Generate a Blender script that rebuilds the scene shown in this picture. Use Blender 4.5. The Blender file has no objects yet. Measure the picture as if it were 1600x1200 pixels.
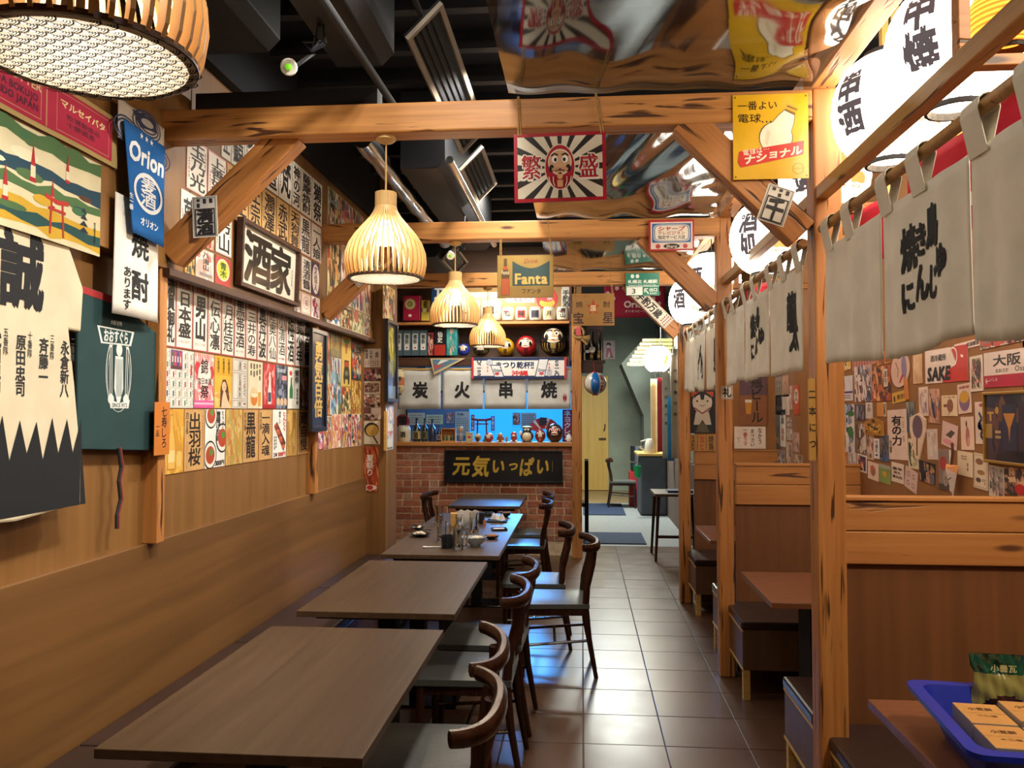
import bpy, math, random
from mathutils import Vector, Matrix
PI = math.pi
S = bpy.context.scene
COL = S.collection
rnd = random.Random(7)
K = 1280/1200

# ------------------------------------------------------------------ camera
F, CX, CY, EYE = 1280.0, 800.0, 600.0, 1.656
TH = math.atan(43/F); PS = math.atan(109/F*math.cos(TH))
AW = Vector((-math.sin(PS)*math.cos(TH), math.cos(PS)*math.cos(TH), math.sin(TH)))
AR = Vector((math.cos(PS), math.sin(PS), 0)); AU = AR.cross(AW)
CAM = Vector((0, 0, EYE))
cd = bpy.data.cameras.new('camera'); cam = bpy.data.objects.new('camera', cd); COL.objects.link(cam)
cd.sensor_width = 36; cd.lens = 36*F/1600; cd.clip_start = 0.05
cam.matrix_world = Matrix(((AR.x, AU.x, -AW.x, 0), (AR.y, AU.y, -AW.y, 0), (AR.z, AU.z, -AW.z, EYE), (0, 0, 0, 1)))
S.camera = cam
S.view_settings.view_transform = 'Standard'; S.view_settings.look = 'None'
S.view_settings.gamma = 1; S.view_settings.use_curve_mapping = False
S.view_settings.exposure = 0.2
S.cycles.use_denoising = True
S.cycles.max_bounces = 6; S.cycles.diffuse_bounces = 4; S.cycles.glossy_bounces = 3
S.cycles.transparent_max_bounces = 12; S.cycles.sample_clamp_indirect = 4.0
W = bpy.data.worlds.new('world'); S.world = W; W.use_nodes = True
W.node_tree.nodes['Background'].inputs[0].default_value = (0.55, 0.65, 1, 1)
W.node_tree.nodes['Background'].inputs[1].default_value = 0.03

def ray(px, py): return (AR*((px-CX)/F) + AU*((CY-py)/F) + AW)
def atY(px, py, Y): d = ray(px, py); return CAM + d*(Y/d.y)
def atX(px, py, X): d = ray(px, py); return CAM + d*(X/d.x)
def atZ(px, py, Z): d = ray(px, py); return CAM + d*((Z-EYE)/d.z)

def light(name, kind, loc, power, col=(1, .86, .68), size=.1, rot=None, sy=None, spot=None):
    d = bpy.data.lights.new(name, kind); d.energy = power; d.color = col
    if kind == 'AREA':
        d.size = size
        if sy: d.shape = 'RECTANGLE'; d.size_y = sy
    else: d.shadow_soft_size = size
    if spot: d.spot_size = spot; d.spot_blend = .6
    o = bpy.data.objects.new(name, d); o.location = loc
    if rot: o.rotation_euler = rot
    COL.objects.link(o); return o

# ------------------------------------------------------------------ colour and materials
def lin(c):
    if isinstance(c, str):
        c = c.lstrip('#')
        if len(c) == 3: c = ''.join(x*2 for x in c)
        c = tuple(int(c[i:i+2], 16)/255 for i in (0, 2, 4))
    return tuple((x/12.92 if x <= .04045 else ((x+.055)/1.055)**2.4) for x in c) + (1,)
def nodes(name):
    m = bpy.data.materials.new(name); m.use_nodes = True
    t = m.node_tree; b = t.nodes['Principled BSDF']
    return m, t, b
def N(t, kind, **kw):
    n = t.nodes.new(kind)
    for k, v in kw.items():
        if k in n.inputs.keys(): n.inputs[k].default_value = v
        else: setattr(n, k, v)
    return n
def ramp(t, fac, stops):
    r = t.nodes.new('ShaderNodeValToRGB'); e = r.color_ramp.elements
    while len(e) < len(stops): e.new(.5)
    for i, (p, c) in enumerate(stops): e[i].position = p; e[i].color = c if len(c) == 4 else tuple(c)+(1,)
    t.links.new(fac, r.inputs[0]); return r
def mixc(t, fac, a, b, blend='MIX'):
    m = t.nodes.new('ShaderNodeMix'); m.data_type = 'RGBA'; m.blend_type = blend
    for i, v in ((0, fac), (6, a), (7, b)):
        if hasattr(v, 'is_output'): t.links.new(v, m.inputs[i])
        else: m.inputs[i].default_value = v
    return m.outputs[2]
def coords(t, scale=(1, 1, 1), rot=(0, 0, 0)):
    tc = N(t, 'ShaderNodeTexCoord'); oi = N(t, 'ShaderNodeObjectInfo')
    ad = N(t, 'ShaderNodeVectorMath', operation='ADD'); mu = N(t, 'ShaderNodeMath', operation='MULTIPLY'); mu.inputs[1].default_value = 37.0
    t.links.new(oi.outputs['Random'], mu.inputs[0]); t.links.new(tc.outputs['Object'], ad.inputs[0]); t.links.new(mu.outputs[0], ad.inputs[1])
    mp = N(t, 'ShaderNodeMapping'); mp.inputs['Scale'].default_value = scale; mp.inputs['Rotation'].default_value = rot
    t.links.new(ad.outputs[0], mp.inputs[0]); return mp.outputs[0]
def pm(name, c, rough=.6, metal=0, var=.12, scale=6, bump=0, emit=None, es=0, trans=0, coat=0, alpha=1, ior=1.45, stretch=(1, 1, 1)):
    m, t, b = nodes(name); c = lin(c)
    b.inputs['Roughness'].default_value = rough; b.inputs['Metallic'].default_value = metal
    b.inputs['IOR'].default_value = ior
    if trans: b.inputs['Transmission Weight'].default_value = trans
    if coat: b.inputs['Coat Weight'].default_value = coat; b.inputs['Coat Roughness'].default_value = .12
    if alpha < 1: b.inputs['Alpha'].default_value = alpha
    n = N(t, 'ShaderNodeTexNoise'); n.inputs['Scale'].default_value = scale; n.inputs['Detail'].default_value = 4
    t.links.new(coords(t, stretch), n.inputs['Vector'])
    dk = tuple(x*(1-var) for x in c[:3]); lt = tuple(min(1, x*(1+var)) for x in c[:3])
    r = ramp(t, n.outputs[0], [(.3, dk), (.7, lt)]); t.links.new(r.outputs[0], b.inputs['Base Color'])
    if bump:
        bp = N(t, 'ShaderNodeBump'); bp.inputs['Strength'].default_value = bump; bp.inputs['Distance'].default_value = .004
        t.links.new(n.outputs[0], bp.inputs['Height']); t.links.new(bp.outputs[0], b.inputs['Normal'])
    if emit:
        b.inputs['Emission Color'].default_value = lin(emit); b.inputs['Emission Strength'].default_value = es
    return m
def wood(name, c1, c2, crack=None, rough=.5, sc=1.0, axis='X', bump=.15, thr=.62, knots=True):
    """grain stretched along one local axis; cracks and knots of their own"""
    m, t, b = nodes(name); b.inputs['Roughness'].default_value = rough
    i = 'XYZ'.index(axis)
    s1 = [38*sc]*3; s1[i] = 1.6*sc; s2 = [36*sc]*3; s2[i] = 3.0*sc; s3 = [9*sc]*3; s3[i] = 2.2*sc
    n1 = N(t, 'ShaderNodeTexNoise'); n1.inputs['Scale'].default_value = 1; n1.inputs['Detail'].default_value = 5; n1.inputs['Distortion'].default_value = .6
    t.links.new(coords(t, s1), n1.inputs['Vector'])
    r1 = ramp(t, n1.outputs[0], [(.3, lin(c1)), (.7, lin(c2))]); out = r1.outputs[0]; h = n1.outputs[0]
    if crack:
        n2 = N(t, 'ShaderNodeTexNoise'); n2.inputs['Scale'].default_value = 1; n2.inputs['Detail'].default_value = 2; n2.inputs['Distortion'].default_value = .5
        t.links.new(coords(t, s2), n2.inputs['Vector'])
        r2 = ramp(t, n2.outputs[0], [(thr, (0, 0, 0)), (thr+.06, (1, 1, 1))])
        out = mixc(t, r2.outputs[0], out, lin(crack))
        if knots:
            v = N(t, 'ShaderNodeTexVoronoi'); v.inputs['Scale'].default_value = 1; t.links.new(coords(t, s3), v.inputs['Vector'])
            r3 = ramp(t, v.outputs['Distance'], [(.06, (1, 1, 1)), (.13, (0, 0, 0))])
            out = mixc(t, r3.outputs[0], out, lin(crack))
        bp = N(t, 'ShaderNodeBump'); bp.invert = True; bp.inputs['Strength'].default_value = .5; bp.inputs['Distance'].default_value = .006
        t.links.new(r2.outputs[0], bp.inputs['Height'])
    else:
        bp = N(t, 'ShaderNodeBump'); bp.inputs['Strength'].default_value = bump; bp.inputs['Distance'].default_value = .002
        t.links.new(h, bp.inputs['Height'])
    t.links.new(bp.outputs[0], b.inputs['Normal']); t.links.new(out, b.inputs['Base Color'])
    return m
def inkmat(name, rough=.55, emit=0, coat=0):
    m, t, b = nodes(name); b.inputs['Roughness'].default_value = rough
    a = N(t, 'ShaderNodeVertexColor'); a.layer_name = 'ink'
    n = N(t, 'ShaderNodeTexNoise'); n.inputs['Scale'].default_value = 9; n.inputs['Detail'].default_value = 3
    t.links.new(coords(t), n.inputs['Vector'])
    r = ramp(t, n.outputs[0], [(.3, (.86, .86, .84)), (.7, (1, 1, 1))])
    o = mixc(t, 1.0, a.outputs[0], r.outputs[0], 'MULTIPLY'); t.links.new(o, b.inputs['Base Color'])
    if emit: t.links.new(o, b.inputs['Emission Color']); b.inputs['Emission Strength'].default_value = emit
    if coat: b.inputs['Coat Weight'].default_value = coat; b.inputs['Coat Roughness'].default_value = .08
    return m
M = {}
M['ink'] = inkmat('printed_paper'); M['gloss'] = inkmat('glossy_paint', .3, 0, .4); M['lamp_ink'] = inkmat('lit_paper_print', .6, 4.5)
M['cloth_ink'] = inkmat('printed_cloth', .9)
M['beam'] = wood('beam_wood', '#A97038', '#C98D4C', '#4A2A12', .5, 1, 'X')
M['post'] = wood('post_wood', '#A0652f', '#BC8044', '#452710', .48, 1, 'X', thr=.60)
M['plank'] = wood('plank_wood', '#A86c35', '#bc8246', '#5A3418', .5, .8, 'X', thr=.68)
M['ply'] = wood('stained_plywood', '#775228', '#8C6334', None, .5, .35, 'Z', bump=.05)
M['ply_dark'] = wood('dark_plywood', '#6B4325', '#7D4F2C', None, .5, .4, 'Z', bump=.05)
M['table'] = wood('table_walnut', '#443323', '#56422e', None, .38, .8, 'Y', bump=.04)
M['booth_table'] = wood('booth_table_wood', '#6A4028', '#7E4E32', None, .35, .8, 'X', bump=.04)
M['chair'] = wood('chair_wood', '#2a150e', '#3c2016', None, .25, 1.5, 'Z', bump=.03)
M['pale'] = wood('pale_wood', '#C49A4E', '#DDB368', None, .5, 1.2, 'X')
M['rail'] = wood('bamboo_rail', '#9A7440', '#B88E54', '#4A2E14', .5, 1.2, 'X', thr=.7)
M['slat'] = wood('lamp_slat_wood', '#D6AC6A', '#E2BE82', None, .5, 1.5, 'Z', bump=.02)
M['darktrim'] = wood('dark_trim', '#3A2014', '#50301F', None, .5, 1, 'X')
M['bench'] = wood('bench_laminate', '#5C412A', '#6B4C32', None, .5, .7, 'Z', bump=.03)
M['vinyl'] = pm('dark_vinyl', '#33241f', .32, var=.2, scale=3, bump=.05)
M['seat'] = pm('seat_leatherette', '#50524f', .36, var=.1, scale=40, bump=.12)
M['black'] = pm('matte_black', '#15161a', .7, var=.3)
M['navy'] = pm('black_ceiling_paint', '#0c0f18', .85, var=.25, scale=2)
M['duct'] = pm('dark_duct_paint', '#0d0f15', .6, var=.15)
M['joist'] = pm('joist_paint', '#1b1d21', .6, var=.2)
M['frame'] = pm('black_frame_lacquer', '#17181d', .3, var=.2)
def brick_mat():
    m, t, b = nodes('fired_brick'); b.inputs['Roughness'].default_value = .9; oi = N(t, 'ShaderNodeObjectInfo')
    r = ramp(t, oi.outputs['Random'], [(0, lin('#8E5642')), (.3, lin('#AA674D')), (.55, lin('#B87A5C')), (.8, lin('#A06C57')), (1, lin('#B28A74'))])
    n = N(t, 'ShaderNodeTexNoise'); n.inputs['Scale'].default_value = 30; n.inputs['Detail'].default_value = 5; t.links.new(coords(t), n.inputs['Vector'])
    r2 = ramp(t, n.outputs[0], [(.3, (.7, .66, .62)), (.65, (1.1, 1.08, 1.05))]); t.links.new(mixc(t, 1.0, r.outputs[0], r2.outputs[0], 'MULTIPLY'), b.inputs['Base Color'])
    bp = N(t, 'ShaderNodeBump'); bp.inputs['Strength'].default_value = .5; bp.inputs['Distance'].default_value = .004; t.links.new(n.outputs[0], bp.inputs['Height']); t.links.new(bp.outputs[0], b.inputs['Normal']); return m
M['brick'] = brick_mat()
M['mortar'] = pm('mortar', '#DCC8AA', .9, var=.2, scale=20, bump=.4)
M['grout'] = pm('floor_grout', '#57483a', .8, var=.2)
M['metal'] = pm('brushed_steel', '#b8babb', .28, 1, var=.06, scale=30)
M['silver'] = pm('duct_foil', '#aab0b4', .22, 1, var=.08)
M['black_gloss'] = pm('black_glaze', '#14151a', .15, var=.2)
M['string'] = pm('hemp_string', '#A5834F', .9, var=.25, scale=60)
M['white'] = pm('white_ceramic', '#e8e6df', .25, var=.04)
M['paper_white'] = pm('white_paper', '#eee9df', .7, var=.05)
def tile_mat():
    m, t, b = nodes('brown_floor_tile'); b.inputs['Roughness'].default_value = .3
    n = N(t, 'ShaderNodeTexNoise'); n.inputs['Scale'].default_value = 5; n.inputs['Detail'].default_value = 6; t.links.new(coords(t), n.inputs['Vector'])
    r = ramp(t, n.outputs[0], [(.2, lin('#503726')), (.55, lin('#563c2a')), (.85, lin('#5e4330'))]); t.links.new(r.outputs[0], b.inputs['Base Color'])
    r2 = ramp(t, n.outputs[0], [(.2, (.27,)*3), (.8, (.34,)*3)]); t.links.new(r2.outputs[0], b.inputs['Roughness'])
    n2 = N(t, 'ShaderNodeTexNoise'); n2.inputs['Scale'].default_value = 3; n2.inputs['Detail'].default_value = 1; t.links.new(coords(t), n2.inputs['Vector'])
    bp = N(t, 'ShaderNodeBump'); bp.inputs['Strength'].default_value = .08; bp.inputs['Distance'].default_value = .02
    t.links.new(n2.outputs[0], bp.inputs['Height']); t.links.new(bp.outputs[0], b.inputs['Normal'])
    return m
M['tile'] = tile_mat()
M['concrete'] = pm('grey_green_concrete', '#8C9483', .75, var=.14, scale=2.2, bump=.15)
M['terrazzo'] = pm('pebble_floor', '#85898a', .4, var=.45, scale=90, bump=.1)
M['board'] = pm('brown_pinboard', '#8f6238', .8, var=.12, scale=3, bump=.05)

# ------------------------------------------------------------------ mesh building
class MB:
    def __init__(s): s.v = []; s.f = []; s.m = []; s.c = []
    def add(s, vs, fs, mi=0, col=None):
        o = len(s.v); s.v += [tuple(v) for v in vs]
        for f in fs: s.f.append(tuple(o+i for i in f)); s.m.append(mi); s.c.append(col)
        return s
    def box(s, a, b, mi=0, col=None, mat=None):
        x0, y0, z0 = a; x1, y1, z1 = b
        vs = [Vector(p) for p in ((x0,y0,z0),(x1,y0,z0),(x1,y1,z0),(x0,y1,z0),(x0,y0,z1),(x1,y0,z1),(x1,y1,z1),(x0,y1,z1))]
        if mat: vs = [mat @ v for v in vs]
        return s.add(vs, [(0,3,2,1),(4,5,6,7),(0,1,5,4),(1,2,6,5),(2,3,7,6),(3,0,4,7)], mi, col)
    def cbox(s, c, sz, mi=0, col=None, rot=None):
        m = Matrix.Translation(c) @ (rot.to_4x4() if rot else Matrix())
        h = [x/2 for x in sz]; return s.box([-x for x in h], h, mi, col, m)
    def tube(s, pts, r, n=8, mi=0, col=None, flat=1.0, cap=True, up=None):
        pts = [Vector(p) for p in pts]; k = len(pts)
        rs = r if isinstance(r, (list, tuple)) else [r]*k
        vs = []; ref = Vector(up) if up else None
        for i, p in enumerate(pts):
            d = (pts[min(i+1, k-1)]-pts[max(i-1, 0)]).normalized()
            a = ref if ref else (Vector((0,0,1)) if abs(d.z) < .9 else Vector((1,0,0)))
            u = d.cross(a).normalized(); w = u.cross(d).normalized()
            for j in range(n):
                t = 2*PI*j/n; vs.append(p + u*(math.cos(t)*rs[i]) + w*(math.sin(t)*rs[i]*flat))
        fs = [(i*n+j, i*n+(j+1) % n, (i+1)*n+(j+1) % n, (i+1)*n+j) for i in range(k-1) for j in range(n)]
        if cap: fs += [tuple(range(n-1, -1, -1)), tuple((k-1)*n+j for j in range(n))]
        return s.add(vs, fs, mi, col)
    def cyl(s, p0, p1, r0, r1=None, n=12, mi=0, col=None): return s.tube([p0, p1], [r0, r0 if r1 is None else r1], n, mi, col)
    def lathe(s, prof, n=20, c=(0,0,0), mi=0, col=None, cols=None, sx=1, sy=1, cap=True):
        k = len(prof); vs = [(c[0]+r*math.cos(2*PI*j/n)*sx, c[1]+r*math.sin(2*PI*j/n)*sy, c[2]+z) for r, z in prof for j in range(n)]
        o = len(s.v); s.v += vs
        for i in range(k-1):
            for j in range(n):
                s.f.append((o+i*n+j, o+i*n+(j+1) % n, o+(i+1)*n+(j+1) % n, o+(i+1)*n+j)); s.m.append(mi)
                s.c.append(cols[i] if cols else col)
        if cap:
            if prof[0][0] > 1e-5: s.f.append(tuple(o+j for j in range(n-1, -1, -1))); s.m.append(mi); s.c.append(cols[0] if cols else col)
            if prof[-1][0] > 1e-5: s.f.append(tuple(o+(k-1)*n+j for j in range(n))); s.m.append(mi); s.c.append(cols[-1] if cols else col)
        return s
    def ball(s, c, r, nu=14, nv=9, mi=0, col=None):
        if not isinstance(r, (tuple, list)): r = (r,)*3
        return s.lathe([(math.sin(PI*i/nv)*r[0] if 0 < i < nv else 1e-6, -math.cos(PI*i/nv)*r[2]) for i in range(nv+1)], nu, c, mi, col, None, 1, r[1]/r[0], False)
    def prism(s, poly, z0, z1, mi=0, col=None, mat=None):
        n = len(poly); vs = [Vector((x, y, z)) for z in (z0, z1) for x, y in poly]
        if mat: vs = [mat @ v for v in vs]
        return s.add(vs, [tuple(range(n-1, -1, -1)), tuple(range(n, 2*n))] + [(i, (i+1) % n, n+(i+1) % n, n+i) for i in range(n)], mi, col)
    def grid(s, fn, nu, nv, mi=0, col=None, thick=0):
        vs = [fn(i/nu, j/nv) for j in range(nv+1) for i in range(nu+1)]
        return s.add(vs, [(j*(nu+1)+i, j*(nu+1)+i+1, (j+1)*(nu+1)+i+1, (j+1)*(nu+1)+i) for j in range(nv) for i in range(nu)], mi, col)
    def build(s, name, mats, parent=None, loc=(0,0,0), rot=None, smooth=False, bevel=0, solid=0):
        me = bpy.data.meshes.new(name); me.from_pydata(s.v, [], s.f)
        if not isinstance(mats, (list, tuple)): mats = [mats]
        for m in mats: me.materials.append(M[m] if isinstance(m, str) else m)
        if len(mats) > 1: me.polygons.foreach_set('material_index', s.m)
        if any(c is not None for c in s.c):
            at = me.color_attributes.new('ink', 'FLOAT_COLOR', 'CORNER'); cc = {}; buf = []
            for f, c in zip(s.f, s.c):
                if c not in cc: cc[c] = lin(c if c is not None else '#ffffff')
                buf += list(cc[c])*len(f)
            at.data.foreach_set('color', buf)
        if smooth:
            me.shade_smooth()
            if smooth != 'all': me.set_sharp_from_angle(angle=math.radians(40))
        me.update()
        o = bpy.data.objects.new(name, me); COL.objects.link(o); o.location = loc
        if rot: o.rotation_euler = rot
        if parent: o.parent = parent
        if solid:
            md = o.modifiers.new('solid', 'SOLIDIFY'); md.thickness = solid; md.offset = 0
        if bevel:
            md = o.modifiers.new('bevel', 'BEVEL'); md.width = bevel; md.segments = 2; md.limit_method = 'ANGLE'
        return o
def tag(o, label, cat, group=None):
    o['label'] = label; o['category'] = cat
    if group: o['group'] = group
    return o
def thing(name, label, cat, loc=(0,0,0), rz=0, group=None):
    o = bpy.data.objects.new(name, None); COL.objects.link(o); o.location = loc; o.rotation_euler = (0, 0, rz)
    o.empty_display_size = .05
    return tag(o, label, cat, group)
def struct(name, mb, mats, **kw):
    o = mb.build(name, mats, **kw)
    if not kw.get('parent'): o['kind'] = 'structure'
    return o
def dup(root, loc=None, rz=None, label=None, group=None):
    r = root.copy(); COL.objects.link(r)
    if loc is not None: r.location = loc
    if rz is not None: r.rotation_euler = (0, 0, rz)
    if label: r['label'] = label
    if group: r['group'] = group
    for ch in list(root.children):
        c = ch.copy(); COL.objects.link(c); c.parent = r
        for g in list(ch.children):
            d = g.copy(); COL.objects.link(d); d.parent = c
    return r
def along(p0, p1, roll=(0,0,1)):
    """matrix whose local X runs from p0 to p1"""
    p0 = Vector(p0); x = (Vector(p1)-p0).normalized(); r = Vector(roll)
    if abs(x.dot(r)) > .95: r = Vector((0,1,0))
    y = r.cross(x).normalized(); z = x.cross(y)
    return Matrix(((x.x,y.x,z.x,p0.x),(x.y,y.y,z.y,p0.y),(x.z,y.z,z.z,p0.z),(0,0,0,1)))
def bar(name, p0, p1, wy, wz, mat, parent=None, roll=(0,0,1), bevel=.004, nseg=1):
    """timber with its grain along its own length"""
    L = (Vector(p1)-Vector(p0)).length; mb = MB(); mb.box((0,-wy/2,-wz/2), (L,wy/2,wz/2))
    o = mb.build(name, mat, parent, bevel=bevel); o.matrix_local = along(p0, p1, roll); return o

# ------------------------------------------------------------------ glyphs and flat print
_G = {}
def glyph(ch, bold):
    k = (ch, bold)
    if k not in _G:
        c = bpy.data.curves.new('glyph', 'FONT'); c.body = ch; c.resolution_u = 2; c.offset = bold; c.fill_mode = 'FRONT'
        o = bpy.data.objects.new('glyph', c); COL.objects.link(o)
        me = bpy.data.meshes.new_from_object(o.evaluated_get(bpy.context.evaluated_depsgraph_get()))
        vs = [(v.co.x, v.co.y) for v in me.vertices]; fs = [tuple(p.vertices) for p in me.polygons]
        bpy.data.objects.remove(o); bpy.data.curves.remove(c); bpy.data.meshes.remove(me)
        if vs: x0 = min(v[0] for v in vs); x1 = max(v[0] for v in vs); y0 = min(v[1] for v in vs); y1 = max(v[1] for v in vs)
        else: x0 = y0 = 0; x1 = y1 = .3
        _G[k] = (vs, fs, x0, x1, y0, y1)
    return _G[k]
LAY = .0006
class P(MB):
    """print on a sheet: x right, y up, z out of the sheet; later layers stand a hair prouder"""
    def q(s, u0, v0, u1, v1, col, l=1): return s.add([(u0,v0,l*LAY),(u1,v0,l*LAY),(u1,v1,l*LAY),(u0,v1,l*LAY)], [(0,1,2,3)], 0, col)
    def poly(s, pts, col, l=1): return s.add([(x,y,l*LAY) for x,y in pts], [tuple(range(len(pts)))], 0, col)
    def ell(s, cx, cy, rx, ry, col, l=1, n=18, a0=0, a1=2*PI):
        return s.poly([(cx+rx*math.cos(a0+(a1-a0)*i/n), cy+ry*math.sin(a0+(a1-a0)*i/n)) for i in range(n + (0 if a1-a0 > 6.28 else 1))], col, l)
    def ring(s, cx, cy, rx, ry, w, col, l=1, n=24):
        for i in range(n):
            a, b = 2*PI*i/n, 2*PI*(i+1)/n
            s.poly([(cx+rx*math.cos(a),cy+ry*math.sin(a)),(cx+rx*math.cos(b),cy+ry*math.sin(b)),(cx+(rx-w)*math.cos(b),cy+(ry-w)*math.sin(b)),(cx+(rx-w)*math.cos(a),cy+(ry-w)*math.sin(a))], col, l)
        return s
    def line(s, pts, w, col, l=2):
        for (x0,y0),(x1,y1) in zip(pts, pts[1:]):
            d = math.hypot(x1-x0, y1-y0) or 1; nx, ny = -(y1-y0)/d*w/2, (x1-x0)/d*w/2
            s.poly([(x0+nx,y0+ny),(x0-nx,y0-ny),(x1-nx,y1-ny),(x1+nx,y1+ny)], col, l)
        return s
    def border(s, u0, v0, u1, v1, w, col, l=1):
        s.q(u0,v0,u1,v0+w,col,l); s.q(u0,v1-w,u1,v1,col,l); s.q(u0,v0+w,u0+w,v1-w,col,l); return s.q(u1-w,v0+w,u1,v1-w,col,l)
    def ch(s, c, cx, cy, sx, sy, col, l=2, bold=.02, rot=0, shear=0):
        vs, fs, x0, x1, y0, y1 = glyph(c, 0); mx, my = (x0+x1)/2, (y0+y1)/2; d = bold*.55; kz = 0
        ca, sa = math.cos(rot), math.sin(rot)
        for ox, oy in ((0, 0),) if d < .005 else ((-d, -d), (d, -d), (d, d), (-d, d)) if d < .03 else ((0, 0), (-d, -d), (d, -d), (d, d), (-d, d), (-d, 0), (d, 0)):
            o = []
            for x, y in vs:
                a, b = (x-mx+ox)*sx, (y-my+oy)*sy; a += shear*b
                o.append((cx+a*ca-b*sa, cy+a*sa+b*ca, l*LAY+kz))
            s.add(o, fs, 0, col); kz += 6e-5
        return s
    def vt(s, txt, cx, y1, y0, w, col, l=2, bold=.02, shear=0):
        """vertical line of writing between y1 (top) and y0 in a column of width w"""
        n = len(txt); st = (y1-y0)/n
        for i, c in enumerate(txt):
            if c != ' ': s.ch(c, cx, y1-st*(i+.5), w*1.08, min(st*1.05, w*1.6), col, l, bold, -PI/2 if c in 'ー…-' else 0, shear)
        return s
    def ht(s, txt, x0, x1, cy, h, col, l=2, bold=.02, shear=0, rot=0):
        """horizontal line of writing from x0 to x1"""
        ws = []
        for c in txt:
            g = glyph(c, 0); ws.append(.3 if c == ' ' else (1.0 if ord(c) > 0x2e80 else g[3]-g[2]+.1))
        tot = sum(ws); k = (x1-x0)/tot; x = 0
        for c, w in zip(txt, ws):
            cx = x0+(x+w/2)*k; x += w
            if c == ' ': continue
            g = glyph(c, 0); yo = 0
            if ord(c) < 0x2e80: yo = ((g[4]+g[5])/2-.36)*h*1.3; s.ch(c, cx, cy+yo, k, h*1.3, col, l, bold, rot, shear)
            else: s.ch(c, cx, cy, k, h, col, l, bold, rot, shear)
        return s
    def split(s, mx):
        """cut every face into triangles no longer than mx, so that print can follow a fold or a curve"""
        out = []; vs = s.v
        for f, m, c in zip(s.f, s.m, s.c):
            st = [(f[0], f[i], f[i+1]) for i in range(1, len(f)-1)]
            if len(f) > 5: cx = [sum(vs[i][k] for i in f)/len(f) for k in range(3)]; vs.append(tuple(cx)); o = len(vs)-1; st = [(o, f[i], f[(i+1) % len(f)]) for i in range(len(f))]
            while st:
                t = st.pop(); e = [math.dist(vs[t[i]], vs[t[(i+1) % 3]]) for i in range(3)]; j = e.index(max(e))
                if e[j] > mx:
                    a, b, d = t[j], t[(j+1) % 3], t[(j+2) % 3]; vs.append(tuple((vs[a][k]+vs[b][k])/2 for k in range(3))); o = len(vs)-1; st += [(a, o, d), (o, b, d)]
                else: out.append((t, m, c))
        s.f = [x[0] for x in out]; s.m = [x[1] for x in out]; s.c = [x[2] for x in out]; return s
    def fine(s, u0, v0, u1, v1, col, l=2, n=3, vert=True, r=None):
        """rows of tiny unreadable writing: dashes"""
        r = r or rnd
        for i in range(n):
            if vert:
                w = (u1-u0)/n; x = u0+w*(i+.25); y = v1
                while y > v0+w*.5:
                    h = w*r.uniform(.4, .8); s.q(x, max(v0, y-h), x+w*.5, y, col, l); y -= h+w*.25
            else:
                w = (v1-v0)/n; y = v0+w*(i+.25); x = u0
                while x < u1-w*.5:
                    h = w*r.uniform(.4, .8); s.q(x, y, min(u1, x+h), y+w*.5, col, l); x += h+w*.25
        return s
    def art(s, u0, v0, u1, v1, pal, n=40, seed=1, l=1, big=.3):
        """painted picture: many brush patches of a palette kept inside the rectangle"""
        r = random.Random(seed); s.q(u0, v0, u1, v1, pal[0], l); W_, H_ = u1-u0, v1-v0; n = int(n*1.9)
        for i in range(n):
            k = big*1.5*(1-.82*i/n); a = W_*k*r.uniform(.35, 1); b = H_*k*r.uniform(.35, 1)
            if r.random() < .5: a *= .5
            cx = r.uniform(u0+a*.3, u1-a*.3); cy = r.uniform(v0+b*.3, v1-b*.3); t = r.uniform(0, PI); m = r.choice((5, 6, 8))
            pts = []
            for j in range(m):
                q = 2*PI*j/m; e = r.uniform(.6, 1.1); x, y = a*e*math.cos(q), b*e*math.sin(q)
                pts.append((min(u1, max(u0, cx+x*math.cos(t)*.9-y*math.sin(t)*.3)), min(v1, max(v0, cy+y))))
            s.poly(pts, r.choice(pal[1:]), l+.3+1.2*i/n)
        return s
def frame_mat(o, ux, uy):
    ux = Vector(ux).normalized(); uy = Vector(uy).normalized(); n = ux.cross(uy)
    return Matrix(((ux.x,uy.x,n.x,o[0]),(ux.y,uy.y,n.y,o[1]),(ux.z,uy.z,n.z,o[2]),(0,0,0,1)))
def sheet(name, w, h, col, mat, label, cat, draw=None, group=None, th=.0015, material='ink', pts=None, curl=0, pmat=None, parent=None):
    """a sheet of paper, card or cloth with its print as a child"""
    mb = MB()
    if pts: mb.prism(pts, -th, 0, 0, col)
    else: mb.box((0,0,-th), (w,h,0), 0, col)
    o = mb.build(name, material); o.matrix_world = mat
    if parent is None: tag(o, label, cat, group)
    if draw:
        p = P(); draw(p, w, h)
        p.v = [(min(w, max(0, x)), min(h, max(0, y)), z) for x, y, z in p.v]
        if p.v: p.build('print', pmat or material, o)
    return o

# ------------------------------------------------------------------ room lights, with unseen fill over the aisle and near booth
XL, XU, XR, XB, XP = -1.77, -1.70, .88, 1.76, -1.59      # left wall, its proud upper panel, partition, booth wall, pillar
YA, YB, YC, YD, YBR = 2.97*K, 4.93*K, 6.78*K, 8.8*K, 8.9*K
ZL, ZLEDGE = 1.122, 2.243
for y in (.9*K, 2.3*K, 3.75*K, 5.5*K):
    light('ceiling_spot', 'SPOT', (-.35, y, 3.3), 120, (1, .93, .82), .06, (0, math.radians(50), 0), spot=math.radians(92))
for y in (2.0*K, 4.4*K, 6.2*K):
    light('ceiling_lamp', 'AREA', (-.45, y, 3.5), 34, (1, .93, .82), .3)  # unseen area lights without fixtures, added to fill aisle and tables
light('booth_lamp', 'AREA', (1.75, 1.2, 3.3), 52, (1, .86, .66), .4, (math.radians(28), 0, 0))  # unseen lamp added to brighten the near booth
light('passage_lamp', 'AREA', (.5, 12.5*K, 3.3), 230, (.95, 1, .9), .8)
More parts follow.
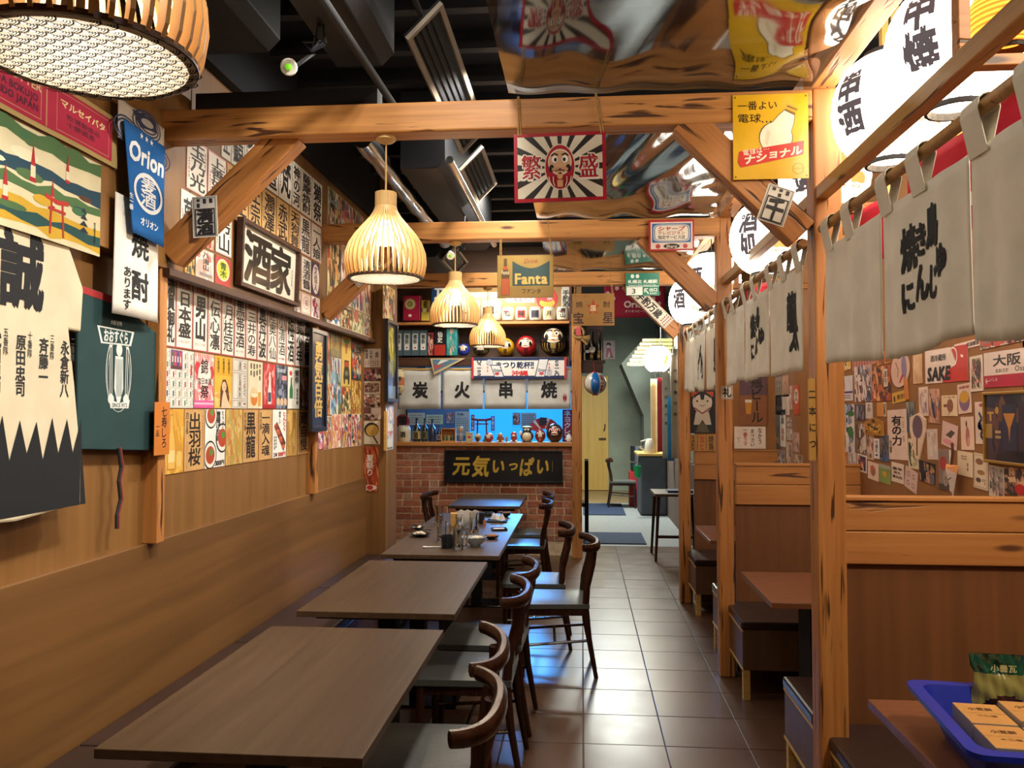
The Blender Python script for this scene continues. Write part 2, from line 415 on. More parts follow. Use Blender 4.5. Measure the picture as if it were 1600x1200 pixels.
light('kitchen_lamp', 'AREA', (-1.0, 9.5*K, 3.1), 40, (.8, .9, 1), .8)
light('shelf_lamp', 'AREA', (-.9, 8.2*K, 3.2), 30, (1, .9, .75), .5, (math.radians(25), 0, 0))

# ------------------------------------------------------------------ the setting
mb = MB(); mb.box((-3, -2, -.06), (3, 9.6*K, -.004)); fl = struct('floor', mb, 'grout')
TX, TY = .405, .404
tm = MB(); tm.box((.003, .003, -.012), (TX-.003, TY-.003, 0)); t0 = tm.build('floor_tile', 'tile', fl, bevel=.0015)
t0.location = (-4*TX-.005, 4.10*K-8*TY, 0)
y0 = 4.282*K - 6*TY
first = True
for i in range(-5, 5):
    for j in range(0, 22):
        y = y0+j*TY
        if y+TY > 9.62*K: continue
        o = t0 if first else t0.copy()
        if not first: COL.objects.link(o); o.parent = fl
        first = False
        o.location = (i*TX+.003, y, rnd.uniform(-.0006, .0006))
mb = MB(); mb.box((-1.2, 9.6*K, -.06), (3, 14.1*K, -.002)); struct('floor_2', mb, 'terrazzo')
mb = MB(); mb.box((-1.2, 14.1*K, -.06), (3, 16.6*K, .0)); struct('floor_3', mb, pm('tan_floor', '#8a7350', .35, var=.15))
mb = MB(); mb.box((-3.1, -2, 3.65), (3, 17*K, 3.75)); cl = struct('ceiling', mb, 'navy')
y = 1.2
while y < 9.2:
    mb = MB(); mb.box((-1.9, -.03, -.1), (2.0, .03, 0)); mb.build('joist', 'joist', cl, (0, y, 3.65)); y += .43
# left wall: lower proud panel, upper wall, top panel above the ledge
mb = MB(); mb.box((XL-.15, -2, 0), (XL, 6.16*K, 3.65)); wl = struct('wall_left', mb, 'ply')
mb = MB(); mb.box((XL, -2, 0), (XL+.02, 6.16*K, ZL)); mb.build('lower_panel', wood('stained_panel', '#64431f', '#7a5429', None, .55, .3, 'Y', bump=.04), wl, bevel=.003)
for a, b in ((-2, 3.2*K), (3.2*K, 5.02*K), (5.02*K, 6.16*K)):
    mb = MB(); mb.box((XL, a+.002, ZLEDGE), (XU, b-.002, 3.22)); mb.build('upper_panel', 'ply', wl, bevel=.003)
mb = MB(); mb.box((XL, -2, 3.22), (XL+.12, 6.16*K, 3.65)); mb.build('soffit', 'navy', wl)
mb = MB(); mb.box((0, -.02, -.016), (6.16*K-3.0*K, .02, .016))
o = struct('trim_1', mb, 'darktrim', bevel=.003); o.matrix_world = along((XU+.005, 3.0*K, ZLEDGE-.014), (XU+.005, 6.16*K, ZLEDGE-.014))
mb = MB(); mb.box((XL-.15, 6.16*K, 0), (XP, 6.52*K, 3.65)); wp = struct('wall_pillar', mb, 'ply')
mb = MB(); mb.box((-2.45, 6.4*K, 0), (-2.3, 10.6*K, 3.65)); struct('wall_recess', mb, 'ply')
mb = MB(); mb.box((-2.3, 6.4*K, 0), (XL-.15, 6.5*K, 3.65)); struct('wall_return', mb, 'ply')
mb = MB(); mb.box((-3, -2.1, 0), (3, -2, 3.65)); struct('wall_south', mb, 'ply')
# brick wall under the counter, brick by brick
mb = MB(); mb.box((-2.3, YBR, 0), (-.02, YBR+.12, 1.255)); wb = struct('wall_brick', mb, 'mortar')
bh, bw, jt = .0645, .195, .013
def brick_mesh(w):
    m = MB(); m.box((0, -.006, 0), (w, .02, bh)); return m
protos = {}
nb = 0; r = random.Random(3)
for row in range(2, 16):
    x = -2.19 - (0 if row % 2 else bw/2); z = row*(bh+jt)+.012; short = row in (3, 6, 8, 10, 13)
    while x < -.06:
        w = bw*(.47 if (short and r.random() < .75) or r.random() < .12 else 1.0); w = min(w, -.03-x)
        if w > .04:
            k = round(w, 2)
            if k not in protos: o = brick_mesh(k).build('brick', 'brick', wb, bevel=.004); protos[k] = o
            else: o = protos[k].copy(); COL.objects.link(o); o.parent = wb
            o.location = (x, YBR-.004+r.uniform(-.003, .003), z); nb += 1
        x += w+jt
# wall above kitchen opening, kitchen box
mb = MB(); mb.box((-2.3, YBR+.35, 2.2), (.0, YBR+.42, 3.65)); struct('wall_back', mb, wood('shelf_backing', '#4A3527', '#5a4030', None, .6, .5, 'X', bump=.03))
mb = MB(); mb.box((-2.3, 11.2*K, 0), (.0, 11.3*K, 3.65)); struct('wall_kitchen', mb, pm('kitchen_wall', '#9fb4c6', .6))
mb = MB(); mb.box((-.06, YD+.12, 0), (.0, 11.2*K, 3.65)); struct('wall_kitchen_side', mb, 'ply')
# booths: outer wall
mb = MB(); mb.box((XB, YA+.12*K, 0), (XB+.1, 9.0*K, 3.65)); wr = struct('wall_right', mb, 'board')
mb = MB(); mb.box((2.35, -2, 0), (2.45, YA+.17*K, 3.65)); struct('wall_right_near', mb, 'board')
mb = MB(); mb.box((XB, YA+.17*K, 0), (2.45, YA+.25*K, 3.65)); struct('wall_right_step', mb, 'board')
# passage
mb = MB(); mb.box((-1.2, 16.3*K, 0), (3, 16.5*K, 3.65)); struct('wall_north', mb, 'concrete')
mb = MB(); mb.box((1.55, 9.0*K, 0), (1.65, 16.3*K, 3.65)); struct('wall_passage', mb, pm('grey_passage_wall', '#6d7068', .8, var=.15, scale=3))
mb = MB(); mb.box((XB+.1, 8.9*K, 0), (1.5, 9.0*K, 3.65)); struct('wall_booth_end', mb, 'board')

# ------------------------------------------------------------------ timber frame
def post(label, x0, y0, w, d, z0, z1, group='timber posts'):
    L = z1-z0; mb = MB()
    mb.box((0, -w/2, -d/2), (L, w/2, d/2)); o = mb.build('timber_post', 'post', bevel=.008)
    o.matrix_world = along((x0+w/2, y0+d/2, z0), (x0+w/2, y0+d/2, z1), (0, 1, 0)); tag(o, label, 'post', group); return o
post('split timber post beside the near grey door curtain', XR, YA, .105, .11, 0, 2.89)
post('split timber post between the nearest and middle booths along the aisle, second of the row', XR-.025, YB, .095, .10, 0, 2.89)
post('split timber post at the far end of the booth row', XR-.035, YC, .095, .10, 0, 2.89)
post('cracked timber post at the right end of the brick counter', -.11, YD-.08, .11, .11, 0, 2.77)
for (px, X, z0, z1, w, lab) in ((238, XL+.025, ZL, 2.9, .075, 'narrow knotty stud on the ledge beside the green apron'), (487, XL+.02, ZL, 2.9, .065, 'narrow pale stud on the ledge under the black plaque')):
    p = atX(px, 790, X); bar_o = bar('wall_stud', (p.x, p.y, z0), (p.x, p.y, z1), w, .06, 'post', None, (0, 1, 0)); tag(bar_o, lab, 'stud')
def beam(y, ya, x0, x1, label, z0=2.77, z1=2.89):
    o = bar('timber_beam', (x0, ya, (z0+z1)/2), (x1, y, (z0+z1)/2), .11, z1-z0, 'beam', None, bevel=.008); return tag(o, label, 'beam', 'cross beams')
beam(YA+.055, 3.02*K, XU-.04, XR, 'nearest cross beam, carrying the red framed sign', 2.765, 2.885)
beam(YB+.05, 4.95*K, XU-.04, XR, 'middle cross beam, carrying the yellow soda sign')
beam(YC+.05, 6.78*K, XP-.15, XR, 'farthest cross beam, in front of the shelves')
BR = {}
def brace(p0, p1, label, th=.09, roll=(0, -1, 0)):
    o = BR[label.split(' the ')[1][:4]+label.split()[-3]] = bar('timber_brace', p0, p1, .122, th, 'post', None, roll, bevel=.006); return tag(o, label, 'brace', 'corner braces')
for (yl, yr, nm) in ((3.0*K+.05, YA+.05, 'nearest'), (4.95*K, YB+.05, 'middle'), (None, YC+.05, 'farthest')):
    if yl: brace((XU+.0, yl, 2.30), (XU+.52, yl, 2.80), f'corner brace from the left wall ledge up to the {nm} cross beam')
    brace((XR-.035, yr, 2.335), (XR-.48, yr, 2.79), f'corner brace from the booth post up to the {nm} cross beam')
def rail(x, y0, y1, z, wy, wz, label, mat='rail'):
    o = bar('timber_rail', (x, y0, z), (x, y1, z), wy, wz, mat); return tag(o, label, 'rail')
for (a, b, nm, nm2) in ((.9*K, YA, 'near', 'nearest'), (YA+.11, YB, 'middle', 'middle'), (YB+.1, YC, 'far', 'farthest')):
    rail(XR+.03, a, b, 2.485, .045, .05, f'slim brown rail above the {nm} grey curtain')
    rail(XR+.04, a, b, 2.94, .09, .10, f'square top rail over the {nm2} booth front', 'post')
# dividers between booths: two planks, a brown plywood back, a lattice above
def divider(y, x1, nm, tops=True):
    t = thing('booth_divider', f'wooden {nm} booth divider with two planks over brown plywood', 'divider', (XR+.105, y, 0), 0, 'booth dividers')
    w = x1-XR-.105
    for k, (z0, z1) in enumerate(((1.19, 1.31), (1.06, 1.187))):
        mb = MB(); mb.box((0, -.025, -(z1-z0)/2), (w, .035, (z1-z0)/2)); mb.build('plank', 'plank', t, (0, 0, (z0+z1)/2), bevel=.004)
    mb = MB(); mb.box((0, 0, 0), (w, .02, 1.06)); mb.build('back_panel', 'ply_dark', t)
    mb = MB(); mb.box((0, -.035, -.008), (w, .05, .006)); mb.build('ledge', 'plank', t, (0, 0, 1.316), bevel=.002)
    return t
def lattice(y, nm, x1):
    t = thing('lantern_lattice', f'yellow wooden lattice frame holding lanterns above the {nm} divider', 'lattice', (XR+.105, y+.02, 2.44), 0, 'lantern lattices')
    w = x1-XR-.105
    for z in (.03, .33, .82):
        mb = MB(); mb.box((0, -.02, -.02), (w, .02, .02)); mb.build('rail', 'post' if z < .1 else 'pale', t, (0, 0, z))
    for x in (.02, .235, .52, w-.02):
        mb = MB(); mb.box((0, -.015, -.0175), (.84, .015, .0175)); o = mb.build('upright', 'post' if x < .1 else 'pale', t); o.matrix_local = along((x, 0, 0), (x, 0, .84), (0, 1, 0))
divider(3.14*K, XB, 'nearest'); divider(YB+.14, XB, 'middle'); divider(YC+.12, XB-.06, 'far')
lattice(3.14*K, 'nearest', XB); lattice(YB+.14, 'middle', XB); lattice(YC+.12, 'far', XB)

# ------------------------------------------------------------------ helpers that read a place off the photograph
def lw(x0, x1, yt, yb, X=XL, off=.003):
    a = atX(x0, yb, X); b = atX(x0, yt, X); c = atX(x1, (yt+yb)/2, X)
    return frame_mat((X+off, a.y, a.z), (0,1,0), (0,0,1)), c.y-a.y, b.z-a.z
def rw(x0, x1, yt, yb, X=XB, off=.003):
    a = atX(x0, yb, X); b = atX(x0, yt, X); c = atX(x1, (yt+yb)/2, X)
    return frame_mat((X-off, a.y, a.z), (0,-1,0), (0,0,1)), a.y-c.y, b.z-a.z
def fr(x0, x1, yt, yb, Y, tilt=0):
    a = atY(x0, yb, Y); b = atY(x0, yt, Y); c = atY(x1, yb, Y)
    return frame_mat(a, (math.cos(tilt),0,math.sin(tilt)), (-math.sin(tilt),0,math.cos(tilt))), c.x-a.x, b.z-a.z

# ------------------------------------------------------------------ slatted pendant lamps
M['bulb'] = pm('glowing_bulb', '#fff4e0', .4, emit='#FFEBCB', es=215)
def cloth_mat():
    m, t, b = nodes('lamp_bottom_cloth'); a = N(t, 'ShaderNodeVertexColor'); a.layer_name = 'ink'
    t.links.new(a.outputs[0], b.inputs['Base Color']); b.inputs['Roughness'].default_value = .9
    tr = N(t, 'ShaderNodeBsdfTranslucent'); mx = N(t, 'ShaderNodeMixShader'); mx.inputs[0].default_value = .32
    t.links.new(a.outputs[0], tr.inputs[0])
    t.links.new(b.outputs[0], mx.inputs[1]); t.links.new(tr.outputs[0], mx.inputs[2]); t.links.new(mx.outputs[0], t.nodes['Material Output'].inputs[0]); return m
M['lamp_cloth'] = cloth_mat()
PROF = [(.150,0),(.159,.02),(.165,.06),(.162,.10),(.148,.14),(.122,.18),(.092,.215),(.066,.245),(.05,.27),(.043,.29)]
def pendant(x, y, zb, ztop, label):
    t = thing('pendant_lamp', label, 'lamp', (x, y, zb), 0, 'slatted pendant lamps')
    mb = MB(); vs = []; k = len(PROF)
    for r, z in PROF:
        ri = max(.03, r-.017); vs += [(r,-.0035,z),(r,.0035,z),(ri,.0035,z),(ri,-.0035,z)]
    mb.add(vs, [(i*4+j, i*4+(j+1) % 4, i*4+4+(j+1) % 4, i*4+4+j) for i in range(k-1) for j in range(4)] + [(3,2,1,0), tuple((k-1)*4+j for j in range(4))])
    s0 = mb.build('slat', 'slat', t)
    for i in range(1, 40):
        s = s0.copy(); COL.objects.link(s); s.parent = t; s.rotation_euler = (0, 0, 2*PI*i/40)
    mb = MB()
    for i in range(40):
        a = 2*PI*i/40; mb.cbox((math.cos(a)*.034, math.sin(a)*.034, .317), (.018, .0058, .062), rot=Matrix.Rotation(a, 3, 'Z'))
    mb.lathe([(.03, .286), (.03, .346), (.006, .347)], 20); mb.build('neck', 'slat', t)
    mb = MB(); mb.lathe([(.135, -.002), (.151, -.002), (.151, .007), (.135, .007), (.135, -.002)], 40, cap=False); mb.build('bottom_ring', 'darktrim', t, smooth=True)
    p = P(); p.ell(0, 0, .149, .149, '#EFEDE2', -1, 40)
    # wave-scale pattern, rows of arcs
    sc = .0175; row = 0; v = -.15
    while v < .15:
        u = -.15 + (sc if row % 2 else 0)
        while u < .15:
            if math.hypot(u, v) < .142:
                for q, rr in enumerate((.95, .72, .5, .28)):
                    n = 7; R_ = sc*rr
                    p.line([(u+R_*math.cos(PI*i/n), v+R_*math.sin(PI*i/n)) for i in range(n+1)], .0026 if q == 0 else .0015, '#22252f', -2)
            u += 2*sc
        v += sc*.62; row += 1
    for f in range(len(p.f)): p.f[f] = p.f[f][::-1]
    p.build('bottom_cloth', 'lamp_cloth', t, (0, 0, -.003))
    mb = MB(); mb.lathe([(1e-5,.13),(.022,.135),(.034,.155),(.036,.172),(.028,.195),(.016,.22),(.014,.235)], 16); mb.build('bulb', 'bulb', t, smooth='all')
    mb = MB(); mb.cyl((0,0,.235), (0,0,.29), .015, n=12); mb.build('lamp_holder', 'white', t)
    mb = MB(); mb.cyl((0,0,.34), (0,0,ztop-zb), .0035, n=6); mb.build('cord', 'pale', t)
    mb = MB(); mb.lathe([(.038,ztop-zb),(.041,ztop-zb-.012),(.03,ztop-zb-.022),(.006,ztop-zb-.025)], 18); mb.build('canopy', 'slat', t, smooth=True)
    return t
p0 = pendant(-.785, 3.02*K, 2.19, 2.765, 'lit slatted wooden pendant lamp hung from the nearest cross beam')
for (px, py, Y, zt, lab) in ((138, 92, 1.05*K, 2.765, 'biggest lit slatted pendant lamp, hanging closest with a wave-pattern cloth underneath'),
                        (711, 508, 4.97*K, 2.77, 'lit slatted pendant lamp hung from the middle cross beam'),
                        (762, 541, 6.83*K, 2.77, 'smallest-looking lit slatted pendant lamp, hung before the shelves')):
    q = atY(px, py, Y); r = dup(p0, q, .1*Y, lab)
    for c in r.children:
        if c.name.startswith(('cord', 'canopy')):
            c.data = c.data.copy(); dz = (zt-q.z)-(2.765-2.19)
            for v in c.data.vertices:
                if v.co.z > .45: v.co.z += dz
bar_o = bar('timber_beam', (XU-.04, 1.05*K, 2.825), (XR, 1.05*K, 2.825), .11, .12, 'beam', None, bevel=.008); tag(bar_o, 'cross beam overhead that carries the closest pendant lamp', 'beam', 'cross beams')

# ------------------------------------------------------------------ mirror film ceilings over the aisle
def film_mat():
    m, t, b = nodes('mirror_film'); b.inputs['Metallic'].default_value = 1; b.inputs['Roughness'].default_value = .07
    b.inputs['Base Color'].default_value = lin('#a3a6a8')
    tr = N(t, 'ShaderNodeBsdfTransparent'); mx = N(t, 'ShaderNodeMixShader'); mx.inputs[0].default_value = .25
    t.links.new(b.outputs[0], mx.inputs[1]); t.links.new(tr.outputs[0], mx.inputs[2]); t.links.new(mx.outputs[0], t.nodes['Material Output'].inputs[0])
    return m
M['film'] = film_mat()
def film(y0, y1, label, seed):
    r = random.Random(seed); ws = [(r.uniform(6, 24), r.uniform(1, 7), r.uniform(0, 6), r.uniform(.0012, .003)) for _ in range(7)]
    def f(u, v):
        x = -.285+u*(XR+.285); y = y0+v*(y1-y0)
        z = 2.905 + sum(a*math.sin(kx*x+ky*y+ph) for kx, ky, ph, a in ws) + .012*math.exp(-u*14) - .02*math.sin(PI*v)*(1-u)
        z += .05*max(0, u-.72)**1.3*math.sin(18*y+9*u+seed)
        return (x, y, z)
    mb = MB(); mb.grid(f, 70, 60); o = mb.build('mirror_film', 'film', smooth='all'); tag(o, label, 'film', 'mirror film ceiling sheets')
film(.6*K, YA+.02, 'rippled mirror film stretched overhead in front of the nearest beam', 2)
film(YA+.13, YB+.02, 'rippled mirror film stretched between the nearest and middle beams', 5)
film(YB+.12, YC+.02, 'rippled mirror film stretched between the middle and farthest beams', 9)

# ------------------------------------------------------------------ hanging and fixed signs
def cord_pair(o, pts, parent):
    for p0_, p1_ in pts:
        mb = MB(); d = .004
        mb.tube([p0_, p1_], .0028, 6); mb.tube([(p0_[0]+.01, p0_[1], p0_[2]), (p1_[0]+d, p1_[1], p1_[2])], .0024, 6); mb.build('string', 'string', parent)
def sign_daruma(p, w, h):
    R_ = '#A8182A'; p.q(0, 0, w, h, R_, .6); b = .014; p.q(b, b, w-b, h-b, '#DDD3BE', 1); cx, cy = w/2, h*.5
    for i in range(16):
        a = PI/2 + i*2*PI/16; da = .075; pts = [(cx, cy)]
        for s in (-da, da):
            c, n = math.cos(a+s), math.sin(a+s); k = min((w/2-b)/abs(c) if abs(c) > 1e-6 else 9, (h/2-b)/abs(n) if abs(n) > 1e-6 else 9); pts.append((cx+c*k, cy+n*k))
        p.poly(pts, '#2B2728', 1.5)
    p.ell(cx, cy, w*.168, h*.335, '#ddd3be', 1.8, 28); p.ell(cx, cy, w*.158, h*.32, R_, 2, 28)
    p.ell(cx, cy+h*.07, w*.128, h*.19, '#F2E6D2', 2.5, 28); p.ell(cx, cy+h*.07, w*.118, h*.172, '#D7A982', 3, 28)
    for s in (-1, 1):
        p.ell(cx+s*w*.055, cy+h*.11, w*.032, h*.05, '#fff', 3.5); p.ell(cx+s*w*.048, cy+h*.105, w*.016, h*.03, '#1a1416', 4)
        p.line([(cx+s*w*.02, cy+h*.17), (cx+s*w*.06, cy+h*.195), (cx+s*w*.095, cy+h*.16)], h*.022, '#2a1c1a', 4)
        p.ell(cx+s*w*.09, cy-h*.02, w*.028, h*.055, '#241c1c', 4); p.ell(cx+s*w*.04, cy-h*.035, w*.05, h*.035, '#C99A78', 4.3)
        for k in range(4):
            p.line([(cx+s*w*(.05+.024*k), cy-h*.14), (cx+s*w*(.055+.018*k), cy-h*.22), (cx+s*w*(.045+.012*k), cy-h*.28)], w*.009, '#F0DFCB' if k % 2 else '#6d0d18', 3)
    p.line([(cx-w*.05, cy-h*.055), (cx, cy-h*.045), (cx+w*.05, cy-h*.055)], h*.014, '#3a1a16', 4.6)
    p.ell(cx, cy-h*.13, w*.03, h*.05, '#D8A878', 3); p.q(cx-w*.03, cy-h*.29, cx+w*.03, cy-h*.19, '#D8A878', 3)
    for c, x in (('繁', w*.19), ('盛', w*.81)):
        p.ch(c, x, cy, w*.235, h*.40, '#efe6d4', 2.6, .075); p.ch(c, x, cy, w*.225, h*.38, '#AE1B2C', 3, .04)
def hung(px0, px1, yt, yb, Y, ztop, draw, label, col, name='hanging_sign', tilt=0, th=.006, cat='sign', ws=(.05, .95)):
    m, w, h = fr(px0, px1, yt, yb, Y, tilt); o = sheet(name, w, h, col, m, label, cat, draw, th=th, material='gloss')
    y = (ztop-m.translation.z)
    cord_pair(o, [((w*ws[0], h-.008, .001), (w*ws[0], y, .004)), ((w*ws[1], h-.008, .001), (w*ws[1]-.02, y, .004))], o); return o
hung(804, 948, 210, 317, YA-.012, 2.886, sign_daruma, 'red framed sign with a round red doll and black rays, hung from the nearest beam', '#A8182A', tilt=.012)
def sign_bulb(p, w, h):
    Y_ = '#E0B01C'; p.q(0, 0, w, h, Y_, .6)
    p.ht('一番よい', w*.06, w*.60, h*.87, w*.13, '#211a12', 1, .015); p.ht('電球…', w*.06, w*.52, h*.72, w*.13, '#211a12', 1, .015)
    a = -.5; c, s = math.cos(a), math.sin(a); R_ = lambda x, y: (w*.58+(x*c-y*s)*w, h*.5+(x*s+y*c)*w)
    o = [(.215*math.cos(t), .215*math.sin(t)-.02) for t in [PI*.28-2*PI*.0 + (-1)*i*(PI*1.56)/18 for i in range(19)]] 
    o = o + [(-.115, .26), (-.075, .36), (.075, .36), (.115, .26)]
    p.poly([R_(x*1.06, y*1.03) for x, y in o], '#4a3a1c', 1.2); p.poly([R_(x, y) for x, y in o], '#F1E6CC', 1.6)
    for k in range(4): p.line([R_(-.075, .375+.028*k), R_(.075, .385+.028*k)], w*.022, '#D9A83A' if k % 2 else '#8a6420', 2)
    p.poly([R_(-.16, .02), R_(-.10, -.15), R_(-.05, -.17), R_(-.1, .02)], '#E3D2AE', 2)
    q = .17; p.poly([(w*.06, h*.20), (w*.08, h*.33), (w*.94, h*.44), (w*.93, h*.28), (w*.1, h*.14)], '#D0342A', 2.5)
    for i, ch in enumerate('ナショナル'): p.ch(ch, w*(.22+.155*i), h*(.235+.0225*i), w*.16, h*.115, '#F5E9D2', 3, .06, .12, .2)
    for i, ch in enumerate('電球は…'): p.ch(ch, w*(.17+.09*i), h*(.315+.012*i), w*.085, w*.085, '#F5E9D2', 3, .015, .12)
    p.ring(w*.86, h*.115, w*.075, w*.075, w*.008, '#7a5c18', 1); p.ht('すみさき', w*.80, w*.92, h*.115, w*.035, '#5a4414', 1, 0)
    for x in (.03, .97):
        for y in (.03, .97): p.ell(w*x, h*y, w*.014, w*.014, '#7a5a1a', 1, 8)
m, w, h = fr(1146, 1264, 149, 281, YA-.006)
sheet('enamel_sign', w, h, '#E0B01C', m, 'yellow enamel sign with a white light bulb and red strip, on the nearest beam', 'sign', sign_bulb, th=.005, material='gloss')
def sign_tv(p, w, h):
    p.q(0, 0, w, h, '#B9282F', .6); p.q(w*.04, h*.05, w*.96, h*.93, '#EAD9CF', 1); p.q(w*.07, h*.26, w*.93, h*.88, '#3F6FA8', 1.5)
    for rx, ry, c, l in ((.40, .28, '#F1EBDC', 2), (.385, .262, '#3F6FA8', 2.4), (.365, .245, '#F3EBDC', 2.8)):
        pts = []
        for i in range(32):
            t = 2*PI*i/32; cs, sn = math.cos(t), math.sin(t); pts.append((w*.5+w*rx*abs(cs)**.35*(1 if cs > 0 else -1), h*.57+h*ry*abs(sn)**.4*(1 if sn > 0 else -1)))
        p.poly(pts, c, l)
    p.ht('シャープ', w*.2, w*.8, h*.71, h*.17, '#C0392F', 3.2, .05, .2); p.ht('テレビジョン', w*.2, w*.8, h*.57, h*.13, '#C0392F', 3.2, .03); p.ht('指定サービス店', w*.2, w*.8, h*.43, h*.13, '#2a2320', 3.2, .03)
    p.ell(w*.2, h*.14, h*.075, h*.075, '#C5423F', 2); p.ell(w*.8, h*.14, h*.075, h*.075, '#C5423F', 2); p.ell(w*.5, h*.14, w*.18, h*.085, '#26211f', 2); p.ht('Sharp', w*.38, w*.62, h*.14, h*.11, '#e8ddcc', 2.5, .03, .3)
m, w, h = fr(1014, 1085, 344, 392, YB-.045)
sheet('enamel_sign', w, h, '#B9282F', m, 'red and blue enamel sign shaped like a television screen, on the middle beam', 'sign', sign_tv, th=.03, material='gloss')
def sign_soda(p, w, h):
    p.q(0, 0, w, h, '#8A6A38', .6); p.q(w*.015, h*.02, w*.985, h*.98, '#A5843A', 1); p.q(w*.02, h*.02, w*.98, h*.26, '#96763a', 1.2)
    top = [(w*(.27+.66*i/10), h*(.86-.0*i) - h*.17*math.sin(PI*i/10)) for i in range(11)]
    p.poly(top + [(w*.93, h*.28), (w*.27, h*.28)], '#2F4A48', 2)
    p.ht('Fanta', w*.31, w*.90, h*.45, h*.26, '#D8B25C', 3, .06); p.ht('Drink', w*.48, w*.74, h*.86, h*.11, '#A3552B', 3, .01, .3); p.ht('ファンタ', w*.43, w*.78, h*.155, h*.13, '#3d2c18', 2, .03)
    b = lambda x, y: (w*(.145+x), h*y); pr = [(.075,.06),(.08,.2),(.07,.45),(.075,.55),(.03,.72),(.028,.92)]
    p.poly([b(x, y) for x, y in pr]+[b(-x, y) for x, y in pr[::-1]], '#5d4322', 2)
    pr = [(.07,.07),(.074,.2),(.065,.45)]; p.poly([b(x, y) for x, y in pr]+[b(-x, y) for x, y in pr[::-1]], '#B0552E', 2.4); p.ht('Fanta', w*.08, w*.21, h*.6, h*.1, '#e8d9b0', 3, .02)
    p.q(w*.112, h*.66, w*.178, h*.74, '#B4532C', 2.5)
hung(777, 865, 399, 466, YB-.012, 2.89, sign_soda, 'worn yellow soda sign with a bottle on it, hung on strings from the middle beam', '#8A6A38')
def sign_wood(p, w, h):
    p.q(0, 0, w, h, '#A67C46', .6)
    st = [(w*.5+w*.17*(1 if i % 2 == 0 else .42)*math.sin(i*PI/5), h*.56+h*.27*(1 if i % 2 == 0 else .42)*math.cos(i*PI/5)) for i in range(10)]
    p.poly(st, '#B4482A', 1); p.ch('国', w*.5, h*.54, w*.14, h*.2, '#EAD9B0', 2, .04); p.ch('焼', w*.17, h*.66, w*.17, h*.2, '#3b2a20', 1, .02); p.ch('酎', w*.82, h*.66, w*.17, h*.2, '#3b2a20', 1, .02)
    p.ch('宝', w*.15, h*.24, w*.27, h*.38, '#3c3540', 1, .03); p.ch('星', w*.85, h*.24, w*.27, h*.38, '#3c3540', 1, .03); p.ht('でんじょう', w*.04, w*.4, h*.92, h*.1, '#A6402a', 1, .01)
hung(894, 960, 459, 509, YC-.012, 2.89, sign_wood, 'wooden plank sign with a red star, hung on strings from the farthest beam', '#A67C46', name='wooden_sign', th=.012)
def sign_road(p, w, h):
    G = '#1F7A66'; p.q(0, 0, w, h, G, .6); p.q(w*.02, h*.02, w*.5, h*.38, '#E9EBE4', 1); p.ht('3', w*.17, w*.3, h*.2, h*.24, '#222', 2, .02)
    p.line([(w*.56, h*.3), (w*.68, h*.08)], w*.03, '#e9ebe4', 1); p.line([(w*.66, h*.3), (w*.56, h*.3), (w*.565, h*.14)], w*.025, '#e9ebe4', 1)
    p.ht('出口', w*.7, w*.95, h*.25, h*.17, '#E9EBE4', 1, .03); p.ht('EXIT', w*.72, w*.93, h*.09, h*.07, '#E9EBE4', 1, .02)
    p.ht('札幌北 札幌駅', w*.06, w*.95, h*.62, h*.17, '#EEF0E8', 1, .04); p.ht('Sapporo Kita Sapporo Sta.', w*.08, w*.92, h*.47, h*.08, '#E9EBE4', 1, 0)
    for x in (.2, .35): p.ell(w*x, h*.86, w*.06, h*.1, '#dfe6e0', 1, 6)
    p.q(0, h*.4, w, h*.42, '#e9ebe4', 1)
m, w, h = fr(978, 1030, 427, 462, YC-.06)
sheet('direction_sign', w, h, '#1F7A66', m, 'green and white exit direction sign on the farthest beam', 'sign', sign_road, th=.005, material='gloss')
def sticker(big, top='', rows=3):
    def d(p, w, h):
        p.border(w*.06, h*.03, w*.94, h*.97, w*.02, '#3a3532', 1)
        if top: p.vt(top, w*.5, h*.95, h*.72, w*.2, '#222', 1, .02)
        else: p.fine(w*.12, h*.72, w*.88, h*.94, '#2b2724', 1, rows)
        p.border(w*.1, h*.05, w*.9, h*.70, w*.05, '#2a2626', 1.2); p.vt(big, w*.5, h*.69, h*.06, w*.62, '#1d1a1b', 2, .07)
    return d
m, w, h = fr(302, 341, 308, 372, 3.0*K-.01, .05); sheet('paper_slip', w, h, '#D8D2C6', m, 'white slip with heavy black characters stuck on the nearest left brace', 'slip', sticker('満酒', '', 3))
def on_brace(b, x, y, w, h, draw, lab, rz=0, col='#DDD6C8'):
    o = BR[b]; m = o.matrix_world if False else o.matrix_local
    mm = m @ Matrix.Translation((x, y, .0465)) @ Matrix.Rotation(rz, 4, 'Z') @ Matrix.Translation((-w/2, -h/2, 0)); sheet('paper_slip', w, h, col, mm, lab, 'slip', draw)
on_brace('leftmiddle', .40, 0, .21, .105, lambda p, w, h: (p.border(w*.03, h*.05, w*.97, h*.95, .003, '#333', 1), p.ht('酒豪', w*.1, w*.7, h*.5, h*.8, '#1d1a1b', 2, .07), p.fine(w*.76, h*.1, w*.95, h*.9, '#333', 1, 3)), 'white slip with heavy black characters slanting on the middle left brace')
on_brace('bootnearest', .15, 0, .105, .145, sticker('千', '', 3), 'white slip with one heavy black character on the nearest right brace', PI+.46)
on_brace('bootfarthest', .32, 0, .40, .115, lambda p, w, h: (p.border(w*.02, h*.04, w*.98, h*.96, .003, '#333', 1), p.ht('手酌万歳', w*.05, w*.75, h*.5, h*.72, '#1d1a1b', 2, .06), p.fine(w*.8, h*.1, w*.97, h*.9, '#8a2a22', 1, 3)), 'long white slip with black characters slanting on the farthest right brace', PI)

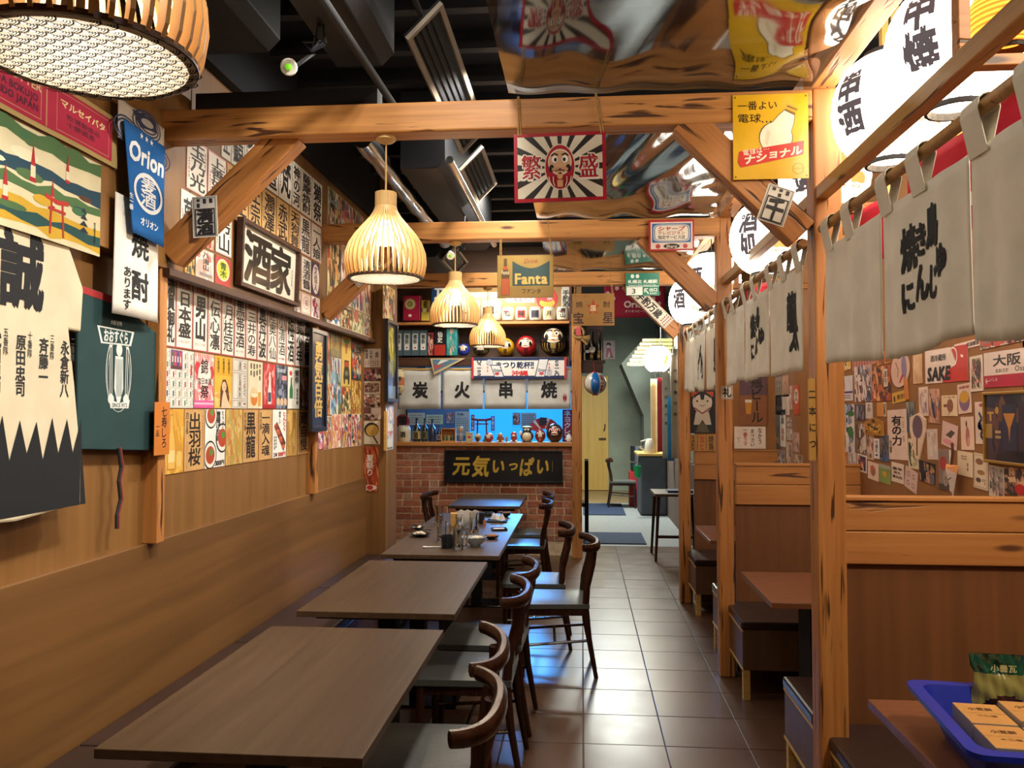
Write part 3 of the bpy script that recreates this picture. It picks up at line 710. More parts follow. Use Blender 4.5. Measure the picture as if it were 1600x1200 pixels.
# ------------------------------------------------------------------ up in the dark ceiling
def vent(px, py, Y, L, lab):
    a = atY(px, py, Y); t = thing('air_vent', lab, 'vent', a, 0, 'ceiling air vents'); w = .2; r2 = .7071
    m = Matrix(((r2, 0, r2, 0), (0, 1, 0, 0), (r2, 0, -r2, 0), (0, 0, 0, 1)))   # local x up to the right, y along the duct, z down-right
    mb = MB()
    for b in (((0,0,-.012),(.022,L,.006)), ((w-.022,0,-.012),(w,L,.006)), ((.022,0,-.012),(w-.022,.022,.006)), ((.022,L-.022,-.012),(w-.022,L,.006))): mb.box(*b, mat=m)
    mb.build('vent_frame', pm('vent_paint', '#85796b', .5), t)
    for i in range(1, 5):
        mb = MB(); x = .022+(w-.044)*i/5; mb.box((x-.012, .022, -.014), (x+.006, L-.022, -.008), mat=m); mb.build('louvre', 'duct', t)
    mb = MB(); mb.box((0, 0, -.02), (w, L, -.016), mat=m); mb.build('vent_back', 'black', t)
    return t
vent(636, 61, 2.99*K, 1.39*K, 'pale framed air vent slanting overhead, nearest one'); vent(719, 266, 4.6*K, .75*K, 'pale framed air vent slanting behind the nearest beam'); vent(690, 407, 7.3*K, .8*K, 'pale framed air vent above the shelves')
def duct(x0, x1, y0, y1, z0, lab):
    mb = MB(); c = .05
    mb.prism([(x0, z0), (x1-c, z0), (x1, z0+c), (x1, 3.54), (x0, 3.54)], -y1, -y0, mat=Matrix(((1,0,0,0),(0,0,-1,0),(0,1,0,0),(0,0,0,1))))
    o = mb.build('air_duct', 'duct', bevel=.004); tag(o, lab, 'duct', 'dark air ducts'); return o
duct(-1.0, -.76, .2*K, 3.05*K, 3.07, 'dark boxed air duct overhead before the nearest beam')
duct(-1.06, -.79, 4.4*K, 6.7*K, 3.08, 'dark boxed air duct between the nearest and middle beams')
duct(-1.55, -1.34, 7.2*K, 8.6*K, 3.13, 'dark air duct behind the farthest beam')
duct(-1.64, -1.22, .2*K, 3.0*K, 3.12, 'wide dark duct along the top of the left wall')
mb = MB(); mb.box((-1.66, 3.16*K, 2.95), (-.86, 3.24*K, 3.03)); tag(mb.build('ceiling_channel', 'black'), 'black metal channel lying behind the nearest beam', 'channel')
mb = MB(); r = random.Random(4)
mb.tube([(-1.17, (4.0+.1*i)*K, 3.12) for i in range(26)], [.06 if i % 4 in (1, 2) else .052 for i in range(26)], 14); fd = mb.build('flexible_duct', 'silver', smooth=True); tag(fd, 'silver ribbed flexible duct beside the dark boxed duct', 'duct')
for i in (4, 14):
    sm = MB(); sm.box((-1.18, (4.0+.1*i)*K-.01, 3.16), (-1.16, (4.0+.1*i)*K+.01, 3.645)); sm.build('strap', 'joist', fd)
mb = MB(); mb.tube([(-.73, 4.2*K, 3.06), (-.73, 6.4*K, 3.06)], .022, 10); tag(mb.build('ceiling_pipe', 'metal', smooth=True), 'shiny metal pipe along the boxed duct', 'pipe')
mb = MB(); mb.tube([(-.64, .5*K, 3.25), (-.64, 3.4*K, 3.25), (-.64, 4.4*K, 3.25)], .013, 8); tag(mb.build('conduit', 'duct', smooth=True), 'thin dark conduit running along the ceiling', 'conduit')
mb = MB(); mb.tube([(-.86, 2.0*K, 3.02), (-.8, 3.25*K, 2.97), (-.83, 3.3*K, 2.93), (-1.2, 3.32*K, 2.93)], .016, 10); tag(mb.build('drain_pipe', 'black', smooth=True), 'dark drain pipe with an elbow above the nearest beam', 'pipe')
def spot(px, py, Y, lab, drop):
    a = atY(px, py, Y); t = thing('spotlight', lab, 'spotlight', a, 0)
    mb = MB(); mb.lathe([(.026,0),(.03,.004),(.03,.012),(.024,.02),(.018,.06),(.014,.09)], 16); o = mb.build('housing', 'white', t, smooth=True); o.rotation_euler = (-1.1, 0, .2)
    mb = MB(); mb.ball((0,0,0), (.012,.012,.006), 10, 6); o = mb.build('sensor', pm('green_sensor', '#7ac42a', .3, emit='#6cc428', es=.7), t); o.location = (0, -.003, 0); o.rotation_euler = (-1.1, 0, .2)
    mb = MB(); mb.tube([(.0,.08,.04), (.05,.12,.1), (.07,.1,.16), (.09,.12,drop)], .008, 6); mb.build('arm', 'duct', t)
    mb = MB()
    for i in range(5):
        q = r.uniform(0, 6); mb.tube([(.05,.1,.1), (.05+.05*math.cos(q), .1, .1+.05*math.sin(q)), (.1,.1,.13), (.08,.12,drop*.8)], .005, 5)
    mb.build('cable', 'duct', t)
spot(451, 105, 2.6*K, 'white ringed spotlight with a green dot, nearest to the left wall', .3); spot(704, 400, 5.4*K, 'small spotlight with a green dot below the middle beam', .35)

# ------------------------------------------------------------------ dining chairs with curved horn rails
def make_chair(label):
    t = thing('dining_chair', label, 'chair', (0,0,0), 0, 'horn-backed dining chairs')
    def f(u, v):
        x = -.225+.44*u; y = (-.225+.45*v)*(1-.06*u); d = max(abs(2*u-1), abs(2*v-1))
        return (x, y, .458+.012*(1-d**4))
    mb = MB(); mb.grid(f, 8, 8)
    n = len(mb.v); edge = [i for i in range(9)] + [9*j+8 for j in range(1, 9)] + [72+i for i in range(7, -1, -1)] + [9*j for j in range(7, 0, -1)]
    for i in edge: x, y, z = mb.v[i]; mb.v.append((x*1.0, y*1.0, .43))
    for k in range(len(edge)):
        a, b = edge[k], edge[(k+1) % len(edge)]; mb.f.append((b, a, n+k, n+(k+1) % len(edge))); mb.m.append(0); mb.c.append(None)
    mb.build('seat', 'seat', t, smooth=True)
    mb = MB()
    for s in (-1, 1):
        mb.box((-.2, s*.195-.012, .385), (.19, s*.195+.012, .43)); 
    mb.box((-.205, -.2, .385), (-.18, .2, .43)); mb.box((.165, -.19, .385), (.19, .19, .43)); mb.build('seat_frame', 'chair', t, bevel=.003)
    for s in (-1, 1):
        mb = MB(); mb.tube([(-.205, s*.2, 0), (-.2, s*.2, .2), (-.195, s*.198, .43)], [.013, .018, .021], 8); mb.build('leg', 'chair', t, smooth=True)
        mb = MB(); mb.tube([(.255, s*.195, 0), (.21, s*.195, .25), (.19, s*.19, .43), (.20, s*.18, .56), (.235, s*.155, .70), (.24, s*.15, .775)], [.013, .018, .022, .021, .022, .026], 8); mb.build('leg', 'chair', t, smooth=True)
        mb = MB(); mb.tube([(.19, s*.03, .42), (.212, s*.05, .6), (.252, s*.075, .78)], [.009, .009, .009], 6); mb.build('spindle', 'chair', t, smooth=True)
    mb = MB(); mb.tube([(-.19, .2, .2), (.2, .195, .23)], .009, 6); mb.tube([(-.19, -.2, .2), (.2, -.195, .23)], .009, 6); mb.tube([(.0, -.2, .215), (.0, .2, .215)], .009, 6); mb.build('stretcher', 'chair', t)
    pts = []; rs = []
    for i in range(17):
        a = -1+i/8; y = .27*math.sin(a*1.25)/math.sin(1.25); x = .275-.10*a*a*(.55+.45*abs(a)); pts.append((x, y, .80+.015*a*a)); rs.append(.017+.006*(1-a*a) if abs(a) < .99 else .016)
    mb = MB(); vs = []; n = 8
    for i, (p, r0) in enumerate(zip(pts, rs)):
        a = Vector(pts[min(i+1, 16)])-Vector(pts[max(i-1, 0)]); o_ = Vector((a.y, -a.x, 0)).normalized(); h = .034-.010*abs(-1+i/8)
        for j in range(n):
            q = 2*PI*j/n+.39; vs.append(Vector(p)+o_*(math.cos(q)*r0)+Vector((0,0,math.sin(q)*h)))
    mb.add(vs, [(i*n+j, i*n+(j+1) % n, (i+1)*n+(j+1) % n, (i+1)*n+j) for i in range(16) for j in range(n)] + [tuple(range(n-1,-1,-1)), tuple(16*n+j for j in range(n))])
    mb.build('back_rail', 'chair', t, smooth=True); return t
CH = [(-.235, 2.38, 0, 'dark wooden chair at the nearest table, closest to the camera'), (-.275, 2.95, .06, 'dark wooden chair at the nearest table, second from the camera'),
      (-.25, 3.88, 0, 'dark wooden chair at the second table with its rail ends showing'), (-.24, 4.42, -.03, 'dark wooden chair at the second table, half behind another chair'),
      (.10, 5.37, .05, 'dark wooden chair pulled out into the aisle'), (-.06, 5.95, .02, 'dark wooden chair beside the littered table, next behind the pulled out one'),
      (-.27, 7.55, 0, 'dark wooden chair on the aisle side of the farthest table'), (-.285, 8.22, .03, 'dark wooden chair on the aisle side of the farthest table, nearest the bricks'),
      (-1.60, 8.2, PI, 'dark wooden chair with fanned spindles left of the farthest table')]
c0 = None
for x, y, rz, lab in CH:
    off = -.28*math.cos(rz), -.28*math.sin(rz)
    loc = (x+off[0]+.0, y+off[1], 0)
    if c0 is None: c0 = make_chair(lab); c0.location = loc; c0.rotation_euler = (0,0,rz)
    else: dup(c0, loc, rz, lab)

# ------------------------------------------------------------------ tables and benches along the wall
def table(x0, x1, y0, y1, label):
    t = thing('dining_table', label, 'table', ((x0+x1)/2, (y0+y1)/2, 0), 0, 'dark dining tables'); w, l = (x1-x0)/2, (y1-y0)/2
    mb = MB(); mb.box((-w, -l, .712), (w, l, .74)); mb.build('tabletop', 'table', t, bevel=.002)
    mb = MB(); mb.box((-w+.06, -l+.1, .682), (w-.06, l-.1, .712)); mb.build('apron', 'black', t)
    for s in (-1, 1):
        mb = MB(); mb.box((-.045, s*(l-.28)-.045, .012), (.045, s*(l-.28)+.045, .682)); mb.build('column', 'black', t, bevel=.003)
        mb = MB(); mb.box((-.24, s*(l-.28)-.14, 0), (.24, s*(l-.28)+.14, .014)); mb.build('base_plate', 'black_gloss', t, bevel=.003)
table(-1.325, -.58, 2.02*K, 3.22*K, 'bare walnut table nearest to the camera, by the wall bench')
table(-1.31, -.575, 3.47*K, 4.68*K, 'bare walnut table second from the camera, by the wall bench')
table(-1.29, -.525, 4.88*K, 6.90*K, 'walnut table littered with glasses and dishes')
table(-1.30, -.60, 7.43*K, 8.5*K, 'walnut table against the brick wall, reflecting blue light')
t = thing('wall_bench', 'long dark padded bench along the left wall', 'bench', (XL+.025, 0, 0)); Y0, Y1 = .2, 6.14*K
mb = MB(); mb.box((0, Y0, .08), (.40, Y1, .44)); mb.build('bench_box', 'bench', t)
mb = MB(); mb.box((.02, Y0, 0), (.36, Y1, .08)); mb.build('plinth', 'black', t)
n = 5
for i in range(n):
    a, b = Y0+(Y1-Y0)*i/n, Y0+(Y1-Y0)*(i+1)/n; mb = MB(); mb.box((0, a+.003, .44), (.425, b-.003, .505)); mb.build('cushion', 'vinyl', t, bevel=.014)

# ------------------------------------------------------------------ booth benches and tables
def booth_bench(y0, y1, x1, label, left=XR+.03):
    t = thing('booth_bench', label, 'bench', (left, y0, 0), 0, 'boxed booth benches'); w, d = x1-left, y1-y0
    mb = MB(); mb.box((.008, .008, .17), (w, d-.004, .40)); mb.build('bench_box', 'bench', t, bevel=.002)
    mb = MB(); mb.box((0, 0, .40), (w, d, .45)); mb.build('cushion', 'vinyl', t, bevel=.012)
    for y in (.012, d-.05):
        mb = MB(); mb.box((.012, y, 0), (.05, y+.04, .17)); mb.build('foot', 'pale', t)
    mb = MB(); mb.box((.004, .004, .388), (.012, d, .400)); mb.box((.004, .004, .17), (.012, d, .182)); mb.build('edge_strip', 'pale', t)
for yc, nm, x1 in ((3.14*K, 'nearest', XB), (YB+.14, 'middle', XB), (YC+.12, 'far', XB-.07)):
    booth_bench(yc-.03-.52, yc-.03, x1, f'boxed bench with its back against the {nm} divider, on the side towards the camera')
    if nm != 'far': booth_bench(yc+.04, yc+.53, x1, f'boxed bench behind the {nm} divider, facing away from the camera')
def booth_table(y0, y1, x1, label):
    t = thing('booth_table', label, 'table', (XR+.025, y0, 0), 0, 'booth tables'); w, d = x1-XR-.025, y1-y0
    mb = MB(); mb.box((0, 0, .712), (w, d, .74)); mb.build('tabletop', 'booth_table', t, bevel=.002)
    mb = MB(); mb.box((.25, d*.35, 0), (w-.1, d*.65, .712)); mb.build('pedestal', 'black', t)
booth_table(1.97, 2.73, 2.3, 'reddish booth table holding the blue tub'); booth_table(4.05, 4.82, XB-.01, 'reddish booth table in the middle booth'); booth_table(YC+.12-1.40, YC+.12-.63, XB-.08, 'reddish booth table in the far booth')

# ------------------------------------------------------------------ the littered table
M['glass'] = pm('clear_glass', '#f4f8f8', .03, var=.01, trans=1, ior=1.45)
M['crock'] = pm('dark_glaze', '#20252c', .25, var=.2); M['blueglaze'] = pm('pale_blue_glaze', '#93a0a8', .25, var=.1)
M['rice'] = pm('pale_food', '#e0d4bd', .8, var=.25, scale=60, bump=.6); M['fried'] = pm('fried_food', '#a8733c', .7, var=.35, scale=70, bump=.8); M['tissue'] = pm('paper_tissue', '#e7e3dc', .9, var=.05)
TT = .7405
def on(px, py, z=TT): return atZ(px, py, z)
def mug(px, py, r, h, lab, handle=True, beer=0):
    t = thing('beer_mug', lab, 'mug', on(px, py), rnd.uniform(-.5, .5), 'glass mugs on the littered table')
    mb = MB(); mb.lathe([(r*.92, 0), (r*.96, .004), (r*.94, h*.5), (r, h), (r-.005, h), (r*.94-.006, h*.5), (r*.85, .018), (1e-5, .014)], 16); mb.build('body', 'glass', t, smooth=True)
    if handle: mb = MB(); mb.tube([(r*.9, 0, h*.85), (r*1.6, 0, h*.8), (r*1.75, 0, h*.5), (r*1.5, 0, h*.2), (r*.9, 0, h*.15)], .007, 6); mb.build('handle', 'glass', t, smooth=True)
mug(716, 859, .036, .135, 'glass beer mug standing nearest on the littered table'); mug(741, 832, .038, .15, 'glass tumbler with a ribbed foot in the middle of the littered table', False)
mug(686, 818, .036, .14, 'tall empty glass behind the black cup on the littered table', False); mug(690, 845, .036, .14, 'glass mug beside the black cup at its left', True)
t = thing('carafe', 'clear glass carafe with flared mouth on the littered table', 'carafe', on(717, 836)); mb = MB()
mb.lathe([(.03,0),(.038,.03),(.036,.06),(.016,.10),(.022,.13),(.03,.15),(.028,.15),(.014,.10),(.033,.06),(.035,.03),(1e-5,.006)], 16); mb.build('body', 'glass', t, smooth=True)
t = thing('black_cup', 'black cup in front of the glasses on the littered table', 'cup', on(699, 856)); mb = MB(); mb.lathe([(.036,0),(.042,.01),(.042,.085),(.038,.085),(.037,.012),(1e-5,.01)], 18); mb.build('body', 'crock', t, smooth=True)
def bowl(name, px, py, r, h, mat, lab, food=None, fm='rice', cat='bowl', sx=1):
    t = thing(name, lab, cat, on(px, py)); mb = MB()
    mb.lathe([(r*.42,0),(r*.45,h*.12),(r*.8,h*.45),(r,h),(r*.95,h),(r*.7,h*.45),(r*.3,h*.25),(1e-5,h*.22)], 20, sx=sx); mb.build('body', mat, t, smooth=True)
    if food:
        mb = MB(); q = random.Random(int(px))
        for i in range(food): a = q.uniform(0, 6.3); d = r*.6*math.sqrt(q.random()); mb.ball((d*math.cos(a)*sx, d*math.sin(a), h*.75+q.uniform(0, .012)), (r*.26, r*.2, r*.16), 8, 5)
        mb.build('food', fm, t, smooth=True)
bowl('rice_bowl', 743, 853, .075, .062, 'blueglaze', 'pale blue bowl of leftovers by the near mug', 9)
bowl('plate', 657, 838, .075, .022, 'crock', 'round black plate with white scraps at the left of the littered table', 5, 'rice', 'plate')
bowl('side_plate', 652, 827, .055, .018, 'crock', 'small dark plate behind the round black plate', 3, 'rice', 'plate')
bowl('fried_dish', 768, 842, .055, .022, 'crock', 'small dark dish of brown fried bits behind the pale bowl', 8, 'fried', 'dish')
bowl('pickle_bowl', 790, 808, .05, .04, 'crock', 'dark bowl with round pickles at the far corner', 5, 'fried')
def tray(name, px, py, w, d, lab, mat='crock', h=.014, rz=0, cat='tray'):
    t = thing(name, lab, cat, on(px, py), rz); mb = MB(); mb.box((-w/2,-d/2,0),(w/2,d/2,.006))
    for a in ((-w/2,-d/2,.006,w/2,-d/2+.006,h),(-w/2,d/2-.006,.006,w/2,d/2,h),(-w/2,-d/2,.006,-w/2+.006,d/2,h),(w/2-.006,-d/2,.006,w/2,d/2,h)): mb.box(a[:3], a[3:])
    mb.build('tray_body', mat, t, bevel=.002); return t
t = tray('tissue_tray', 777, 815, .17, .12, 'black tray heaped with white crumpled tissues')
q = random.Random(8)
for i in range(6):
    mb = MB(); c = Vector((q.uniform(-.05,.05), q.uniform(-.03,.03), .012)); a = q.uniform(0, 6.3)
    vs = [c+Vector((.035*math.cos(a+k), .03*math.sin(a+k), q.uniform(0, .012))) for k in (0, 1.4, 2.9, 4.4)] + [c+Vector((q.uniform(-.01,.01), 0, q.uniform(.045,.075)))]
    mb.add(vs, [(0,1,4),(1,2,4),(2,3,4),(3,0,4),(3,2,1,0)]); mb.build('tissue', 'tissue', t)
t = tray('square_plate', 780, 828, .12, .10, 'square dark plate holding a flat white napkin', rz=.2, cat='plate'); mb = MB(); mb.box((-.045,-.035,.007),(.04,.03,.011)); mb.build('napkin', 'tissue', t)
tray('black_pan', 757, 806, .13, .10, 'flat black pan at the far end of the littered table', h=.03)
mb = MB(); mb.cbox((0,0,.045), (.05,.05,.09)); o = mb.build('sauce_caddy', 'black', None, on(752, 818), bevel=.003); tag(o, 'black sauce caddy behind the tall tumbler', 'caddy')
t = thing('menu_holder', 'yellow wooden menu holder marked with dark characters', 'holder', on(711, 822), .1); mb = MB(); mb.box((-.035,-.03,0),(.035,.03,.105)); mb.build('block', 'pale', t, bevel=.003)
p = P(); p.vt('味噌', .018, .08, .02, .022, '#2a1a10', 1, .03); o = p.build('print', 'ink', t, (0,-.031,0)); o.rotation_euler = (PI/2, 0, 0)
t = thing('napkin_glass', 'glass holding a fan of white paper napkins', 'glass', on(730, 826)); mb = MB(); mb.lathe([(.026,0),(.032,.09),(.029,.09),(.023,.006),(1e-5,.005)], 14); mb.build('tumbler', 'glass', t, smooth=True)
mb = MB()
for a in (-.25, 0, .3): mb.add([(-.02+a*.05,0,.012),(.02+a*.05,.004,.012),(.035+a*.2,.006,.135),(.0+a*.2,.0,.15),(-.03+a*.2,-.004,.13)], [(0,1,2,3,4)])
mb.build('napkin', 'tissue', t, solid=.001)
t = thing('white_spoon', 'white spoon lying beside the black cup', 'spoon', on(679, 856), .1); mb = MB(); mb.tube([(-.06,0,.006),(0,0,.008),(.05,0,.006)], [.008,.005,.006], 8, flat=.5); mb.ball((-.065,0,.007), (.02,.013,.005), 10, 5); mb.build('spoon_body', 'white', t, smooth=True)
for (px, py, rz, lab) in ((651, 834, .05, 'dark chopstick across the round black plate'), (664, 823, .3, 'dark chopstick across the small dark plate')):
    mb = MB(); mb.tube([(-.11,0,.026),(.11,0,.029)], [.0035,.0025], 6); o = mb.build('chopstick', 'crock', None, on(px, py), (0,0,rz)); tag(o, lab, 'chopstick')
mb = MB(); mb.box((-.012,-.001,0),(.012,.001,.05)); o = mb.build('card_tag', pm('orange_card', '#c9824e', .7), None, on(757, 822), (0,0,.4)); tag(o, 'small orange card standing before the tissue tray', 'card')

# ------------------------------------------------------------------ cloth that hangs in soft folds, its print following the folds
def cloth(name, w, h, col, m, label, cat, draw=None, wave=None, group=None, nu=24, nv=10, mat='cloth_ink', shape=None, cols=None):
    wave = wave or (lambda x, y: .006*math.sin(9*x/w+2)*(1-.5*y/h))
    mb = MB(); sh = shape or (lambda u, v: (u*w, v*h))
    def f(u, v): x, y = sh(u, v); return (x, y, wave(x, y))
    mb.grid(f, nu, nv, 0, col)
    if cols:
        for k, fc in enumerate(mb.f):
            x = sum(mb.v[i][0] for i in fc)/4; y = sum(mb.v[i][1] for i in fc)/4; mb.c[k] = cols(x/w, y/h) or col
    o = mb.build(name, mat, smooth='all', solid=.002); o.matrix_world = m; tag(o, label, cat, group)
    if draw:
        p = P(); draw(p, w, h); p.split(.03)
        p.v = [(x, y, z+wave(x, y)+.0026) for x, y, z in p.v]; p.build('print', mat, o)
    return o
def lwz(x0, x1, zt, zb, X=XL, off=.003):
    a = atX(x0, 600, X); b = atX(x1, 600, X)
    return frame_mat((X+off, a.y, zb), (0,1,0), (0,0,1)), b.y-a.y, zt-zb
UK = ['#BFAE80','#3E5A6E','#A8433A','#E4D2A2','#5E6B45','#2D2A2C','#C98A4E','#7E9AA0','#E6DCC0']
PK = ['#E2C4AE','#D2685E','#F0DFC4','#8A5B76','#C9A04A','#5F7F88','#EED9C9','#B23A44','#3d3540']
YL = ['#D6B25A','#5E4A22','#C7843C','#E8CF86','#46564E','#A63C2C','#2c2620','#EBD9A4']
TL = ['#2c3a48','#C7502F','#3F6B78','#D8B27A','#22242c','#8FA9A0','#B23A2A']
BG = ['#D8C4B4','#6B3F3A','#A87A66','#EADFD2','#3c2c30','#B58F80','#8C4A44']
BL = ['#DCE2E2','#3C6FA0','#A8C4D2','#B2503E','#F2EFE4','#27405c','#D9B56A']
WH = ['#ECE7DC','#B9B2A6','#5a5450','#C8403A','#D8D2C4','#7a86a0','#E9D3B8']
RD = ['#C8322E','#EDE0D0','#8F1F22','#E26A50','#F3E4CE','#3a2a2a']
# ---- framed and boxed writing strips
def strip(txt, head='', foot='', edge='#D0605A', ink='#211e1e', hc='#C2392F', bold=.03, wk=.72, fine=2):
    def d(p, w, h):
        if edge: p.border(0, 0, w, h, max(.004, w*.035), edge, .8)
        top = h*.94
        if head: p.vt(head, w*.5, h*.97, h*.80, w*.26, hc, 1, .02) if len(head) > 3 else p.ht(head, w*.16, w*.84, h*.905, min(h*.11, w*.36), hc, 1, .03); top = h*.82
        bot = h*.16 if foot else h*.06
        if foot: p.ht(foot, w*.14, w*.86, h*.10, h*.05, '#B0564E', 1, 0)
        p.vt(txt, w*(.5 if not fine else .52), top, bot, w*wk, ink, 1.5, bold)
        if fine: p.fine(w*.06, h*.2, w*.16, h*.6, '#b4776c' if edge else '#6a4a34', 1, 1); p.fine(w*.84, h*.45, w*.94, h*.85, '#8a8078', 1, 1)
    return d
def poster(x0, x1, zt, zb, X, col, label, draw, group=None, cat='poster', off=.003):
    m, w, h = lwz(x0, x1, zt, zb, X, off); return sheet('sake_poster' if cat == 'poster' else cat.replace(' ', '_'), w-.004, h-.004, col, m, label, cat, draw, group)
zA0, zA1 = atX(256, 420.5, XL).z-.01, atX(255, 540, XL).z; zB1 = atX(265, 637, XL).z; zC1 = atX(250, 743, XL).z
g = 'white sake strips under the ledge'
for x0, x1, t, hd, ft, b, nm in ((257,272.5,'満員御礼','','',.06,'with heavy black block characters, first from the wooden stud'), (273,299,'日本盛','特撰','にほんさかり',.05,'with three big characters under a red heading, second from the stud'), (299.5,322.5,'男山','大吟醸','おとこやま',.07,'with two very bold characters under a red heading'),
        (323,344,'伝心凛','極上','',.03,'with three brushed characters, fourth from the stud'), (344.5,364,'月桂冠','清酒','',.015,'with three thin neat characters, fifth from the stud'), (364.5,382,'黒帯酒','','みつや',.03,'with scrawled cursive writing, sixth from the stud'),
        (382.5,400,'三井の寿','特別','',.02,'with four small plain characters, seventh from the stud'), (400.5,416,'奥丹波','','',.04,'with slanting brush characters, eighth from the stud'), (416.5,431.5,'陸奥八仙','','',.01,'with four thin characters, ninth from the stud'),
        (432,445.5,'小清酒','','吟醸',.01,'with thin characters and a red foot line, tenth from the stud'), (446,459.5,'梅酒','','',.03,'reading two widely spaced characters, eleventh from the stud'), (460,472.5,'美少年','','',.04,'with three brushed characters, second from the black plaque'),
        (473,485,'磯自慢','','',.06,'half hidden by the black plaque, last of its row')):
    poster(x0, x1, zA0, zA1, XL, '#EAE5DA', 'red edged white strip '+nm, strip(t, hd, ft, bold=b, fine=0 if b > .055 else 2), g)
def grid_of_products(p, w, h):
    for i in range(5):
        for j in range(6):
            x, y = w*(.03+.195*i), h*(.02+.163*j)
            if i in (1, 2) and j >= 4: continue
            p.border(x, y, x+w*.18, y+h*.15, .002, '#b7b0a8', 1); p.q(x+w*.07, y+h*.015, x+w*.11, y+h*.11, rnd.choice(['#9a3a34','#3f4658','#B7864a','#5b7a5e','#c9c2b8']), 1.2); p.fine(x+w*.125, y+h*.02, x+w*.17, y+h*.13, '#777', 1, 1)
    p.q(w*.22, h*.69, w*.6, h*.99, '#7A4A78', 1.4); p.q(w*.22, h*.66, w*.6, h*.72, '#5b2f38', 1.5)
    for i, c in enumerate(('#3f6a45','#C23A3E','#4a3f88','#C94a4a')): p.q(w*(.25+.085*i), h*.72, w*(.31+.085*i), h*.95, c, 1.7); p.q(w*(.265+.085*i), h*.78, w*(.295+.085*i), h*.88, '#e8d8d0', 2)
    p.q(w*.88, h*.58, w*.94, h*.75, '#C8403A', 1.5)
def pink_fest(p, w, h):
    p.art(0, h*.14, w, h, ['#F0C9C4','#E7908F','#F7E4DC','#EBA6A6','#F5D9CF','#DD6A72'], 60, 5, 1, .25); p.q(0, 0, w, h*.14, '#D9589A', 1); p.q(0, h*.06, w, h*.1, '#F3B8D0', 1.5)
    p.ell(w*.15, h*.72, w*.15, h*.12, '#CF3440', 2.6); p.ell(w*.85, h*.66, w*.14, h*.12, '#CF3440', 2.6); p.ell(w*.5, h*.62, w*.33, h*.22, '#F6E6DE', 2.7)
    for i in range(9): p.q(w*(.03+.11*i), h*.93, w*(.08+.11*i), h, '#D98A6c', 2.7)
    p.vt('錦', w*.48, h*.9, h*.62, w*.36, '#2a1c1e', 3, .03); p.ht('京日本酒', w*.15, w*.85, h*.49, h*.13, '#2a1c1e', 3, .03); p.vt('祭', w*.5, h*.42, h*.18, w*.4, '#2a1c1e', 3, .03)
def woman(p, w, h):
    p.q(0, 0, w, h*.63, '#E3B63C', 1); p.q(0, h*.63, w, h, '#DDA722', 1); p.art(0, 0, w, h*.3, ['#E9BC62','#E6A34e','#F0CF7a'], 12, 3, 1.2)
    for i, x in enumerate((.2, .5, .8)): p.vt('吟醸酒樽生', w*x, h*.97, h*.68, w*.11, '#5a4216', 2, .01)
    p.poly([(w*.3,h*.02),(w*.34,h*.4),(w*.44,h*.55),(w*.62,h*.56),(w*.76,h*.42),(w*.84,h*.2),(w*.8,h*.02)], '#5b2e20', 2.2); p.ell(w*.53, h*.42, w*.13, h*.095, '#EBC09a', 2.8); p.poly([(w*.38,0),(w*.42,h*.2),(w*.5,h*.33),(w*.62,h*.32),(w*.72,h*.18),(w*.95,0)], '#EBC6a2', 2.6)
    p.line([(w*.49,h*.40),(w*.57,h*.40)], .003, '#8c3a30', 3)
def labels(p, w, h):
    for y0, y1 in ((.02,.16),(.19,.72),(.75,.98)):
        p.border(w*.04, h*y0, w*.96, h*y1, .003, '#8d877e', 1); p.border(w*.34, h*(y0+.03), w*.62, h*(y1-.03), .002, '#6d675e', 1)
        p.vt('名酒純米', w*.48, h*(y1-.04), h*(y0+.04), w*.16, '#55504a', 1.5, .01); p.fine(w*.72, h*(y0+.04), w*.92, h*(y1-.04), '#6d675e', 1, 2); p.ell(w*.78, h*(y0+y1)/2, w*.05, h*.02, '#C8503c', 1.6)
def cream(p, w, h):
    p.fine(w*.1, h*.6, w*.9, h*.95, '#6d6248', 1, 4); p.ell(w*.4, h*.25, w*.28, h*.2, '#E8CDa0', 1); p.ell(w*.42, h*.2, w*.22, h*.14, '#E0842e', 1.6); p.ell(w*.42, h*.28, w*.22, h*.05, '#F4E4C0', 2); p.q(w*.7, h*.05, w*.88, h*.35, '#DDA32e', 1.5)
def redsake(p, w, h):
    p.q(0, 0, w, h, '#C62F34', .8); p.art(w*.05, h*.1, w*.95, h, ['#CC3338','#E27a70','#B52228','#EBA79c'], 40, 9, 1, .2); p.poly([(w*.38,h*.1),(w*.38,h*.4),(w*.45,h*.6),(w*.45,h*.8),(w*.58,h*.8),(w*.58,h*.6),(w*.65,h*.4),(w*.65,h*.1)], '#E8D8D0', 2.6); p.q(w*.4, h*.15, w*.63, h*.36, '#3a4a66', 2.9); p.q(0, 0, w, h*.08, '#A81f26', 2.6)
def greybeer(p, w, h):
    p.art(0, 0, w, h, ['#595d6e','#3c3f4c','#8d93a4','#71788a','#2a2c36'], 40, 21, 1); p.ht('日本酒', w*.08, w*.8, h*.88, h*.1, '#cfd3dc', 3, .03); p.q(w*.5, h*.66, w*.9, h*.77, '#D98f8c', 3)
    for i in range(3): p.ell(w*(.2+.3*i), h*.16, w*.13, h*.09, '#D8B48c', 3)
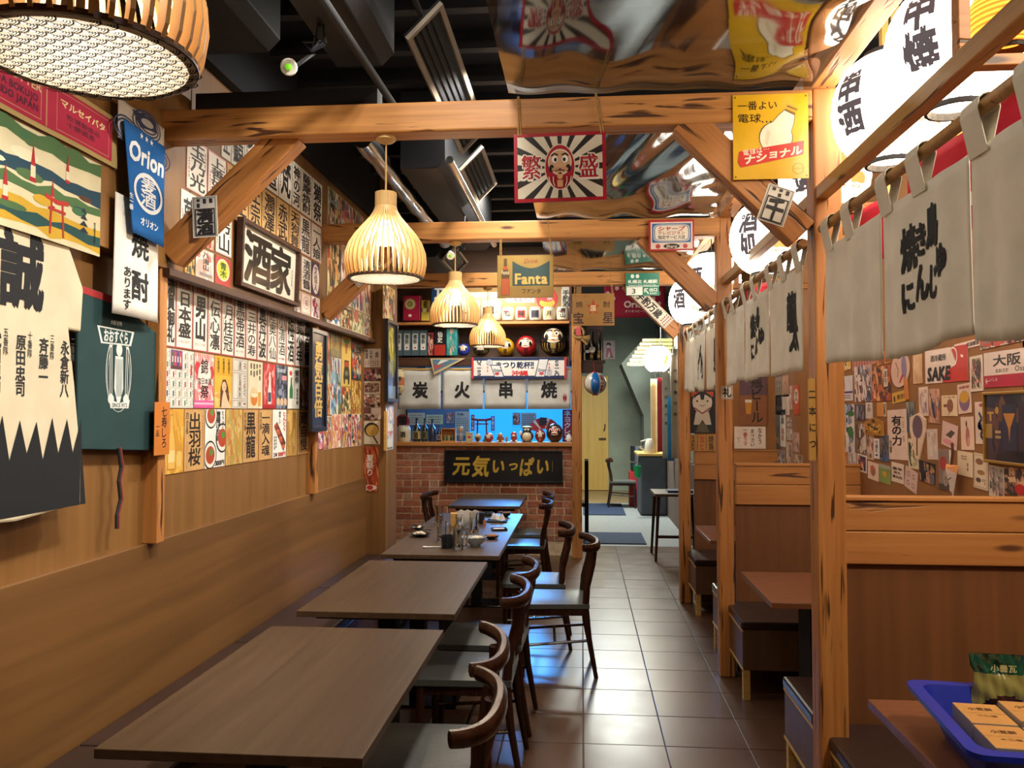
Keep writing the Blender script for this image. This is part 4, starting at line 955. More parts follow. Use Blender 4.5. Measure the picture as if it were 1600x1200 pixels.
def greenbottle(p, w, h):
    p.border(0, 0, w, h, .003, '#c9c2b4', 1); p.poly([(w*.14,h*.25),(w*.14,h*.45),(w*.22,h*.6),(w*.22,h*.75),(w*.32,h*.75),(w*.32,h*.6),(w*.4,h*.45),(w*.4,h*.25)], '#2f7a48', 2); p.ell(w*.22, h*.85, w*.1, h*.06, '#C63a34', 2); p.vt('獺祭', w*.74, h*.95, h*.62, w*.32, '#2a2a28', 2, .03); p.fine(w*.5, h*.2, w*.6, h*.9, '#777', 1, 1); p.vt('純米吟醸', w*.78, h*.5, h*.1, w*.16, '#3a3a36', 2, .01)
g = 'posters of the middle row on the left wall'
for x0, x1, col, nm, d in ((254,302,'#EFEBE2','white sheet crowded with a grid of small bottles', grid_of_products), (302.6,333.6,'#F0C9C4','pink poster with red circles and brushed black characters', pink_fest), (334,362,'#DDA722','yellow poster with a long haired woman under a block of writing', woman), (362.5,386,'#E8E2D6','white sheet of outlined bottle labels', labels),
        (386.6,409.8,'#EADFC0','cream poster with an amber drink at its foot', cream), (410,430,'#C62F34','bright red poster with one pale bottle', redsake), (430,448.8,'#595d6e','dark grey poster with a pink tag and three discs', greybeer), (449,468,'#EDE8DC','white poster with a slim green bottle', greenbottle),
        (468.4,482,'#8a5a3a','brown picture beside the black plaque', lambda p, w, h: (p.art(0, 0, w, h, ['#8a5a3a','#D9B894','#3c2a24','#B3462f','#E8D8C0'], 24, 6), p.ht('東京', w*.1, w*.9, h*.12, h*.1, '#EDE0CC', 3, .03)))):
    poster(x0, x1, zA1-.004, zB1, XL, col, nm, d, g)
def goldbottle(p, w, h):
    p.art(0, 0, w, h, ['#D9A23A','#E3B350','#CC922e','#E0AC48'], 14, 2, .9, .5); b = [(.30,.06),(.30,.42),(.36,.6),(.40,.7),(.41,.92)]; p.poly([(w*x,h*y) for x,y in b]+[(w*(.94-x),h*y) for x,y in b[::-1]], '#B5822e', 2.6); b = [(.32,.08),(.32,.41),(.38,.6),(.42,.7),(.43,.9)]; p.poly([(w*x,h*y) for x,y in b]+[(w*(.94-x),h*y) for x,y in b[::-1]], '#E0B256', 2.8)
    p.q(w*.33, h*.18, w*.61, h*.36, '#E9CF8c', 3); p.q(w*.7, h*.1, w*.9, h*.34, '#E8C26c', 2.7)
def chicken(txt, bowls, price='300円'):
    def d(p, w, h):
        for cx, cy, r in bowls: p.ell(w*cx, h*cy, w*r, w*r, '#22242c', 1.5, 22); p.ell(w*cx, h*cy, w*r*.88, w*r*.88, '#EDE6DC', 2, 22); p.ell(w*cx, h*cy, w*r*.68, w*r*.62, '#B4452a', 2.4); p.ell(w*cx+w*.03, h*cy+w*r*.2, w*r*.3, w*r*.25, '#5d8a3e', 2.8)
        p.vt(txt, w*.64, h*.97, h*.45, w*.2, '#221d1c', 2, .05); p.vt('たっぷり', w*.87, h*.98, h*.62, w*.13, '#221d1c', 2, .03); p.ht(price, w*.5, w*.97, h*.07, h*.09, '#221d1c', 2, .06)
    return d
def skewers(p, w, h):
    p.poly([(w*.1,h*.65),(w*.3,h*.75),(w*.95,h*.3),(w*.8,h*.12)], '#3a2320', 1.5)
    for i in range(9): p.ell(w*(.22+.07*i), h*(.66-.055*i)+.004*(i % 2), w*.13, h*.045, ['#B5502e','#7e2f22','#C9683c'][i % 3], 2+.05*i)
    p.vt('とんとく', w*.85, h*.96, h*.55, w*.26, '#C8322e', 2, .05); p.vt('美味しい', w*.5, h*.97, h*.7, w*.14, '#2a2422', 2, .02); p.ht('300円', w*.38, w*.95, h*.07, h*.09, '#C8322e', 2, .06); p.fine(w*.08, h*.15, w*.3, h*.45, '#333', 2, 2); p.ht('2本', w*.06, w*.34, h*.07, h*.09, '#222', 2, .04)
T = '#CFA468'
def tan(t, bold=.03): return lambda p, w, h: (p.vt(t, w*.5, h*.95, h*.08, w*.58, '#2b2220', 1.5, bold), p.vt('四合瓶', w*.13, h*.95, h*.6, w*.12, '#4a3424', 1, .01), p.vt('一八〇〇ポイント', w*.13, h*.5, h*.05, w*.1, '#A0503a', 1, .0), p.fine(w*.86, h*.3, w*.95, h*.9, '#B07a52', 1, 1), p.border(0, 0, w, h, .004, '#C88E58', 1))
g = 'posters of the bottom row on the left wall'
for x0, x1, col, nm, d in ((250,287.5,'#D9A23A','golden poster with one tall pale bottle', goldbottle), (288,320,T,'tan strip with three large brushed characters, nearest in the bottom row', tan('出羽桜')), (320.5,352,'#EFEBE4','white food poster with three dark bowls and a price', chicken('唐揚げ定番', ((.28,.9,.3),(.25,.22,.32),(.86,.5,.34)))),
        (352.5,379,'#C9A04e','golden poster with faint drawn patterns', lambda p, w, h: p.art(0, 0, w, h, ['#CBA350','#D9B668','#BE9440','#B5A25a','#C77f4a','#D8BE7c'], 60, 8, 1, .2)), (379.5,404,T,'tan strip with two thick dragon-like characters', tan('黒龍',.04)), (404.5,425.5,T,'tan strip with four brushed characters in the bottom row', tan('一滴入魂')),
        (426,447.5,'#EFEBE4','white food poster with grilled skewers and a red price', skewers), (448,464.5,'#C79A50','golden poster with outlined glasses', lambda p, w, h: (p.art(0,0,w,h,['#C79A50','#D4AA60','#B88a40'], 12, 3, .9, .5), p.border(w*.1,h*.2,w*.4,h*.55,.003,'#8c6a2e',2), p.border(w*.5,h*.15,w*.8,h*.6,.003,'#8c6a2e',2), p.vt('梅酒ハイ', w*.7, h*.95, h*.6, w*.25, '#8a5a2a', 2, .02))), (465,484,T,'tan strip below the black plaque, partly covered', tan('蔵自慢'))):
    poster(x0, x1, zB1-.002, zC1, XL, col, nm, d, g)
# ---- top panel rows
def zr(k): return EYE + k*1.70
W_ = '#EAE4D8'; r1, r2, r3, r4 = (.875, .712), (.708, .568), (.562, .437), (.432, .352)
D = []
for x0, x1, t, nm in ((341,356,'菊正','first white strip under the nearest beam'), (356.5,377.5,'酔鯨','second white strip under the nearest beam'), (378,404,'大七','third white strip under the nearest beam'), (407,431.5,'醸造','white strip just right of the nearest brace, topmost row'), (432,452.5,'梵','white topmost strip with one giant brushed character'), (453,466.5,'神の河','white topmost strip with three loose characters'), (467,484,'薩摩焼酎','white topmost strip with thick stamped characters and red lines'), (484.5,500.5,'獺祭','last white strip of the topmost row')):
    D.append((x0, x1, r1, W_, nm, strip(t, '', '', '', bold=.04, hc='#B33'), 'white strips of the topmost row'))
for x0, x1, c, t, nm in ((286,319,W_,'玉乃光','large white strip with three brushed characters left of the nearest brace'), (320,349,W_,'上善如水','large white strip with a spiky cursive hand left of the nearest brace'), (350,362,T,'春鹿','narrow tan strip hidden behind the nearest brace'), (363,384,T,'本生','tan strip right beside the nearest brace'), (385,405,T,'正宗','tan strip above the framed calligraphy corner'), (406,428,T,'澗澤','tan strip with two dense characters above the framed calligraphy'), (429,448,T,'赤武','tan strip with two open characters above the framed calligraphy'), (449,465.8,T,'天狗舞','tan strip with three thin characters above the framed calligraphy'), (466,483,W_,'黒龍','white strip right of the tan strips'), (484,500,W_,'一人娘','white strip closest to the middle beam')):
    D.append((x0, x1, r2, c, nm, strip(t, '', '', '#E0A8A0' if c == W_ else '', bold=.03), 'second row strips of the top panel'))
D += [(278,303,r3,W_,'small white slip left of the nearest brace', strip('夢','','','',fine=2), None), (304,331,r3,'#C98a80','small reddish label behind the nearest brace', lambda p,w,h: p.art(0,0,w,h,['#C98a80','#EAD8CC','#A84a42','#e9c7a0'],16,4), None), (333,359,r3,W_,'small white label with two vertical characters left of the framed calligraphy', strip('男山','','','#B98a7c'), None),
      (285,301,r4,'#E2B85c','small yellow label at the foot of the nearest brace', lambda p,w,h: p.art(0,0,w,h,YL,16,5), None), (302,331,r4,'#EBD9D0','pale label with brushed writing and a grey bar', lambda p,w,h: (p.art(0,0,w,h,['#EBDDD4','#E8B9AC','#F2E8E0','#D9867a'],18,6,.8,.4), p.vt('八海山',w*.55,h*.92,h*.3,w*.35,'#2a2424',3,.02), p.q(w*.2,h*.08,w*.9,h*.2,'#8a827c',3)), None), (333,358,r4,'#B5403a','red label with a round yellow-green middle', lambda p,w,h: (p.ell(w*.5,h*.55,w*.42,h*.4,'#F0E0C0',1), p.ell(w*.5,h*.55,w*.36,h*.34,'#C8CC3a',1.5), p.vt('青木',w*.5,h*.82,h*.28,w*.4,'#2f4a1e',2.5,.03)), None),
      (459,467.5,r3,'#D9964e','narrow orange slip right of the framed calligraphy', strip('しぼり','','','',fine=0), None), (469,484,r3,'#E4DDD4','white label with faint cursive writing right of the framed calligraphy', strip('清酒鶴','','','#C9b0a8'), None), (485,497.5,r3,'#4a3a5a','dark purple label with a pale oval of writing', lambda p,w,h: (p.ell(w*.5,h*.5,w*.45,h*.46,'#E8D8CC',1), p.vt('文佳人',w*.5,h*.9,h*.12,w*.42,'#2a2022',2,.02)), None),
      (457,467.5,r4,'#E3DBD0','black and white mottled label beside the frame foot', lambda p,w,h: p.art(0,0,w,h,['#E3DBD0','#2c2a2a','#8a8078','#B5645a'],20,7), None), (469,484,r4,'#DCC8B8','beige label with a ringed rosette', lambda p,w,h: (p.border(w*.05,h*.03,w*.95,h*.97,.004,'#B5645a',1), p.ring(w*.5,h*.55,w*.3,h*.3,.006,'#B08a80',1.5), p.vt('福',w*.5,h*.7,h*.4,w*.3,'#8c6a60',2,.02)), None), (485,498,r4,'#EDE6E0','white label with a red and violet figure', lambda p,w,h: p.art(w*.08,h*.04,w*.92,h*.96,['#E9E2DC','#B5333a','#6a4a7a','#E0C8C0','#43344a'],24,8), None)]
for x0, x1, (a, b), c, nm, d, gr in D: poster(x0, x1, zr(a), zr(b), XU, c, nm, d, gr)
cols = [509, 531, 549, 566, 577.5]; nms = [('blue and gold samurai print','crowded red street print','pale festival print','narrow dim print'), ('ochre battle print','crowded pink festival print','print of packed figures','narrow leafy print'), ('white and blue print with flowing robes','yellow-green print of a lady','green hill print with a red sun','narrow print of tangled figures')]
pals = [(UK,PK,UK,BG), (YL,PK,PK,UK), (BL,YL,['#B7B27c','#8a8a54','#D8CC9a','#6d7048','#E0D8b0'],UK)]
for j, (a, b) in enumerate(((.895,.712),(.706,.452),(.448,.352))):
    for i in range(4):
        def d(p, w, h, i=i, j=j):
            p.art(.004, .004, w-.004, h-.004, pals[j][i], 70, 11*i+j+1, 1, .3)
            if (i, j) == (2, 2): p.ell(w*.35, h*.8, w*.2, w*.2, '#C4604e', 3)
            if (i, j) == (1, 2): p.ell(w*.45, h*.82, w*.22, h*.12, '#2c2a2c', 3); p.ell(w*.4, h*.74, w*.15, h*.1, '#E6D6AC', 3.3)
        poster(cols[i]+.3, cols[i+1]-.3, zr(a), zr(b), XU, '#E2D6B8', nms[j][i]+', '+('upper','middle','lowest')[j]+' row beyond the middle beam', d, 'old prints on the top panel')
# framed calligraphy
t_m, w, h = lwz(362.5, 456, zr(.5635), zr(.352)+.02, XU, .006)
def pic_frame(name, m, w, h, b, col_in, label, cat, draw, dep=.03, fmat='frame', tilt=0):
    t = thing(name, label, cat); t.matrix_world = m @ Matrix.Rotation(tilt, 4, 'X')
    mb = MB()
    for q in ((0,0,w,b),(0,h-b,w,h),(0,b,b,h-b),(w-b,b,w,h-b)): mb.box((q[0],q[1],0),(q[2],q[3],dep))
    mb.build('frame', fmat, t, bevel=.002)
    mb = MB(); mb.box((b,b,.002),(w-b,h-b,.01), 0, col_in); mb.build('panel', 'gloss', t)
    p = P(); draw(p, w, h); o = p.build('print', 'gloss', t); o.location = (0,0,.0105); return t
pic_frame('framed_calligraphy', t_m, w, h, .022, '#E4DDCA', 'dark framed calligraphy of two huge black characters standing on the ledge', 'frame', lambda p, w, h: (p.ch('酒', w*.31, h*.5, w*.44, h*.82, '#23221f', 2, .055), p.ch('家', w*.70, h*.5, w*.40, h*.80, '#23221f', 2, .05), p.fine(w*.90, h*.3, w*.925, h*.6, '#777', 1, 1)), .035, 'darktrim', .03)
m, w, h = lw(479.5, 504.5, 511, 675, XL+.075, .01)
def plaque(txt, ring=False):
    def d(p, w, h):
        p.border(w*.1, w*.1, w-w*.1, h-w*.1, .006, '#3a3f4a', 1)
        p.vt(txt, w*.5, h*.88, h*.14, w*.5, '#D0A84a', 2, .05)
    return d
t = pic_frame('black_plaque', m, w, h, .028, '#1c2230', 'tall black framed plaque with four gold characters on the left wall', 'plaque', plaque('勇気百倍'), .022)
# old prints under the ledge, far end
Z = [(498,514.5,512,566,'#D98A55','orange print with tiny figures beside the black plaque',['#D98A55','#C06a3e','#E8B080','#8a4a34'],20), (505,514.5,567,600,'#B5B88c','narrow pale green print beside the black plaque',['#B5B88c','#8a9470','#D8d4b0','#556a5a'],20), (505,514.5,600,648,'#CE8440','narrow orange print with a bird-like shape',['#CE8440','#7a4a2a','#E0b070','#A85a2e'],20),
     (515,532,517,556,'#8c8464','grey green print with two golden domes',['#8c8464','#C9A24e','#6d6a52','#A89a6c'],24), (515,532,557,648,'#DADCD2','white and blue print of swirling robes with a red bloom',['#DADCD2','#3c6a94','#B5453e','#EFEBDc','#8cb0c4','#5d6a3e'],50), (532.5,548,523,603,'#D8B458','yellow print of a stacked black and red lantern tower',None,0),
     (548.5,563.5,532,549,'#2c3a48','small teal night print, upper of two',TL,24), (548.5,563.5,551,592,'#2c3a48','small teal night print with red figures, lower of two',TL,40), (532.5,547.5,604,647,'#D2A85c','yellow print of grouped masks',YL,40), (548.5,563.5,595,647,'#D0A646','golden print of tall reeds',['#D0A646','#B5862e','#E0c070','#7a5a24','#A8642e'],50),
     (489,504.5,676,704,'#B5485a','red and violet scrap under the black plaque',['#B5485a','#D88a9a','#6a4a7a','#E8d8d4'],20), (505,517,650,703,'#E2D0B4','crowd print with yellow sky, first of the bottom crowd prints',PK+['#D8C23e'],60), (517.5,532,646,701,'#E5BFAE','pink crowd print, second of the bottom crowd prints',['#E5BFAE','#D98a7c','#EED8C4','#C9606a','#D9A05c'],60), (532.5,548,646,700,'#E2CDB8','red and white crowd print, third of the bottom crowd prints',PK,70), (548.5,564,647,698,'#E2CDB8','pale crowd print at the wall end, last of the bottom crowd prints',PK+['#3c5a48'],70)]
for i, (x0, x1, yt, yb, c, nm, pal, n) in enumerate(Z):
    m, w, h = lw(x0, x1, yt, yb, XL)
    def d(p, w, h, pal=pal, n=n, i=i):
        if pal: p.art(.003, .003, w-.003, h-.003, pal, n, 40+i, 1, .3)
        else:
            p.q(w*.3, h*.36, w*.75, h*.52, '#B5452e', 2); p.border(w*.3, h*.36, w*.75, h*.52, .01, '#2c2620', 2.5); p.poly([(w*.2,h*.2),(w*.28,h*.36),(w*.77,h*.36),(w*.85,h*.2),(w*.8,h*.05),(w*.68,h*.04),(w*.65,h*.14),(w*.38,h*.14),(w*.35,h*.04),(w*.25,h*.05)], '#3c3a2e', 2); p.ell(w*.5, h*.26, w*.16, h*.05, '#7a7a5a', 3); p.ell(w*.5, h*.9, w*.3, h*.05, '#4e7a44', 2); p.poly([(w*.35,h*.85),(w*.65,h*.85),(w*.55,h*.65),(w*.4,h*.65)], '#A8642e', 1.8)
    sheet('old_print', w, h, c, m, nm, 'print', d, 'old prints under the ledge')
# pillar: snapshots facing the room, pictures on its side
PF = 6.16*K
for i, (x0, x1, yt, yb, c, nm, d) in enumerate(((567,595,545,574,'#D8C8BC','beige calendar sheet with three small brush figures, topmost on the pillar', lambda p,w,h: (p.vt('寿福禄',w*.2,h*.95,h*.45,w*.16,'#3c2c30',1,.03), p.vt('山水',w*.45,h*.95,h*.45,w*.16,'#3c2c30',1,.03), p.vt('金',w*.78,h*.9,h*.5,w*.2,'#3c2c30',1,.03), p.fine(w*.1,h*.05,w*.9,h*.35,'#A0857c',1,6))),
        (567,595,577,595,'#6B3F3A','snapshot of a red lantern and white figures', lambda p,w,h: p.art(0,0,w,h,['#4a3040','#C7605a','#E8dcd4','#2c2430','#8a5a5a'],30,3)), (568,594,596,615.5,'#EADFD2','white bordered snapshot of a brown house', lambda p,w,h: p.art(w*.06,h*.1,w*.94,h*.92,['#B5A090','#6B3F3A','#8a6a58','#D0c0b0'],24,4)), (567,594,616.5,636.5,'#A87A66','snapshot of a roof with an orange front', lambda p,w,h: p.art(0,0,w,h,BG+['#C9703e'],30,5)), (567,595,637,656,'#B09088','dim snapshot in two halves', lambda p,w,h: (p.q(0,0,w*.45,h,'#7a4a48',1), p.q(w*.45,0,w,h,'#D8ccc2',1), p.art(w*.1,0,w*.9,h*.5,BG,12,6,1.5))),
        (568,594,657.5,694,'#E4DCC4','sheet printed with a round gold fan', lambda p,w,h: (p.ell(w*.48,h*.62,w*.44,h*.31,'#2c2824',1,24), p.ell(w*.52,h*.58,w*.38,h*.25,'#C9A24e',1.5,24), p.line([(w*.58,h*.35),(w*.85,h*.03)],.012,'#3a2a20',2))), (565,591,698,768,'#C0532a','orange festival poster with white brushed characters, lowest on the pillar', lambda p,w,h: (p.art(0,0,w,h,['#C0532a','#D9703a','#A8401f','#E08a4a','#8a3018'],40,7,1,.3), p.vt('夏祭り',w*.5,h*.82,h*.35,w*.45,'#F2E8DC',3.2,.03), p.ell(w*.5,h*.09,w*.42,h*.06,'#E8DCD0',3), p.ell(w*.5,h*.09,w*.2,h*.05,'#C8322e',3.4))))):
    m, w, h = fr(x0, x1, yt, yb, PF-.004); sheet('pillar_print', w, h, c, m, nm, 'print', d, 'prints on the pillar')
m, w, h = lw(599.5, 616.5, 497, 628, XP, .004)
pic_frame('framed_picture', m, w, h, .03, '#2a2a30', 'dark framed picture of yellow blossoms on the pillar side', 'picture', lambda p,w,h: (p.art(.03,.03,w-.03,h-.03,['#2c2c32','#33343c','#8a8a4a','#26262c','#4a5046'],30,12,1,.3), p.art(w*.25,h*.5,w*.7,h*.92,['#2c2c32','#C2BE3e','#D8D25a','#A8A83a'],26,13,2,.3), p.q(.03,.03,w-.03,h*.2,'#7a8c94',2.5)), .03)
m, w, h = lw(597.8, 616.5, 442, 497, XP); sheet('old_print', w, h, '#D6B25A', m, 'yellow print of dancers above the framed blossoms', 'print', lambda p,w,h: p.art(0,0,w,h,YL+['#B8A0A0'],50,14,1,.3))
m, w, h = lw(602, 614, 633, 704, XP); sheet('old_print', w, h, '#DCE2E6', m, 'narrow white and blue poster with pink sky on the pillar side', 'print', lambda p,w,h: (p.art(0,h*.25,w,h,['#C8D4E0','#6a94b8','#E0c4d0','#EDE8EA'],30,15,1,.3), p.fine(w*.1,h*.3,w*.9,h*.42,'#B53a44',3,4), p.ht('美波',w*.2,w*.9,h*.04,h*.05,'#333',2,.03)))
mb = MB(); a = atX(599, 640, XP); mb.box((XP, a.y+.02, 1.34), (XP+.02, a.y+.07, 1.66)); tag(mb.build('wood_strip', 'pale'), 'short pale wooden strip nailed on the pillar side', 'strip')

# ------------------------------------------------------------------ cloths on the near left wall
def yz(px, py, X): a = atX(px, py, X); return a.y, a.z
def towel_butter(p, w, h):
    p.q(0, 0, w, h, '#B39A62', 0); p.q(w*.02, h*.09, w*.955, h*.91, '#B02645', 1); p.line([(w*.5,h*.1),(w*.5,h*.9)], .006, '#C98A6a', 2)
    p.border(w*.04, h*.16, w*.47, h*.85, .003, '#C98A72', 1.5); p.border(w*.56, h*.14, w*.93, h*.86, .003, '#C77a68', 1.5)
    p.ht('MARUSEI BUTTER', w*.03, w*.47, h*.70, h*.15, '#D9BE8c', 2, .03); p.ht('A. TODA BOKUJO', w*.09, w*.45, h*.50, h*.13, '#5c1f3a', 2, .05); p.ht('HOKKAIDO JAPAN', w*.09, w*.45, h*.33, h*.13, '#5c1f3a', 2, .05)
    p.ht('マルセイバタ', w*.58, w*.9, h*.66, h*.16, '#E6D29a', 2, .04); p.ht('牧場製造品', w*.62, w*.86, h*.46, h*.11, '#6a1d34', 2, .03); p.ht('十勝國產', w*.62, w*.82, h*.33, h*.11, '#6a1d34', 2, .03)
tb0, tb1 = yz(184, 187, XU+.012), yz(178, 262, XU+.012)
cloth('souvenir_towel', .80, tb0[1]-tb1[1], '#B39A62', frame_mat((XU+.012, tb0[0]-.80, tb1[1]), (0,1,0), (0,0,1)), 'crimson towel with gold borders and butter packet writing, uppermost on the near left wall', 'towel', towel_butter, lambda x, y: .002*math.sin(14*x))
def towel_land(p, w, h):
    r = random.Random(5); p.q(0, 0, w, h, '#D6CBA6', .5)
    def band(y0, y1, c, l, s):
        q = random.Random(s); top = [(w*i/14, h*(y1+q.uniform(-.04, .04))) for i in range(15)]; bot = [(w*i/14, h*(y0+q.uniform(-.04, .04))) for i in range(15)]
        for i in range(14): p.poly([bot[i], bot[i+1], top[i+1], top[i]], c, l)
    band(.86, 1, '#4B6B40', 1, 1); band(.55, .68, '#1F4152', 1, 2); band(.4, .5, '#4B6B40', 1, 3); band(.05, .3, '#C9A02c', 1, 4); band(.12, .2, '#1f4a4a', 1.3, 6)
    for i in range(26):
        x, y = r.uniform(.02, .92)*w, r.uniform(.1, .95)*h; p.ell(x, y, w*r.uniform(.02, .075), h*r.uniform(.02, .06), r.choice(['#C9A02c','#4B6B40','#E0D8B8','#1F4152','#5a3a2c','#E0D8B8','#3f6b48']), 1.6+.02*i, 10)
    for x, y, s in ((.38, .8, 1), (.62, .74, .9), (.8, .82, .7), (.5, .45, .8), (.72, .5, .7)):
        X, Y = x*w, y*h; p.poly([(X-.012*s,Y-.03*s),(X+.012*s,Y-.03*s),(X,Y+.05*s)], '#A8262c', 2.6); p.q(X-.012*s, Y-.07*s, X+.012*s, Y-.03*s, '#E0D0B0', 2.6); p.q(X-.016*s, Y-.085*s, X+.016*s, Y-.07*s, '#A8262c', 2.7)
    X, Y = w*.745, h*.16     # vermilion gate
    for s in (-.035, .035): p.line([(X+s, Y-.03), (X+s*.8, Y+.075)], .009, '#B2332a', 3)
    p.line([(X-.06, Y+.085), (X, Y+.076), (X+.06, Y+.085)], .014, '#B2332a', 3); p.line([(X-.045, Y+.05), (X+.045, Y+.05)], .009, '#B2332a', 3)
    X, Y = w*.9, h*.2       # pagoda
    for k in range(4): p.poly([(X-.028+.004*k, Y+.022*k), (X+.028-.004*k, Y+.022*k), (X, Y+.022*k+.018)], '#24333f', 3)
    p.vt('京都名所', w*.965, h*.35, h*.12, .012, '#2a2a20', 3, .01)
tb0, tb1 = yz(158, 258, XU+.035), yz(158, 402, XU+.035)
cloth('souvenir_towel', .95, tb0[1]-tb1[1], '#D6CBA6', frame_mat((XU+.035, tb0[0]-.95, tb1[1]), (0,1,0), (0,0,1)), 'towel printed with a green, yellow and white landscape and a red gate', 'towel', towel_land, lambda x, y: .003*math.sin(11*x+1))
m, w, h = lw(173.5, 248, 298, 489, -1.683)
def banner_shochu(p, w, h):
    p.ch('焼', w*.55, h*.64, w*.42, h*.25, '#1f1e22', 1, .035); p.ch('酎', w*.55, h*.28, w*.42, h*.27, '#1f1e22', 1, .035); p.vt('あります', w*.26, h*.42, h*.05, w*.16, '#1f1e22', 1, .02)
cloth('hanging_banner', w, h, '#E4E0D6', m, 'white hanging banner with brushed black characters, below the blue one', 'banner', banner_shochu, lambda x, y: .006*math.sin(12*x+3*y))
m, w, h = lw(187, 258, 184, 356, -1.655)
def banner_beer(p, w, h):
    p.ht('Orion', w*.10, w*.97, h*.77, h*.20, '#E9EEF2', 1, .05, .12); p.ht('★ ★ ★', w*.35, w*.7, h*.95, h*.06, '#E9EEF2', 1, 0)
    p.ring(w*.58, h*.43, w*.36, h*.19, w*.05, '#E9EEF2', 1, 28); p.ch('麦', w*.58, h*.505, w*.40, h*.15, '#E9EEF2', 1, .03); p.ch('酒', w*.58, h*.37, w*.40, h*.15, '#E9EEF2', 1, .03); p.ht('オリオン', w*.38, w*.84, h*.14, h*.09, '#E9EEF2', 1, .04)
    p.vt('生一番', w*.17, h*.36, h*.2, w*.09, '#E9EEF2', 1, .01)
cloth('hanging_banner', w, h, '#0E5FA8', m, 'bright blue tapering beer banner with a white ring and lettering', 'banner', banner_beer, lambda x, y: .006*math.sin(10*x+2*y+1), shape=lambda u, v: (w*(u+(1-u)*.22*(1-v)), h*(v-.02*u*(1-v))))
m, w, h = lw(181, 257, 150, 214, -1.668)
def towel_wave(p, w, h):
    for cx, cy, r0 in ((.2,.3,.3),(.85,.1,.28),(.6,.75,.3)):
        for k in range(3): p.ring(w*cx, h*cy, w*(r0-.06*k), h*(r0-.06*k)*1.2, w*.02, '#2c3c66', 1, 18)
    p.poly([(w*.3,h*.95),(w*.75,h*.98),(w*.8,h*.7),(w*.45,h*.6)], '#2c3350', 1.5); p.ell(w*.58, h*.8, w*.12, h*.1, '#B8B2B0', 2)
cloth('hanging_towel', w, h, '#C9C0B4', m, 'greyish towel with dark blue swirls above the blue banner', 'towel', towel_wave)
# festival shirt
XS = XL+.085; Yc = yz(128, 785, XS)[0]-.335
half = [(0,2.225),(.12,2.235)] + [(yz(px, py, XS)[0]-Yc, yz(px, py, XS)[1]) for px, py in ((100,374),(126,452),(122,519),(103,515),(112,600),(128,785))] + [(0,yz(128,785,XS)[1]-.02)]
def mir(h): return [(Yc+a, z) for a, z in h] + [(Yc-a, z) for a, z in h[-2:0:-1]]
t = thing('festival_shirt', 'cream short sleeved festival shirt with black writing and dark flame hem', 'shirt', (XS, Yc, 1.34))
loc = lambda pts: [(a-Yc, z-1.34) for a, z in pts]
mt = Matrix(((0,0,1,0),(1,0,0,0),(0,1,0,0),(0,0,0,1)))
mb = MB(); mb.prism(loc(mir(half))[::-1], -.012, .012, 0, '#D9CBAE'); o = mb.build('cloth_body', 'cloth_ink', t, bevel=.008); o.matrix_local = mt
p = P(); navy = '#0c1015'; hem = [(-.335,.005),(.335,.005),(.322,.12)]
q = random.Random(3); x = .32
top = []
for i in range(9):
    top += [(x-.018, .285+.02*q.random()), (x-.060, .165+.03*q.random())]; x -= .075
p2 = [(-.335,.005),(.335,.005),(.31,.18)]
for i in range(len(top)-1): p.poly([(top[i][0], .005), top[i], top[i+1], (top[i+1][0], .005)], navy, 1)
p.poly([(.335,.005),(.305,.005),(.302,.29),(.31,.18)], navy, 1); p.poly([(-.335,.005),(-.28,.005),(-.29,.25)], navy, 1)
for i, (tx, hd) in enumerate((('永倉新八','二番隊'),('斉藤一','三番隊'),('原田忠司','十番隊'),('武田観柳','五番隊'))): p.vt(tx, .21-.105*i, .545, .36 if len(tx) == 4 else .40, .042, '#2a2a2c', 1, .04); p.vt(hd, .25-.105*i, .56, .48, .02, '#3a3a3c', 1, .01)
p.ch('誠', 0, .74, .20, .24, '#1d1e22', 1, .06)
o = p.build('print', 'cloth_ink', t); o.matrix_local = mt @ Matrix.Translation((0,0,.0125))
mb = MB(); tl = [(yz(px, py, XS)[0]-Yc, yz(px, py, XS)[1]-1.34) for px, py in ((62,774),(104,770),(103,786),(72,806))]; mb.prism(tl[::-1], -.004, .0, 0, '#CFC6B4'); o = mb.build('shirt_tail', 'cloth_ink', t); o.matrix_local = mt @ Matrix.Translation((0,0,-.013))
# green apron
XA = XL+.04; ap = [yz(*q, XA) for q in ((119,443),(173,462),(243,520),(246,688),(229,704),(118,702))]
y0, z0 = ap[-1]; t = thing('green_apron', 'dark green apron with a white crest print hanging beside the shirt', 'apron', (XA, y0, z0)); lc = lambda px, py: (yz(px, py, XA)[0]-y0, yz(px, py, XA)[1]-z0)
mb = MB(); mb.prism([(a-y0, b-z0) for a, b in ap][::-1], -.006, .006, 0, '#173A3C'); o = mb.build('cloth_body', 'cloth_ink', t, bevel=.004); o.matrix_local = mt
p = P(); p.poly([lc(*q) for q in ((121,456),(121,445),(172,463),(172,474))][::-1], '#A62A2A', 1); p.poly([lc(118,445), lc(121,445), lc(125,480), lc(121,478)], '#B9B5AC', 1.2)
Wt = '#D5DAD6'; a, b, c, d = lc(149,508), lc(207,519), lc(202,541), lc(155,536)
p.poly([d, c, b, a], Wt, 1); k = [(u[0]*.88+.12*(a[0]+c[0])/2, u[1]*.82+.18*(a[1]+c[1])/2) for u in (d, c, b, a)]; p.poly(k, '#173A3C', 1.5); p.ht('おおすぐら', lc(159,525)[0], lc(198,525)[0], lc(178,526)[1], .05, Wt, 2, .05)
e = lc(183, 582); p.ring(e[0], e[1], .085, .15, .004, Wt, 1, 30); p.ring(e[0], e[1]-.01, .075, .14, .002, Wt, 1, 30)
